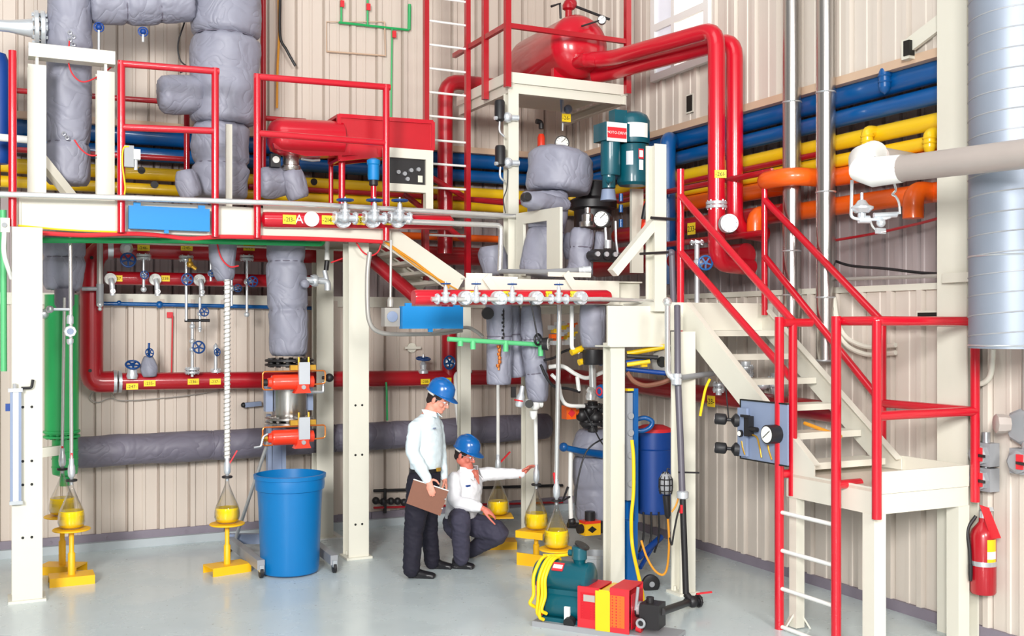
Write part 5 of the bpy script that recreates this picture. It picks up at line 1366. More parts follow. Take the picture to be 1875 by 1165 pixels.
MB().box((p.x - .02, p.y - .03, p.z - .06), (p.x + .03, p.y + .03, p.z + .1)).beam(p + V((-.03, .05, .1)), p + V((-.03, -.05, .1)), .02, .02).cyl(p + V((0, 0, .0)), p + V((0, -.11, 0)), .02, 10).build('needle_valve', 'hose', t)
for a in (((1372, 795), (1385, 800), (1390, 815), (1394, 838)), ((1358, 808), (1360, 820), (1364, 833)), ((1406, 815), (1408, 826), (1413, 842))):
    MB().tube(curve([at_x(x, y, XB - .03) for x, y in a]), .007, 8).build('copper_lead', 'brass', t)
MB().tube([at_x(1328, 700, 5.6), at_x(1334, 765, 5.5)], .006, 6).thing('black_line', 'thin black line hanging from the stair to the instrument board', 'tube', 'hose')
# ------------------------------------------------------------------ insulated vessel and drive on the middle platform
YK = 9.7
v0 = at_y(1028, 312, YK); k = mpp(v0)
t = thing('insulated_vessel', 'squat grey jacketed vessel head left of the teal motor', 'insulated vessel', v0 - UP * .25)
MB().quilt([at_y(1022, 352, YK), at_y(1024, 325, YK), at_y(1028, 290, YK), at_y(1030, 278, YK)], [60 * k, 62 * k, 60 * k, 52 * k], 44, .02, .06, (), .1, 6.2).build('jacket', 'jacket', t, ang=80)
jacket('grey jacketed lower part of the vessel behind the cream plate frame', [at_y(1000, 352, YK), at_y(1003, 420, YK), at_y(985, 505, YK)], [.22, .2, .2], (.45,), 3.3, amp=.09)
jacket('small grey jacketed branch beside the squat vessel head', [at_y(958, 362, YK - .3), at_y(985, 368, YK - .3), at_y(1040, 375, YK - .2)], [.08, .09, .06], (), 1.2, amp=.12)
o = at_y(967, 360, YK - .42); MB().lathe(o, (0, 1, 0), [(.035, 0), (.045, .01), (.045, .08)], 14).thing('round_plug', 'dark round knob on the jacketed branch left of the vessel head', 'plug', 'dark')
jacket('upright grey jacketed valve behind the dial gauge on the middle platform', [at_y(1068, 420, 9.3), at_y(1064, 450, 9.3), at_y(1062, 488, 9.3), at_y(1060, 504, 9.3)], [.12, .125, .13, .16], (.4,), 7.1, amp=.1)
jacket('rounded grey jacketed body left of the upright jacketed valve', [at_y(1050, 428, 9.5), at_y(1048, 450, 9.5), at_y(1048, 475, 9.5)], [.09, .1, .08], (), 2.1, amp=.06)
jacket('small grey jacketed lobe right of the upright jacketed valve', [at_y(1098, 425, 9.3), at_y(1097, 445, 9.3), at_y(1095, 465, 9.3)], [.05, .055, .05], (), 2.6, amp=.08)
jacket('crumpled grey jacket at the foot of the left riser on the middle platform', [at_y(900, 450, 10.2), at_y(903, 472, 10.2), at_y(910, 502, 10.2)], [.14, .16, .14], (), 8.2, amp=.12)
jacket('grey jacket seen between the silver riser and the plate frame', [at_y(935, 448, 10.3), at_y(938, 480, 10.3), at_y(935, 506, 10.3)], [.14, .15, .13], (), 8.9, amp=.1)
o = at_y(1076, 412, 9.2)
MB().lathe(o, UP, [(.08, -.02), (.085, .0), (.085, .03), (.06, .035), (.06, .1), (.03, .12), (.03, .17), (0, .18)], 20).thing('steel_bonnet', 'shiny steel bonnet on top of the upright jacketed valve', 'valve', 'inox')
t = dial('round dial gauge with thick black case on the middle platform', at_y(1101, 401, 8.95), (-.75, -.65, 0), .085, .12)
MB().tube([at_y(1108, 412, 9.0), at_y(1110, 445, 9.0)], .014, 8).tube([at_y(1127, 405, 9.0), at_y(1128, 440, 9.0), at_y(1131, 465, 9.0)], .012, 8).cyl(at_y(1113, 440, 9.0), at_y(1113, 455, 9.0), .035, 10).build('tubing', 'valve', t)
o = at_y(1110, 468, 9.0)
MB().box((o.x - .12, o.y, o.z - .06), (o.x + .14, o.y + .1, o.z + .06)).cyl(o + V((-.12, -.03, 0)), o + V((-.12, .1, 0)), .05, 12).cyl(o + V((0, -.03, 0)), o + V((0, .1, 0)), .045, 12).build('manifold', 'dark', t)
for dx in (-.12, -.02, .08): MB().cyl(o + V((dx, -.05, .01)), o + V((dx, -.03, .01)), .025, 10).build('fitting', 'valve', t)
# dark mixer body behind: seal housing between vessel and motor
o = at_y(1100, 385, 9.8)
MB().lathe(at_y(1085, 420, 9.9), UP, [(.12, 0), (.2, .02), (.2, .2), (.26, .22), (.26, .3), (.18, .34), (.18, .5), (.1, .52)], 20).thing('mixer_housing', 'dark mixer seal housing in shade below the teal motor', 'machine', 'dark')
# teal motor: belt-drive motor standing upright
YM = 9.25
m0 = at_y(1152, 280, YM); k = mpp(m0)
zz = lambda py: at_y(1150, py, YM).z
xx = lambda px: at_y(px, 300, YM).x
t = thing('drive_motor', 'teal vertical drive motor with red nameplate on the middle platform', 'motor', (m0.x, YM, zz(340)))
R = 30 * k
MB().lathe((xx(1158), YM, zz(340)), UP, [(R * .8, 0), (R * .95, .03), (R * .95, zz(268) - zz(340)), (R * 1.0, zz(266) - zz(340))], 28).build('motor_body', 'teal', t)
hd = MB()
hd.lathe((xx(1158), YM, zz(264)), UP, [(R * 1.02, 0), (R * 1.06, .02), (R * 1.06, zz(222) - zz(264)), (R * .9, zz(212) - zz(264)), (R * .55, zz(206) - zz(264)), (0, zz(205) - zz(264))], 28)
hd.box((xx(1096), YM - R * .8, zz(264)), (xx(1150), YM + R * .6, zz(232))).box((xx(1118), YM - R * .5, zz(232)), (xx(1140), YM + R * .2, zz(206)))
hd.build('belt_housing', 'teal', t)
MB().lathe((xx(1115), YM - .03, zz(325)), UP, [(17 * k, 0), (18 * k, .02), (18 * k, zz(264) - zz(325))], 22).lathe((xx(1112), YM - .03, zz(348)), UP, [(12 * k, 0), (12 * k, .13)], 18).build('gear_body', 'teal', t)
MB().lathe((xx(1111), YM - .03, zz(370)), UP, [(15 * k, 0), (14 * k, .03), (12 * k, .11)], 14).build('grey_hub', 'bgrey', t, label='grey hub')
MB().lathe((xx(1100), YM - .14, zz(337)), (0, -1, 0), [(.03, 0), (.035, .02), (.02, .05)], 12).lathe((xx(1140), YM - R * .52, zz(219)), (0, -1, 0), [(.03, 0), (.0, .01)], 10).build('cap', 'teal', t)
o = V((xx(1179), YM - .1, zz(326)))
MB().lathe(o + V((0, .06, 0)), (0.3, -1, 0), [(.05, 0), (.066, .02), (.066, .1), (.05, .12)], 18).build('terminal_box', 'teal', t)
# nameplates
c = V((xx(1115), YM - R * .8 - .004, zz(251)))
pl = MB().box((xx(1098), c.y - .004, zz(266)), (xx(1134), c.y, zz(232))).build('nameplate', 'white', t, label='red and white nameplate')
MB().box((xx(1099), c.y - .008, zz(260)), (xx(1133), c.y - .004, zz(241))).build('red_field', 'wire', pl)
lettering(MB(), 'MOTO-DRIVE', V((xx(1116), c.y - .011, zz(250.5))), (1, 0, 0), UP, .028).build('lettering', 'white', pl)
def wrap(cx, cy, r, z0, z1, a0, a1, n=8):
    m = MB(); v = []
    for i in range(n + 1):
        th = a0 + (a1 - a0) * i / n; v += [V((cx + cos(th) * r, cy + sin(th) * r, z)) for z in (z0, z1)]
    return m.add(v, [(2 * i, 2 * i + 2, 2 * i + 3, 2 * i + 1) for i in range(n)])
d2 = radians
wrap(xx(1158), YM, R * 1.07, zz(255), zz(229), d2(222), d2(296)).build('white_decal', 'silk', t)
wrap(xx(1158), YM, R * .965, zz(305), zz(280), d2(215), d2(240)).build('data_plate', 'alu', t)
wrap(xx(1158), YM, R * .965, zz(294), zz(276), d2(260), d2(282)).build('red_sticker', 'wire', t)
wrap(xx(1158), YM, R * .97, zz(291), zz(279), d2(263), d2(279)).build('white_sticker', 'silk', t)
wrap(xx(1158), YM, R * .965, zz(314), zz(296), d2(262), d2(280)).build('white_sticker', 'silk', t)
MB().tube(curve([o + V((0, 0, -.05)), o + V((-.0, 0, -.2)), o + V((-.03, .02, -.3)), o + V((-.05, .03, -.42))]), .028, 10).thing('black_hose', 'black flexible cable dropping from the teal terminal box', 'cable', 'hose')
MB().tube(curve([at_y(1185, 370, 9.35), at_y(1182, 400, 9.35), at_y(1180, 420, 9.35)]), .04, 10).thing('orange_red_hose', 'orange-red hose beside the cream upright under the teal motor', 'hose', 'act')
m = MB()
for py in (355, 375, 402): m.cyl(at_y(1137, py, 9.4), at_y(1137, py + 14, 9.4), .022, 10)
m.thing('blue_fitting', 'blue tube fittings stacked under the teal motor', 'fitting', 'blue')
a, b = at_y(1157, 345, 9.5), at_y(1178, 500, 9.5)
MB().box((a.x, 9.5, b.z), (b.x, 9.54, a.z)).thing('cream_plate', 'cream upright plate behind the diagonal brace under the teal motor', 'plate', 'cream')
# cream upright, diagonal brace and clamps
cu = at_y(1209, 560, c3.y); a = at_y(1209, 264, c3.y)
t = thing('cream_upright', 'cream upright with diagonal brace right of the teal motor', 'post', (cu.x, c3.y, cu.z))
w = 12.5 * mpp(cu)
MB().ibeam((cu.x, c3.y + .07, cu.z), (cu.x, c3.y + .07, a.z), w * 2, .15, .012, up=V((0, 1, 0))).build('i_section', 'cream', t)
MB().beam(at_y(1198, 408, c3.y + .04), at_y(1122, 500, c3.y + .04), .08, .085, up=V((0, -1, 0))).build('diagonal_brace', 'cream', t)
MB().tube([at_y(1192, 399, c3.y - .03), at_y(1236, 402, c3.y - .03)], .014, 8).build('black_clamp_rod', 'dark', t)
MB().tube([at_y(1172, 465, c3.y - .03), at_y(1224, 462, c3.y - .03)], .012, 8).build('black_clamp_rod', 'dark', t)
MB().tube([at_y(1230, 460, c3.y - .03), at_y(1233, 560, c3.y - .03), at_y(1240, 700, c3.y - .03)], .028, 12).ball(at_y(1229, 463, c3.y - .03), .035).thing('dark_riser_pipe', 'dark grey pipe standing right of the cream upright', 'pipe', 'dgrey')
# cream plate frame
XF = 4.9
f = lambda px, py: at_x(px, py, XF)
t = thing('plate_portal', 'cream plate frame with square opening on the middle platform', 'frame', V((XF, f(985, 500).y, f(1015, 505).z)))
P = [f(945, 505), f(945, 391), f(1025, 379), f(1025, 504), f(1001, 504), f(1001, 404), f(958, 410), f(958, 505)]
m = MB()
for a, b, c, d in ((0, 1, 6, 7), (1, 2, 5, 6), (2, 3, 4, 5)): m.prism([P[a], P[b], P[c], P[d]], V((.03, 0, 0)))
m.build('plate', 'cream', t)
MB().box((XF - .02, f(948, 500).y - .06, f(948, 505).z - .05), (XF + .12, f(948, 500).y + .06, f(948, 505).z)).build('foot', 'cream', t)
MB().tube([at_y(916, 497, YA - .26), at_y(1000, 498, 9.0), at_y(1078, 494, 8.6)], .026, 10).thing('grey_tube', 'grey tube lying along the edge of the middle platform', 'pipe', 'grey')
MB().cyl(at_y(1060, 496, 8.65), at_y(1082, 494, 8.6), .036, 12).cyl(at_y(1068, 496, 8.62), at_y(1072, 495, 8.61), .045, 12).thing('tube_union', 'bright union at the right end of the grey tube', 'fitting', 'valve')
# lubricator cups on the tank platform leg
for (px, py), lab in zip(((915, 205), (916, 288)), ('upper black lubricator cup on the leg of the tank platform', 'lower black lubricator cup on the leg of the tank platform')):
    o = at_y(px, py, yd + .0)
    t = thing('lubricator', lab, 'lubricator', o - UP * .2)
    MB().lathe(o - UP * .1, UP, [(.03, 0), (.055, .02), (.055, .2), (.045, .22)], 16).build('cup', 'hose', t)
    q = at_y(px + 14, py + 10, yd - .02)
    MB().ball(q, .055).cyl(q, q + V((.12, -.02, 0)), .03, 10).cyl(q - V((.15, 0, .02)), q, .02, 8).build('valve_body', 'valve', t)
    MB().tube(curve([o - UP * .1, o - V((0, 0, .2)), o - V((-.05, 0, .25))]), .012, 8).build('drip_tube', 'steel', t)
MB().tube(curve([at_y(x, y, yd - .02) for x, y in ((930, 310), (928, 345), (922, 365), (926, 395))]), .006, 6).thing('black_line', 'thin black line trailing down the leg of the tank platform', 'tube', 'hose')
o = at_y(1034, 195, 10.7)
t = thing('drain_valve', 'small drain valve with yellow tag under the high tank platform', 'valve', o - UP * .1)
MB().tube([at_y(1028, 178, 10.7), at_y(1030, 205, 10.7)], .022, 10).ball(at_y(1040, 200, 10.7), .05).build('valve_body', 'bgrey', t)
pipe_tag(t, at_y(1037, 216, 10.6), '-26-', .11, .09)
t = dial('white dial seen below the high tank platform', at_y(1029, 262, 10.6), (-.3, -1, 0), .085, .05)
MB().tube([at_y(1030, 240, 10.66), at_y(1032, 150, 10.7)], .012, 8).build('stem', 'steel', t)
o = at_y(991, 285, 11.0)
t = thing('relief_valve', 'orange relief valve with black elbow below the high tank platform', 'valve', o)
MB().lathe(o - UP * .05, UP, [(.05, 0), (.05, .06), (.04, .07), (.045, .12), (.045, .26), (.03, .3)], 16).build('body', 'act', t)
MB().tube([at_y(991, 236, 11.0), at_y(991, 224, 11.0), at_y(982, 222, 11.0)], .03, 10, fl=.03).build('outlet_elbow', 'dark', t)
# blue vertical pipe near the corner and the cream upright
MB().tube([V((XW + .05, at_x(1230, 260, XW - .1).y + .2, 4.38)), V((XW - .15, at_x(1230, 260, XW - .1).y, 4.38)), V((XW - .15, at_x(1230, 260, XW - .1).y, 2.8))], .085, 16, fl=.12).thing('blue_drop_pipe', 'blue pipe dropping beside the cream upright and yellow wall pipes', 'pipe', 'blue')

# ------------------------------------------------------------------ hanging insulated legs below the middle platform
YH = 9.2
jacket('hanging grey jacketed leg with a cut cuff below the middle platform', [at_y(913, 528, YH), at_y(915, 630, YH), at_y(914, 704, YH)], [.125, .125, .12], (.5,), 1.7, amp=.06, pinch=.08)
jacket('middle hanging grey jacketed leg below the middle platform', [at_y(938, 560, YH + .1), at_y(940, 620, YH + .1), at_y(950, 690, YH + .1)], [.085, .09, .085], (.4,), 4.4, amp=.08)
jacket('long hanging grey jacketed leg above the white filling tube', [at_y(972, 560, YH - .1), at_y(976, 640, YH - .1), at_y(984, 700, YH - .1), at_y(985, 735, YH - .1)], [.1, .115, .115, .1], (.35, .7), 5.9, amp=.08)
jacket('fat grey jacketed leg hanging left of the gusset plate', [at_y(1086, 556, 8.6), at_y(1085, 600, 8.6), at_y(1085, 636, 8.6)], [.125, .125, .11], (), 6.6, amp=.07, pinch=.12)
o = at_y(893, 574, YH - .1); MB().lathe(o, (-.3, -1, 0), [(.05, -.05), (.06, 0), (.055, .02)], 16).thing('round_plug', 'brown round knob on the left hanging jacketed leg', 'plug', 'dark')
m = MB()
for i in range(9): m.ball(at_y(922 - (i % 2) * 2, 570 + i * 7, YH - .13), .012, 6, 4)
m.tube([at_y(922, 565, YH - .12), at_y(922, 640, YH - .12)], .008, 6)
m.thing('wire_bundle', 'dark wire bundle clipped to the left hanging jacketed leg', 'wire', 'dark')
o = at_y(980, 745, YH - .1)
MB().ball(at_y(980, 742, YH - .1), .05).cyl(at_y(962, 738, YH - .1), at_y(992, 740, YH - .1), .035, 12).lathe(at_y(977, 768, YH - .1), UP, [(.02, 0), (.035, .03), (.04, .08)], 12).thing('ball_valve', 'white-silver ball valve at the foot of the long hanging jacketed leg', 'valve', 'white')
MB().cyl(at_y(969, 740, YH - .18), at_y(969, 740, YH - .12), .04, 14).thing('valve_plug', 'dark green plug on the white ball valve', 'plug', 'ink')
o = at_y(950, 728, YH - .2)
t = thing('steam_trap', 'small steel steam trap with red mark hanging beside the long jacketed leg', 'steam trap', o - UP * .1)
MB().lathe(o - UP * .09, (.2, 0, 1), [(.03, 0), (.04, .02), (.04, .1), (.025, .13), (.02, .2)], 14).build('body', 'valve', t)
MB().torus(o - UP * .03, (.2, 0, 1), .04, .008, 16, 6).build('red_band', 'wire', t)
MB().box((o.x - .07, o.y, o.z), (o.x - .03, o.y + .03, o.z + .1)).build('clip', 'dark', t)
m = MB()
random.seed(3)
for i in range(6):
    p = at_y(914 + random.uniform(-3, 3), 638 + i * 7, YH - .15); m.lathe(p, UP, [(.012, 0), (.018, .01), (.018, .03)], 8)
m.tube([at_y(916, 632, YH - .14), at_y(913, 678, YH - .14)], .01, 8).thing('copper_fitting', 'copper and steel fitting chain on the left hanging jacketed leg', 'fitting', 'copper')
MB().tube([at_y(1047, 560, 8.7), at_y(1047, 640, 8.7), at_y(1060, 645, 8.7)], .02, 10, fl=.04).thing('white_tube', 'white tube hanging between the tall polished tube and the fat jacketed leg', 'pipe', 'white')
o = at_y(1025, 612, 9.3)
t = thing('solenoid_cluster', 'cluster of small yellow and orange solenoid valves below the middle platform', 'valve cluster', o - UP * .15)
random.seed(11)
for nm, mt, pts in (('yellow_coil', 'yel', ((1016, 606), (1030, 600), (1034, 618), (1046, 612))), ('orange_coil', 'orange', ((1020, 622), (1046, 596), (1012, 616))), ('fitting', 'valve', ((1010, 600), (1022, 594), (1040, 606), (1026, 612), (1014, 628), (1036, 628), (1042, 622)))):
    for px, py in pts:
        c = at_y(px, py, 9.3 + random.uniform(-.08, .08)); MB().box((c.x - .028, c.y - .03, c.z - .02), (c.x + .028, c.y + .03, c.z + .02)).cyl(c, c + V((.06, -.02, .02)), .012, 8).build(nm, mt, t)
for (a, b), lab in zip((((1046, 646), (1066, 638)), ((1060, 664), (1074, 660))), ('yellow valve handle below the fat jacketed leg, upper of two', 'yellow valve handle below the fat jacketed leg, lower of two')):
    m = MB().cyl(at_y(*a, 8.7), at_y(*b, 8.7), .03, 12); m.thing('yellow_lever_valve', lab, 'valve', 'yel')
m = MB().cyl(at_y(1092, 660, 8.75), at_y(1108, 656, 8.75), .035, 12).ball(at_y(1100, 664, 8.7), .03); m.thing('blue_valve', 'small bright blue valve left of the gusset column', 'valve', 'blue')
MB().lathe(at_y(1086, 668, 8.65), UP, [(.09, 0), (.1, .02), (.1, .14)], 18).thing('dark_coupling', 'dark coupling below the fat grey jacketed leg', 'coupling', 'dark')
t = thing('blue_actuator', 'blue round actuator head left of the gusset column', 'actuator', at_y(1108, 735, 8.6))
MB().cyl(at_y(1084, 665, 8.8), at_y(1086, 715, 8.8), .035, 12).lathe(at_y(1082, 732, 8.8), UP, [(.05, 0), (.055, .04), (.04, .07), (.05, .09), (.03, .12)], 14).build('neck', 'chrome', t)
o = at_y(1098, 717, 8.55)
MB().lathe(o, (1, .25, 0), [(.05, 0), (.066, .01), (.07, .1), (.055, .14)], 8).build('head', 'blue', t)
MB().torus(o + V((-.004, 0, 0)), (1, .25, 0), .035, .008, 14, 5).build('red_ring', 'wire', t)
for lab, mt, r, pts in (
        ('white hose curving below the solenoid cluster', 'white', .02, ((1006, 672), (1030, 671), (1052, 684), (1070, 692), (1084, 690), (1112, 678))),
        ('second white hose hanging in a U beside the tall polished tube', 'white', .018, ((1010, 686), (1022, 700), (1028, 728), (1040, 742), (1070, 744))),
        ('short white pipe end behind the white hoses', 'white', .02, ((1057, 690), (1060, 716))),
        ('dark hose looping behind the tall polished tube', 'hose', .014, ((990, 668), (1000, 690), (1015, 708), (1040, 712), (1062, 718))),
        ('second dark hose rising to the yellow handles', 'hose', .012, ((996, 660), (1015, 655), (1030, 645), (1048, 640), (1066, 644))),
        ('long black cable crossing in front of the jacketed receiver', 'hose', .007, ((1070, 752), (1085, 780), (1098, 805), (1110, 822))),
        ('thin black hose arching down to the receiver', 'hose', .008, ((1108, 802), (1085, 815), (1070, 835), (1058, 880), (1053, 925)))):
    MB().tube(curve([at_y(x, y, 8.9 if 'long' not in lab and 'thin' not in lab else 8.4) for x, y in pts]), r, 8).thing('hose', lab, 'hose', mt)
o = at_y(1042, 756, 9.1)
t = thing('orange_valve', 'orange square valve actuator above the jacketed receiver', 'valve', o - UP * .1)
MB().box((o.x - .055, o.y - .05, o.z - .06), (o.x + .05, o.y + .05, o.z + .07)).cyl(o + V((.04, 0, 0)), o + V((.16, 0, 0)), .03, 10).build('housing', 'orange', t)
MB().obox(o - V((0, .052, 0)), V((.02, 0, .02)), V((0, .004, 0)), V((-.02, 0, .02))).build('red_diamond', 'wire', t)
m = MB()
for px, py, r in ((1066, 760, .07), (1078, 752, .06), (1090, 765, .08), (1100, 748, .05), (1074, 775, .06), (1104, 772, .06)): m.ball(at_y(px, py, 9.1), r, 10, 7)
m.cyl(at_y(1085, 790, 9.1), at_y(1085, 735, 9.1), .05, 12).flange(at_y(1085, 775, 9.1), UP, .13, .03, 8, 18).flange(at_y(1086, 744, 9.1), UP, .1, .03, 8, 18)
m.thing('valve_manifold', 'dark valve manifold on top of the jacketed receiver', 'manifold', 'dark')
# jacketed receiver with blue band
yr2 = 9.25
t = thing('jacketed_receiver', 'grey jacketed receiver vessel with blue strap behind the gusset column', 'insulated vessel', at_y(1088, 952, yr2))
k = mpp(at_y(1088, 880, yr2))
MB().quilt([at_y(1090, 952, yr2), at_y(1090, 900, yr2), at_y(1088, 835, yr2)], [36 * k, 40 * k, 40 * k], 36, .025, .05, (.5,), .1, 7.3).quilt([at_y(1088, 833, yr2), at_y(1087, 812, yr2), at_y(1086, 786, yr2)], [39 * k, 40 * k, 30 * k], 36, .02, .06, (), .14, 2.9).build('jacket', 'jacket', t, ang=80)
MB().tube([at_y(1030, 819, yr2 - .25), at_y(1062, 826, yr2 - .25), at_y(1112, 834, yr2 - .22)], [.03, .03, .045], 10).ball(at_y(1032, 819, yr2 - .25), .045).build('blue_strap', 'blue', t, label='blue strap bar')
MB().tube([at_y(1045, 825, yr2 - .2), at_y(1044, 905, yr2 - .2), at_y(1046, 955, yr2 - .2)], .022, 10).build('side_tube', 'white', t)
MB().ball(at_y(1047, 955, yr2 - .2), .04).cyl(at_y(1040, 962, yr2 - .2), at_y(1066, 963, yr2 - .2), .03, 10).build('drain_body', 'dark', t)
MB().tube([at_y(1046, 908, yr2 - .2), at_y(1030, 918, yr2 - .25), at_y(1040, 892, yr2 - .22)], .012, 8).build('side_lever', 'dark', t)
o = at_y(1080, 967, 8.95)
t2 = thing('yellow_limit_box', 'yellow actuator box with dark diamond at the foot of the jacketed receiver', 'actuator', o - UP * .08)
MB().box((o.x - .085, o.y - .06, o.z - .062), (o.x + .085, o.y + .06, o.z + .05)).build('yellow_housing', 'stand', t2)
MB().box((o.x - .085, o.y - .062, o.z + .05), (o.x + .085, o.y + .06, o.z + .075)).build('orange_lid', 'act', t2)
MB().obox(o - V((0.01, .062, .005)), V((.03, 0, .02)) * .8, V((0, .004, 0)), V((-.03, 0, .02)) * .8).build('diamond_mark', 'ink', t2)
MB().cyl(o + V((.085, 0, 0)), o + V((.14, 0, 0)), .06, 14).cyl(o + V((-.13, 0, 0)), o + V((-.085, 0, 0)), .045, 12).cyl((o.x, o.y, o.z + .07), (o.x, o.y, o.z + .16), .05, 12).build('end_body', 'dark', t2)
for i, (px, py) in enumerate(((1020, 895), (1012, 885))):
    pass

# ------------------------------------------------------------------ behind column: hoses, motor, blue cabinet, lift mast
for lab, mt, r, a, b, dd in (('yellow pipe with elbow behind the gusset plate', 'yel', .025, (1148, 648), (1222, 634), 9.6), ('dark hose sagging below the gusset plate', 'hose', .02, (1148, 652), (1205, 655), 9.5), ('blue and yellow tube pair right of the gusset column', 'navy', .02, (1146, 664), (1192, 656), 9.55), ('long dark teal pipe right of the gusset column', 'navy', .022, (1146, 676), (1222, 684), 9.6)):
    MB().tube([at_d(*a, dd), at_d(*b, dd)], r, 10).thing('service_pipe', lab, 'pipe', mt)
MB().tube([at_d(1148, 668, 9.5), at_d(1190, 662, 9.5)], .02, 10).box(tuple(at_d(1176, 672, 9.5)), tuple(at_d(1182, 660, 9.55))).thing('yellow_tube', 'yellow tube with a small tee right of the gusset column', 'pipe', 'yel')
MB().tube(curve([at_d(x, y, 9.5) for x, y in ((1148, 682), (1160, 698), (1180, 706), (1205, 703), (1226, 696))]), .022, 8).thing('brown_hose', 'brown hose sagging right of the gusset column', 'hose', 'brown')
o = at_d(1226, 662, 9.75)
t = thing('gear_motor', 'grey fan motor mounted behind the black riser pipe', 'motor', o - UP * .15)
MB().box((o.x - .07, o.y - .02, o.z - .13), (o.x + .1, o.y + .12, o.z + .14)).build('housing', 'grey', t)
MB().lathe(o + V((-.05, -.03, 0)), (-.9, -.5, 0), [(.11, 0), (.12, .02), (.12, .08), (.09, .1)], 20).build('fan_cover', 'conduit', t)
MB().lathe(o + V((-.14, -.085, 0)), (-.9, -.5, 0), [(.05, 0), (.05, .004)], 16).build('fan_opening', 'ink', t)
MB().tube([at_d(1222, 552, 9.0), at_d(1222, 680, 9.0), at_d(1228, 690, 9.0)], .024, 12, fl=.04).ball(at_d(1222, 553, 9.0), .04).thing('polished_tube', 'polished tube dropping beside the stair head from the middle header line', 'pipe', 'chrome')
o = at_d(1238, 700, 9.0)
t = thing('black_standpipe', 'black standpipe with valves running from the stair head down to the floor', 'pipe', at_z(1258, 1100))
MB().tube([at_d(1240, 560, 9.2), at_d(1241, 690, 9.0), at_d(1246, 810, 8.95), at_d(1249, 900, 8.9)], .028, 12).build('upper_pipe', 'dgrey', t)
MB().tube([at_d(1249, 900, 8.9), at_d(1250, 915, 8.9), at_d(1256, 1088, 8.85)], .026, 12).build('lower_pipe', 'hose', t)
MB().lathe(at_d(1239, 706, 8.97), UP, [(.03, 0), (.045, .01), (.045, .05), (.035, .06), (.045, .07), (.045, .1)], 12).tube([at_d(1236, 696, 8.97), at_d(1228, 688, 8.97)], .025, 10).build('valve_fitting', 'valve', t)
MB().lathe(at_d(1250, 914, 8.9), UP, [(.035, 0), (.05, .01), (.05, .06), (.03, .07)], 12).build('valve_fitting', 'valve', t)
MB().beam(at_d(1247, 925, 8.86), at_d(1247, 940, 8.86), .02, .02).build('red_lever', 'wire', t, label='red lever')
o = at_d(1268, 1102, 8.85); o.z = max(o.z, .06)
MB().cyl(o - V((.07, 0, 0)), o + V((.07, 0, 0)), .035, 12).ball(o, .05).flange(o + V((.06, 0, 0)), (1, 0, 0), .055, .02, 6, 14).cyl(at_d(1256, 1088, 8.85), o, .03, 10).build('floor_valve', 'dark', t)
MB().beam(o + V((.04, 0, .06)), o + V((.18, -.02, .065)), .014, .012).build('red_handle', 'wire', t, label='red handle')
MB().tube([at_d(1240, 693, 9.05), at_d(1305, 684, 9.6)], .025, 10).thing('grey_cross_pipe', 'grey pipe running from the standpipe valve to behind the stair stringer', 'pipe', 'grey')
MB().tube([at_d(1242, 865, 8.9), at_d(1280, 866, 8.95)], .008, 6).thing('wire_tie', 'thin wire tie holding the standpipe to the cream column', 'wire', 'dark')
MB().tube(curve([at_d(x, y, 8.86) for x, y in ((1246, 925), (1240, 945), (1234, 975), (1230, 998), (1226, 985))]), .008, 8).thing('black_lead', 'black lead hanging from the lower standpipe valve', 'cable', 'hose')
# blue lift mast with castor wheel
mf = at_z(1158, 1082)
t = thing('blue_lift_mast', 'tall blue lift mast with a black castor wheel behind the gusset column', 'lift', mf)
dpt = (mf - EYE).dot(FW)
ztop = EYE.z + (HZ - 712) * dpt / F
MB().box((mf.x - .05, mf.y, .04), (mf.x + .055, mf.y + .12, .62)).box((mf.x + .02, mf.y, .6), (mf.x + .06, mf.y + .12, ztop)).box((mf.x - .06, mf.y + .1, .6), (mf.x + .06, mf.y + .12, ztop - .35)).build('mast', 'blue', t)
MB().box((mf.x - .04, mf.y + .01, ztop - .02), (mf.x + .02, mf.y + .08, ztop)).build('yellow_cap', 'yel', t)
m = MB().box((mf.x - .04, mf.y + .02, .8), (mf.x + .015, mf.y + .1, ztop - .04))
for z in (.95, 1.2, 1.4, 1.55): m.cyl((mf.x - .012, mf.y, z), (mf.x - .012, mf.y + .03, z), .03, 10)
m.build('winch_gear', 'grey', t)
w0 = at_d(1190, 1069, 9.5)
MB().lathe(w0 - V((0, .03, 0)), (0.25, 1, 0), [(.055, 0), (.08, .008), (.08, .045), (.055, .055)], 24).build('castor_wheel', 'hose', t)
MB().lathe(w0 - V((0, .036, 0)), (.25, 1, 0), [(.025, 0), (.025, .01)], 12).build('hub', 'grey', t)
MB().tube([at_d(1158, 770, 9.75), at_d(1182, 764, 9.75), at_d(1196, 772, 9.75), at_d(1192, 782, 9.75), at_d(1178, 790, 9.75), at_d(1158, 788, 9.75)], .022, 10, fl=.05).build('push_handle', 'blue', t)
MB().tube([at_d(1170, 1020, 9.65), at_d(1210, 984, 10.0)], .03, 10).tube([at_d(1172, 1040, 9.65), at_d(1196, 1000, 9.9)], .02, 8).build('support_leg', 'navy', t)
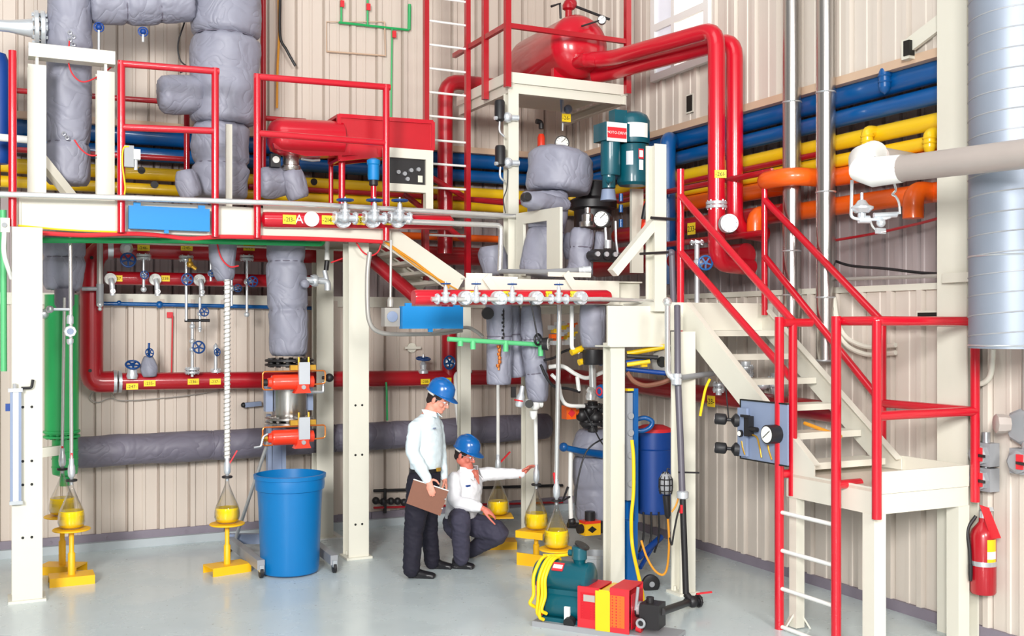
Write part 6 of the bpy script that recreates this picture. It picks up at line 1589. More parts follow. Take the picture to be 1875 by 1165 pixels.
# blue drum cabinet behind
o = at_d(1196, 870, 10.1)
t = thing('blue_cabinet', 'deep blue drum with red lid held up behind the lift mast', 'drum', at_d(1196, 940, 10.1))
zb_, zt_ = at_d(1196, 938, 10.1).z, at_d(1196, 790, 10.1).z
MB().lathe((o.x, o.y, zb_), UP, [(.17, 0), (.178, .01), (.178, (zt_ - zb_) * .78), (.185, (zt_ - zb_) * .79), (.178, (zt_ - zb_) * .8), (.178, zt_ - zb_)], 30).build('shell', 'navy', t)
MB().lathe((o.x, o.y, zt_), UP, [(.18, 0), (.17, .03), (.1, .06), (0, .065)], 30).build('lid', 'wire', t, label='red lid')
a, b = at_d(1160, 800, 9.95), at_d(1160, 938, 9.95)
MB().box((a.x - .02, a.y, b.z), (a.x + .05, a.y + .1, a.z)).build('dark_slot', 'ink', t)
for px0, lab in ((1178, 'left'), (1192, 'middle'), (1206, 'right')):
    MB().tube(curve([at_d(px0, 938, 9.9), at_d(px0 + 1, 965, 9.9), at_d(px0 - 1, 990, 9.9), at_d(px0 - 8, 1012, 9.85)]), .01, 8).thing('black_hose', lab + ' one of three black hoses hanging under the blue drum', 'hose', 'hose')
# yellow hose hanging on the mast
MB().tube(curve([at_d(x, y, 9.3 - max(0, (y - 1000)) * .006) for x, y in ((1157, 806), (1160, 840), (1160, 900), (1156, 950), (1158, 1000), (1168, 1050), (1176, 1086), (1179, 1120))]), .016, 10).thing('yellow_hose', 'yellow hose hanging down the blue lift mast to the pump guard', 'hose', 'ywire')
# drop light
o = at_d(1218, 893, 9.2)
t = thing('drop_light', 'black caged work light hanging beside the blue drum', 'lamp', at_d(1222, 948, 9.2))
m = MB().lathe(at_d(1219, 905, 9.2), UP, [(.03, 0), (.052, .02), (.056, .05), (.055, .13), (.04, .17), (.015, .19)], 16)
m.build('lamp_cage', 'grey', t)
m = MB()
for i in range(8):
    th = 2 * pi * i / 8; c = at_d(1219, 905, 9.2); d = V((cos(th), sin(th), 0)); m.tube([c + d * .05, c + d * .06 + UP * .06, c + d * .058 + UP * .13, c + d * .02 + UP * .19], .005, 5)
for z in (.03, .08, .13): m.torus(at_d(1219, 905, 9.2) + UP * z, UP, .058, .005, 16, 5)
m.tube([at_d(1220, 868, 9.2), at_d(1222, 858, 9.2), at_d(1227, 860, 9.2)], .006, 6); m.build('wire_guard', 'hose', t)
MB().lathe(at_d(1223, 950, 9.2), at_d(1220, 908, 9.2) - at_d(1223, 950, 9.2), [(.012, 0), (.026, .03), (.03, .14), (.034, .2)], 14).build('handle', 'hose', t)
MB().tube(curve([at_d(x, y, 9.2) for x, y in ((1223, 950), (1225, 985), (1224, 1020), (1220, 1045), (1212, 1053), (1198, 1044), (1184, 1020), (1174, 990))]), .01, 8).thing('orange_cable', 'orange cable looping down from the black work light', 'cable', 'ocord')
MB().tube(curve([at_d(x, y, 8.95) for x, y in ((1230, 938), (1238, 925), (1244, 905), (1247, 890))]), .008, 8).thing('orange_cable', 'short orange cable from the standpipe valve toward the work light', 'cable', 'ocord')
MB().tube(curve([at_d(x, y, 9.3) for x, y in ((1300, 694), (1292, 712), (1287, 735), (1282, 762))]), .012, 8).thing('yellow_cable', 'yellow cable hanging in front of the red pipe under the stair', 'cable', 'ywire')
o = at_d(1316, 714, 10.3); MB().flange(o, UP, .06, .03, 6, 16).flange(o + UP * .05, UP, .06, .03, 6, 16).cyl(o - UP * .05, o + UP * .07, .03, 10).thing('flanged_stub', 'small steel flanged stub on the red pipe beneath the stair', 'flange', 'valve')
for px, py, lab in ((1365, 685, 'steel gate valves seen between the upper stair treads'), (1420, 706, 'steel flange pair seen between the middle stair treads'), (1478, 735, 'steel flange seen between the stair treads beside the landing rail')):
    o = at_d(px, py, 10.2); MB().flange(o, UP, .08, .03, 8, 16).flange(o + UP * .06, UP, .08, .03, 8, 16).cyl(o - UP * .12, o + UP * .12, .05, 12).ball(o + V((-.15, 0, .02)), .06).thing('flanged_valve', lab, 'valve', 'valve')
MB().tube([at_d(1473, 775, 8.9), at_d(1540, 800, 8.6)], .016, 8).thing('orange_cable', 'orange cable seen beneath the lower stair treads', 'cable', 'ocord')
# dark pipes low along the back wall
for py, mt, r, lab in ((899, 'hose', .018, 'upper thin dark pipe low on the back wall behind the standing man'), (930, 'dred', .014, 'lower thin red pipe low on the back wall behind the standing man')):
    MB().tube([at_y(684, py, YW - .1), at_y(1030, py - 10, YW - .1)], r, 8).thing('low_pipe', lab, 'pipe', mt)
m = MB()
for px, py in ((688, 917), (702, 919), (716, 918), (728, 918), (740, 920)): m.ball(at_y(px, py, YW - .12), .045, 10, 6)
m.tube([at_y(684, 919, YW - .12), at_y(760, 918, YW - .12)], .025, 8).tube([at_y(705, 895, YW - .1), at_y(705, 940, YW - .1)], .02, 8)
m.thing('valve_train', 'dark small-bore valve train low on the back wall right of the big column', 'valve train', 'dark')
MB().tube([at_y(707, 700, YP - .1), at_y(708, 716, YP - .11), at_y(709, 770, YP - .1)], .012, 8).thing('green_line', 'thin green line hanging below the long red pipe', 'tube', 'pgreen')
MB().tube([at_y(862, 680, YP - .1), at_y(834, 684, YP - .14), at_y(835, 735, YP - .18), at_y(840, 778, YP - .16)], .025, 10, fl=.05).thing('white_drop_pipe', 'white pipe dropping beside the blue hard hat of the standing man', 'pipe', 'white')
t = thing('gate_valve', 'silver valve with flat wheel on the long red pipe left of the hard hat', 'valve', at_y(775, 682, YP - .05))
MB().lathe(at_y(775, 684, YP - .05), UP, [(.06, 0), (.06, .03), (.035, .05), (.045, .1), (.02, .14), (.012, .22)], 14).build('valve_body', 'valve', t)
MB().handwheel(at_y(775, 657, YP - .05), (0, -.2, 1), .09).build('handwheel', 'wheel', t)
t = thing('gate_valve', 'valve with a big blue wheel beside the riser above the hard hat', 'valve', at_y(822, 664, YP - .2))
MB().cyl(at_y(822, 664, YP - .2), at_y(822, 664, YP), .04, 12).ball(at_y(822, 664, YP - .14), .055).build('valve_body', 'valve', t)
MB().handwheel(at_y(823, 664, YP - .24), (.2, -1, 0), .085).build('handwheel', 'blue', t)
o = at_y(754, 637, YW - .04); MB().flange(o, (0, -1, 0), .06, .02, 5, 14).beam(o - V((.1, .03, 0)), o + V((.1, -.03, 0)), .02, .03).thing('wall_bracket', 'small cream bracket on the back wall under the hanging blue panel', 'bracket', 'cream')
# green sprinkler lines and cables on the upper back wall
yw = YW - .05
m = MB().tube([at_y(625, 0, yw), at_y(625, 42, yw)], .012, 8).tube([at_y(673, -10, yw), at_y(673, 46, yw)], .012, 8).tube([at_y(620, 41, yw), at_y(748, 55, yw)], .014, 8).tube([at_y(750, 8, yw), at_y(749, 55, yw)], .02, 8).tube([at_y(718, 52, yw), at_y(716, 215, yw)], .01, 8)
m.thing('green_line', 'green small-bore pipework high on the back wall', 'pipe', 'pgreen')
for px, py, lab in ((626, 8, 'small red marker on the short green wall pipe nearest the big vessel'), (674, 14, 'small red marker on the middle green wall drop'), (721, 64, 'small red marker at the top of the long green wall line')): MB().box(tuple(at_y(px - 2, py - 8, yw - .03)), tuple(at_y(px + 3, py + 6, yw))).thing('red_marker', lab, 'marker', 'wire')
MB().tube([at_y(598, 94, yw), at_y(706, 102, yw), at_y(704, 40, yw)], .01, 8).tube([at_y(598, 94, yw), at_y(598, 40, yw), at_y(704, 40, yw)], .006, 6).thing('thin_grey_rod', 'thin grey rod outline on the back wall below the green pipework', 'rod', 'trim')
MB().tube(curve([at_y(x, y, yw - .05) for x, y in ((510, -10), (511, 60), (508, 130), (507, 198))]), .014, 8).thing('yellow_cable', 'yellow cable hanging down the back wall right of the big vessel', 'cable', 'ocord')
MB().tube(curve([at_y(x, y, yw - .08) for x, y in ((513, -10), (513, 65), (525, 92), (541, 121))]), .016, 8).thing('black_hose', 'black hose end hanging high on the back wall', 'hose', 'hose')

# ------------------------------------------------------------------ pump unit in the foreground
A, B = at_z(1000, 1140), at_z(1232, 1172)
ax = (B - A).normalized(); sd = V((ax.y, -ax.x, 0))
if sd.dot(-FW) < 0: sd = -sd
L = (B - A).length
P = lambda u, s_, z: A + ax * u + sd * s_ + UP * z
t = thing('pump_unit', 'teal motor pump unit with red and yellow guards on a grey base plate', 'pump', A + ax * L / 2)
MB().obox(P(L * .5, 0, .03), ax * (L / 2 + .05), sd * .15, UP * .012).obox(P(L * .5, .145, .018), ax * (L / 2 + .05), sd * .006, UP * .018).obox(P(L * .5, -.145, .018), ax * (L / 2 + .05), sd * .006, UP * .018).build('base_plate', 'grey', t)
k = mpp(A)
um = lambda px: ((at_z(px, 1140 + (px - 1000) * .138) - A).dot(ax))
zt = lambda py, u=0: EYE.z - (py - HZ) * mpp(A + ax * u) + 0
u0, u1 = um(985), um(1086)
rm = .118
zc1, zc0 = .385, .165
b = MB()
b.lathe(P(u0, 0, zc1), ax, [(.03, -.02), (.07, -.015), (rm * .85, 0), (rm, .03), (rm, (u1 - u0) - .05), (rm * 1.06, (u1 - u0) - .05), (rm * 1.06, (u1 - u0) - .02), (rm * .8, (u1 - u0))], 28)
b.build('motor_body', 'teal', t)
b = MB().lathe(P(u0 + .04, 0, zc0), ax, [(.05, 0), (rm * .9, .01), (rm * .95, .03), (rm * .95, (u1 - u0) - .05), (rm * .8, (u1 - u0) - .03)], 28)
b.obox(P((u0 + u1) / 2, 0, .275), ax * ((u1 - u0) * .42), sd * .07, UP * .03).obox(P((u0 + u1) / 2 + .02, 0, .055), ax * ((u1 - u0) * .38), sd * .1, UP * .018)
b.build('gearbox', 'teal', t)
c = P(um(1061), .0, zc1 + rm)
MB().lathe(c, UP, [(.04, -.02), (.05, .02), (.06, .03), (.06, .12), (.05, .13)], 18).cyl(c + UP * .07 - ax * .09, c + UP * .07, .025, 10).build('junction_box', 'teal', t)
MB().lathe(c + UP * .13 + ax * .02, ax * .5 + UP, [(.062, 0), (.062, .012)], 18).build('open_lid', 'dark', t)
MB().obox(P(um(1030), rm * .72, zc1 + rm * .74), ax * .045, (UP - sd).normalized() * .035, (UP + sd).normalized() * .003).build('red_label', 'wire', t, label='red and white label')
MB().obox(P(um(1030), rm * .735, zc1 + rm * .755), ax * .038, (UP - sd).normalized() * .016, (UP + sd).normalized() * .003).build('white_label', 'silk', t)
MB().obox(P(um(1000), rm * 1.03, .22), ax * .025, UP * .13, sd * .004).build('red_plate', 'wire', t)
MB().obox(P(um(1050), .12, .13), ax * .022, UP * .05, sd * .01).build('white_cover', 'silk', t)
MB().cyl(P(um(1055), .1, .07), P(um(1055), .15, .06), .045, 12).build('drain_fitting', 'hose', t)
# guards
def guard(u_a, u_b, h, w, mat, nm, mesh=False):
    m = MB()
    m.obox(P((u_a + u_b) / 2, w, .04 + h / 2), ax * (u_b - u_a) / 2, UP * h / 2, sd * .003)
    m.obox(P((u_a + u_b) / 2, -w, .04 + h / 2), ax * (u_b - u_a) / 2, UP * h / 2, sd * .003)
    m.obox(P((u_a + u_b) / 2, 0, .04 + h), ax * (u_b - u_a) / 2, sd * w, UP * .003)
    return m.build(nm, mat, t)
ug = [um(1070), um(1104), um(1130), um(1158)]
guard(ug[0], ug[1] + .02, .31, .13, 'wire', 'red_guard')
MB().obox(P((ug[0] + ug[1]) / 2 + .01, .134, .21), ax * (ug[1] - ug[0]) * .4, UP * .1, sd * .002).build('guard_mesh', 'rmesh', t)
MB().obox(P((ug[0] + ug[1]) / 2 + .02, .137, .27), ax * (ug[1] - ug[0]) * .3, UP * .025, sd * .002).build('worn_patch', 'pvc', t)
m = MB().obox(P((ug[1] + ug[2]) / 2, .15, .19), ax * (ug[2] - ug[1]) / 2, UP * .15, sd * .004).obox(P((ug[1] + ug[2]) / 2 + .012, .0, .335), ax * (ug[2] - ug[1]) * .36, sd * .15, UP * .004).obox(P((ug[1] + ug[2]) / 2 + .012, .148, .33), ax * (ug[2] - ug[1]) * .36, UP * .02, sd * .004)
m.build('yellow_guard', 'yel', t)
guard(ug[2], ug[3] + .03, .33, .15, 'wire', 'red_guard')
MB().obox(P((ug[2] + ug[3]) / 2 + .0, .154, .2), ax * (ug[3] - ug[2]) * .45, UP * .12, sd * .002).build('orange_mesh_panel', 'omesh', t)
MB().obox(P(ug[3] + .034, .0, .2), sd * .12, UP * .13, ax * .002).build('mesh_end', 'rmesh', t)
# pump head
up = um(1195)
MB().cyl(P(ug[3], 0, .2), P(up - .05, 0, .18), .055, 16).obox(P(up, .0, .17), ax * .075, sd * .08, UP * .09).cyl(P(up - .06, .1, .12), P(up - .06, .02, .12), .04, 14).cyl(P(up - .02, .0, .26), P(up - .02, 0, .3), .03, 10).build('pump_head', 'dark', t)
MB().torus(P(up - .06, .1, .12), sd, .03, .01, 16, 6).cyl(P(up - .11, .0, .2), P(up - .09, 0, .2), .06, 16).build('steel_ring', 'steel', t)
MB().cyl(P(ug[3] + .06, .06, .08), P(up - .06, .06, .07), .035, 12).build('red_coupling', 'wire', t)
oo = at_d(1262, 1103, 8.85)
MB().tube([P(up + .07, 0, .2), V((oo.x, oo.y, max(oo.z, .06)))], .03, 12).build('discharge_pipe', 'dark', t)
MB().tube([P(um(1170), .02, .37), P(um(1168), .05, .2)], .012, 8).build('lever', 'grey', t)
# coiled yellow hose over the motor
t = thing('yellow_hose_coil', 'coiled yellow hose draped over the teal pump motor', 'hose', P(um(1000), 0, .2))
m = MB()
for i, (uu, wob, lo) in enumerate(((um(993), .03, .07), (um(1003), .0, .0), (um(1009), .02, -.02), (um(1014), .03, .03))):
    pts = [P(uu + .02, -.1, .42), P(uu + .03, -.03, zc1 + rm + .015), P(uu + .01, .06, zc1 + rm - .005), P(uu - .01, rm + .02, zc1 + .0), P(uu - .012 + wob * .2, rm + .03, .25), P(uu - .02, rm + .035 + wob, .12 + lo), P(uu + .0, rm + .02, .08 + lo)]
    m.tube(curve(pts), .014, 10)
m.tube(curve([P(um(993) + .0, -.02, zc1 + rm + .02), P(um(1020), -.03, zc1 + rm + .03), P(um(1050), -.02, zc1 + rm + .06)]), .014, 10)
m.build('coil', 'ywire', t)
# stainless pot behind the pump
c = at_z(1088, 1062); c.z = 0
t = thing('stainless_pot', 'stainless steel pot on the floor behind the pump motor', 'pot', c)
k = mpp(c); R = 30 * k
hh = .25
MB().lathe(c, UP, [(0, .005), (R * .97, .005), (R, .02), (R, hh - .03), (R * 1.03, hh - .025), (R * 1.03, hh), (R * .97, hh), (R * .95, .02), (0, .02)], 32, cap=False).build('pot_body', 'steel', t)
# ------------------------------------------------------------------ people
def loft(mb, rings, n=28, cap=True):
    """rings of (centre, half vector a, half vector b)"""
    v = []
    for c, a, b in rings:
        for k in range(n):
            th = 2 * pi * k / n; v.append(V(c) + V(a) * cos(th) + V(b) * sin(th))
    m = len(rings)
    f = [(i * n + k, i * n + (k + 1) % n, (i + 1) * n + (k + 1) % n, (i + 1) * n + k) for i in range(m - 1) for k in range(n)]
    if cap: f += [tuple(reversed(range(n))), tuple((m - 1) * n + k for k in range(n))]
    return mb.add(v, f)
def limb(mb, pts, rad, n=16):
    """tapering limb with round ends"""
    P = curve(pts, 5); m = len(P); R = []
    for i in range(m):
        t = i / (m - 1) * (len(rad) - 1); j = min(int(t), len(rad) - 2); R.append(rad[j] + (rad[j + 1] - rad[j]) * (t - j))
    mb.tube(P, R, n); mb.ball(P[0], R[0], 12, 8); mb.ball(P[-1], R[-1], 12, 8)
    return mb
def fuse(mb, name, mat, parent, voxel=.008, smooth=4, wrinkle=0., seed=0.):
    """weld overlapping volumes into one continuous surface"""
    o = mb.build(name, mat, parent)
    m = o.modifiers.new('remesh', 'REMESH'); m.mode = 'VOXEL'; m.voxel_size = voxel; m.use_smooth_shade = True
    s = o.modifiers.new('smooth', 'SMOOTH'); s.iterations = smooth; s.factor = .5
    bpy.context.view_layer.update()
    me = bpy.data.meshes.new_from_object(o.evaluated_get(bpy.context.evaluated_depsgraph_get()))
    o.modifiers.clear(); old = o.data; o.data = me; me.name = name; bpy.data.meshes.remove(old)
    if wrinkle:
        org = V(o['_o'])
        for v in me.vertices:
            p = v.co + org
            q = V((p.x * 9, p.y * 9, p.z * 15 + p.x * 5)) + V((seed, seed, seed))
            v.co += v.normal * (noise.ridged_multi_fractal(q, 1., 2., 2, 1., 2.) - .9) * wrinkle
    me.polygons.foreach_set('use_smooth', [True] * len(me.polygons))
    me.materials.clear(); me.materials.append(M[mat])
    return o
def hand(mb, wrist, d, nrm, thumb, curl=.4, s=1.):
    """palm with four unequal bent fingers and an opposed thumb; d along the fingers, nrm out of the back, thumb side"""
    d, nrm, thumb = V(d).normalized(), V(nrm).normalized(), V(thumb).normalized(); w = V(wrist)
    ax = (d, thumb, nrm)
    mb.ball(w + d * .048 * s, (.052 * s, .042 * s, .019 * s), 14, 8, ax)
    limb(mb, [w - d * .03 * s, w + d * .03 * s], [.027 * s, .026 * s], 10)
    for k, ln in ((1.0, .078), (.35, .088), (-.3, .082), (-.95, .064)):
        b = w + d * (.085 - abs(k - .2) * .006) * s + thumb * k * .029 * s; p = [b - d * .02 * s, b]; a = .1 + curl * .3; q = b
        for f in (.42, .32, .26):
            q = q + (d * cos(a) - nrm * sin(a)) * ln * f * s; p.append(q); a += curl
        mb.tube(p, [.0095 * s, .0095 * s, .009 * s, .0085 * s, .0075 * s], 8); mb.ball(q, .0076 * s, 8, 6)
    b = w + d * .022 * s + thumb * .03 * s
    p = [b, b + (d * .5 + thumb * .8 - nrm * .25) * .035 * s, b + (d * .95 + thumb * .95 - nrm * .5) * .055 * s, b + (d * 1.4 + thumb * .9 - nrm * .8) * .065 * s]
    mb.tube(p, [.014 * s, .012 * s, .0105 * s, .009 * s], 8); mb.ball(p[-1], .009 * s, 8, 6)
    return mb
def head(mb, c, f, u, s=1.):
    f, u = V(f).normalized(), V(u).normalized(); r = f.cross(u).normalized(); A = (f, r, u); c = V(c)
    P = lambda x, y, z: c + (f * x + r * y + u * z) * s
    B = lambda x, y, z, a, b, d: mb.ball(P(x, y, z), (a * s, b * s, d * s), 18, 12, A)
    B(-.006, 0, .02, .098, .077, .098); B(.03, 0, -.045, .066, .062, .082); B(.05, 0, -.095, .042, .045, .036)
    B(.076, 0, -.108, .02, .026, .018); B(.088, 0, .018, .016, .05, .012)
    for k in (-1, 1):
        B(.066, k * .04, -.038, .026, .024, .024); B(-.005, k * .077, -.02, .02, .009, .033); B(.0, k * .05, -.07, .05, .022, .04)
    limb(mb, [P(.092, 0, .005), P(.106, 0, -.018), P(.117, 0, -.04)], [.009 * s, .011 * s, .014 * s], 10)
    for k in (-1, 1): B(.1, k * .012, -.043, .012, .009, .009)
    B(.092, 0, -.067, .011, .024, .006); B(.089, 0, -.079, .012, .021, .007)
    return P, r
def face_parts(t, P, f, u, r, s, hairmat='hair', low=-.06):
    m = MB()
    A = (V(f).normalized(), r, V(u).normalized())
    for k in (-1, 1): m.ball(P(.086, k * .032, -.006), (.012 * s, .014 * s, .009 * s), 10, 7, A)
    e = m.build('eyes', 'silk', t)
    m = MB()
    for k in (-1, 1): m.ball(P(.0965, k * .032, -.006), (.003 * s, .006 * s, .006 * s), 10, 6, A)
    m.build('iris', 'ink', e)
    m = MB()
    for k in (-1, 1): m.tube([P(.094, k * .018, .018), P(.095, k * .034, .022), P(.082, k * .052, .016)], [.003, .004, .002], 6)
    m.build('eyebrows', hairmat, t)
    m = MB().tube([P(.086, -.024, -.073), P(.102, 0, -.072), P(.086, .024, -.073)], [.002, .0045, .002], 6)
    m.build('lips', 'skinr', t)
    m = MB().ball(P(-.026, 0, .012), (.088 * s, .083 * s, .094 * s), 22, 14, A).ball(P(-.055, 0, -.045), (.05 * s, .07 * s, .05 * s), 18, 12, A)
    for k in (-1, 1): m.ball(P(.03, k * .072, .03), (.035 * s, .012 * s, .035 * s), 12, 8, A).ball(P(.016, k * .074, -.01), (.01 * s, .007 * s, .03 * s), 10, 7, A)
    fuse(m, 'hair', hairmat, t, .007, 2)
    m = MB()
    for k in (-1, 1):
        m.torus(P(.106, k * .031, -.008), V(f) + r * k * .25, .022 * s, .0022, 18, 6); m.tube([P(.1, k * .052, -.004), P(.05, k * .078, .0), P(.0, k * .082, -.004)], .002, 6)
    m.tube([P(.112, -.01, -.004), P(.114, 0, -.002), P(.112, .01, -.004)], .002, 6)
    m.build('safety_glasses', 'steel', t)
def hard_hat(label, c, f, u, s=1.):
    f, u = V(f).normalized(), V(u).normalized(); r = f.cross(u).normalized(); c = V(c)
    t = thing('hard_hat', label, 'hard hat', c)
    n = 40; rings = []
    def ring(a, b, h, fw=0., brim=0.):
        v = []
        for k in range(n):
            th = 2 * pi * k / n; x = cos(th)
            e = brim * max(0, x) ** 1.5
            v.append(c + f * (a * x + fw + e) * s + r * b * sin(th) * s + u * (h - (e * .28)) * s)
        return v
    prof = [ring(.128, .104, 0), ring(.126, .102, .035), ring(.116, .094, .075), ring(.092, .076, .105), ring(.055, .046, .123), ring(.004, .004, .13)]
    br = [ring(.128, .104, 0), ring(.137, .112, -.006, 0, .05), ring(.137, .112, -.01, 0, .05), ring(.12, .097, -.002)]
    inn = [ring(.12, .097, -.002), ring(.108, .088, .07), ring(.05, .042, .112), ring(.004, .004, .12)]
    m = MB()
    def skin(rs):
        k0 = len(m.v); m.add([p for q in rs for p in q], [(i * n + k, i * n + (k + 1) % n, (i + 1) * n + (k + 1) % n, (i + 1) * n + k) for i in range(len(rs) - 1) for k in range(n)])
    skin(prof); skin(br); skin(inn)
    rd = [c + (f * .118 * cos(a) + u * (.128 * sin(a) + .004)) * s for a in [radians(20 + 14 * i) for i in range(11)]]
    m.tube(rd, .009 * s, 8)
    m.build('shell', 'hat', t, ang=50)
    m = MB().tube([c + (-f * .105 * cos(a) + r * .088 * sin(a) - u * .022) * s for a in [radians(-80 + 16 * i) for i in range(11)]], .013 * s, 8)
    m.build('headband', 'white', t)
    return t
def shoe(mb, heel, toe, w=.046, h=.085):
    heel, toe = V(heel), V(toe); d = (toe - heel); d.z = 0; L = d.length; d.normalize(); s = d.cross(UP)
    o = V((heel.x, heel.y, 0)); R = []
    for x, wd, hh, lo in ((-.01, .5, .045, .012), (.0, .8, h * .9, .0), (.1, .9, h * 1.15, 0), (.3, .85, h * 1.1, .0), (.5, .95, h * .85, .0), (.72, 1.08, h * .7, 0), (.88, 1.0, h * .62, .002), (.97, .75, h * .5, .006), (1.0, .4, h * .35, .012)):
        R.append((o + d * x * L + UP * (lo + hh) / 2, s * wd * w, UP * (hh - lo) / 2))
    loft(mb, R, 20); mb.obox(o + d * L * .5 + UP * .008, d * L * .46, s * w * .9, UP * .008)
    return mb

# ---- standing man with clipboard
D = 9.92
q = lambda px, py, dd=0.: at_d(px, py, D + dd)
f = (RT * .87 - FW * .5).normalized(); r = f.cross(UP).normalized()
foot = at_z(762, 1056); foot.z = 0
t = thing('person', 'standing man in pale blue shirt and blue hard hat holding a brown clipboard', 'person', foot)
def ring(px, py, a, b, dd=0., F_=f, R_=r): return (q(px, py, dd), R_ * a, F_ * b)
hf = (RT * .93 - FW * .36); hf = (hf * cos(radians(24)) - UP * sin(radians(24))).normalized()
hr_ = hf.cross(UP).normalized(); hu = hr_.cross(hf).normalized()
hc = q(803, 729)
sR, sL = q(779, 779) + r * .165, q(781, 779) - r * .165
eR, wR = q(756, 828, -.2), q(783, 880, -.25)
eL, wL = q(806, 832, .17), q(813, 876, .1)
hR, kR, aR = q(766, 905, -.07), q(758, 970, -.02), q(753, 1040, .0)
hL, kL, aL = q(781, 905, .1), q(785, 965, .28), q(791, 1028, .4)
b = MB()
P_, hr2 = head(b, hc, hf, hu)
limb(b, [q(783, 764), q(789, 752), hc - hu * .05 - hf * .03], [.068, .06, .056])
loft(b, [ring(784, 762, .07, .06), ring(779, 775, .15, .085), ring(779, 800, .15, .1), ring(779, 850, .13, .1), ring(775, 885, .14, .11), ring(773, 902, .12, .1)])
limb(b, [sR, eR, wR], [.05, .042, .028]); limb(b, [sL, eL, wL], [.05, .042, .028])
limb(b, [hR, kR, aR], [.08, .055, .04]); limb(b, [hL, kL, aL], [.08, .055, .04])
dR = (q(791, 903, -.3) - wR).normalized()
hand(b, wR + dR * .0, dR, -FW, RT * .6 + UP * .6, .25, 1.0)
dL = (q(819, 898, .08) - wL).normalized()
hand(b, wL, dL, RT, -FW, .35, 1.0)
fuse(b, 'body', 'skin', t, .0055, 2)
face_parts(t, P_, hf, hu, hr2, 1.)
b = MB()
loft(b, [ring(787, 757, .072, .07), ring(785, 761, .1, .078), ring(782, 766, .15, .09), ring(780, 772, .185, .105), ring(779, 785, .2, .125), ring(779, 802, .2, .14), ring(780, 825, .19, .14), ring(780, 845, .178, .138), ring(779, 858, .172, .132)])
limb(b, [sR - UP * .01, sR.lerp(eR, .5) + V((0, 0, .01)), eR, eR.lerp(wR, .55), wR - (wR - eR).normalized() * .012], [.068, .07, .064, .06, .046]); limb(b, [sL - UP * .01, sL.lerp(eL, .5), eL, wL - (wL - eL).normalized() * .02], [.068, .068, .062, .044])
fuse(b, 'shirt', 'shirtb', t, .009, 3, .006, 2.)
# collar, pocket, placket
m = MB()
c0 = q(787, 757)
for k in (-1, 1): m.prism([c0 + f * .075 + r * k * .005 + UP * .01, c0 + f * .02 + r * k * .075 + UP * .035, c0 - f * .04 + r * k * .07 + UP * .035, c0 + r * k * .085 - UP * .01, c0 + f * .11 + r * k * .04 - UP * .035], r * k * .006 + UP * .004)
m.build('collar', 'shirtb', t)
pk = q(792, 785) + f * .04 + r * .11
MB().obox(q(793, 782) + f * .09 + r * .11, r * .022, UP * .006, f * .003).build('name_patch', 'bgrey', t, label='small grey name patch')
b = MB()
loft(b, [ring(779, 857, .166, .126), ring(777, 872, .178, .138), ring(774, 892, .182, .146), ring(773, 908, .16, .13)])
limb(b, [hR, hR.lerp(kR, .5), kR, kR.lerp(aR, .5), aR - UP * .01], [.115, .105, .092, .086, .08]); limb(b, [hL, hL.lerp(kL, .5), kL, kL.lerp(aL, .5), aL], [.115, .1, .088, .08, .076])
fuse(b, 'trousers', 'pants', t, .009, 3, .008, 5.)
bl = MB(); loft(bl, [ring(779, 856.5, .176, .136), ring(779, 863, .178, .138)]); bl.build('belt', 'shoe', t)
MB().obox(q(803, 860, -.1), r * .022, UP * .016, f * .01).build('belt_buckle', 'brass', t, label='brass belt buckle')
b = MB(); h0, t0 = at_z(747, 1057), at_z(792, 1059); shoe(b, h0, t0 + (t0 - h0).normalized() * .03, .05)
limb(b, [aR, V((h0.x, h0.y, .07)) + (t0 - h0) * .2], [.055, .05]); fuse(b, 'shoe', 'shoe', t, .008, 2)
b = MB(); h0, t0 = at_z(789, 1040), at_z(826, 1042); shoe(b, h0, t0 + (t0 - h0).normalized() * .02, .05)
limb(b, [aL, V((h0.x, h0.y, .07)) + (t0 - h0) * .2], [.052, .05]); fuse(b, 'shoe', 'shoe', t, .008, 2)
hard_hat('blue hard hat on the standing man', hc + hu * .055 - hf * .002, hf, hu, 1.05)
# clipboard
cq = [q(757, 879, -.285), q(821, 900, -.265), q(806, 945, -.27), q(744, 922, -.29)]
nrm = (cq[1] - cq[0]).cross(cq[3] - cq[0]).normalized()
t = thing('clipboard', 'brown hardboard clipboard held by the standing man', 'clipboard', cq[3])
MB().prism(cq, nrm * .006).build('board', 'brown', t)
MB().prism([a + nrm * (.004 if nrm.dot(FW) > 0 else -.004) * 2 + (cq[0] - cq[3]) * .04 for a in cq], nrm * .004).build('paper', 'silk', t)
e = (cq[1] - cq[2]).normalized()
m = MB()
for k in (.32, .7): m.ball(cq[1].lerp(cq[2], k) - (cq[1] - cq[0]).normalized() * .004 - FW * .008, .009, 10, 6)
m.build('clip_rivet', 'steel', t)

# ---- squatting man reaching for the valve
D = 10.5
f = (RT * .75 - FW * .66).normalized(); r = f.cross(UP).normalized()
foot = at_z(845, 1040); foot.z = 0
t = thing('person', 'squatting man in white shirt, charcoal trousers and blue hard hat reaching for a valve', 'person', foot)
def ring(px, py, a, b, dd=0.): return (q(px, py, dd), r * a, f * b)
hf = (RT * .86 - FW * .5).normalized(); hf = (hf * cos(radians(18)) - UP * sin(radians(18))).normalized()
hr_ = hf.cross(UP).normalized(); hu = hr_.cross(hf).normalized()
hc = q(852, 831)
sR, sL = q(853, 872) + r * .165, q(855, 871) - r * .165
eR, wR = q(833, 918, -.2), q(880, 930, -.28)
eL, wL = q(916, 868, .1), at_d(957, 867, 10.52)
hR, kR, aR = q(836, 952, .12), q(843, 951, -.28), at_d(845, 1022, 10.32)
hL, kL, aL = q(850, 955, .12), q(912, 976, -.05), q(860, 1010, .28)
b = MB()
P_, hr2 = head(b, hc, hf, hu)
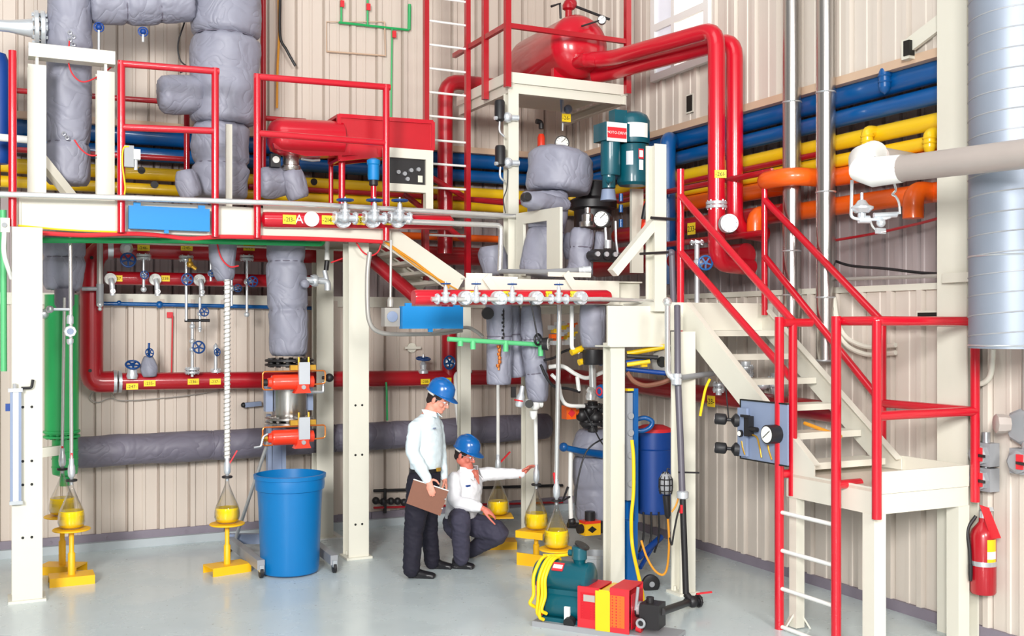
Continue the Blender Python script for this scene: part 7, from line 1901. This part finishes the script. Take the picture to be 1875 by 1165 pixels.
limb(b, [q(855, 864), q(854, 852), hc - hu * .05 - hf * .025], [.07, .062, .056])
loft(b, [ring(856, 862, .07, .06), ring(854, 872, .15, .085), ring(852, 900, .15, .1), ring(846, 935, .14, .11), ring(843, 955, .12, .1)])
b.ball(q(860, 868) + f * .06, (.04, .05, .05), 12, 8)
limb(b, [sR, eR, wR], [.05, .042, .028]); limb(b, [sL, eL, wL], [.05, .042, .028])
limb(b, [hR, kR, aR], [.08, .06, .04]); limb(b, [hL, kL, aL], [.08, .06, .04])
dR = (q(901, 939, -.3) - wR).normalized()
hand(b, wR, dR, UP * .7 - FW * .5, -FW * .4 - UP * .6 + RT * .3, .45, 1.0)
dL = (at_d(972, 853, 10.53) - wL).normalized()
hand(b, wL, dL, -FW * .3 + UP * .5 - RT * .3, -FW * .6 + UP * .2 - RT * .4, .5, 1.0)
fuse(b, 'body', 'skinr', t, .0055, 2)
face_parts(t, P_, hf, hu, hr2, 1.)
b = MB()
loft(b, [ring(857, 858, .078, .07), ring(855, 864, .12, .085), ring(854, 873, .19, .115), ring(852, 895, .195, .14), ring(849, 918, .19, .15), ring(846, 938, .18, .15), ring(843, 948, .165, .14)])
limb(b, [sR - UP * .01, sR.lerp(eR, .5), eR, eR.lerp(wR, .6), wR - (wR - eR).normalized() * .03], [.07, .072, .068, .062, .05]); limb(b, [sL - UP * .01, sL.lerp(eL, .5) , eL, wL - (wL - eL).normalized() * .01], [.072, .07, .06, .046])
fuse(b, 'shirt', 'shirtw', t, .009, 3, .007, 7.)
m = MB(); c0 = q(857, 860)
for k in (-1, 1): m.prism([c0 + f * .1 + r * k * .02 - UP * .03, c0 + f * .05 + r * k * .085 + UP * .03, c0 - f * .03 + r * k * .08 + UP * .03, c0 + r * k * .11 - UP * .02, c0 + f * .14 + r * k * .06 - UP * .09], r * k * .006 + UP * .004)
m.build('collar', 'shirtw', t)
a = c0 + f * .09
MB().prism([a + r * .045 + UP * .0, a - r * .045 + UP * .0, a - r * .004 - UP * .13 + f * .055, a + r * .004 - UP * .13 + f * .055], f * .006).build('open_neck', 'skinr', t)
MB().obox(q(848, 886) + f * .135 + r * .07, r * .024, UP * .007, f * .01).build('name_patch', 'navy', t, label='small blue name patch')
b = MB()
loft(b, [ring(844, 940, .16, .13, .02), ring(842, 952, .185, .16, .06), ring(840, 970, .16, .14, .1), ring(840, 985, .09, .08, .12)])
limb(b, [hR, hR.lerp(kR, .5), kR, kR.lerp(aR, .5), aR], [.115, .11, .098, .09, .078]); limb(b, [hL, hL.lerp(kL, .5), kL, kL.lerp(aL, .5), aL], [.12, .118, .108, .088, .07])
fuse(b, 'trousers', 'pants2', t, .009, 3, .008, 3.)
b = MB(); h0, t0 = at_z(829, 1040), at_z(867, 1042); shoe(b, h0, t0 + (t0 - h0).normalized() * .01, .05)
limb(b, [aR, V((h0.x, h0.y, .07)) + (t0 - h0) * .2], [.055, .05]); fuse(b, 'shoe', 'shoe', t, .008, 2)
b = MB(); o = at_z(862, 1014); limb(b, [V((o.x, o.y, .035)), V((o.x, o.y, .06)) - RT * .08, aL - RT * .1 + UP * .02], [.035, .045, .04]); fuse(b, 'shoe', 'shoe', t, .008, 2)
hard_hat('blue hard hat on the squatting man', hc + hu * .055 + hf * .004, hf, hu, 1.06)
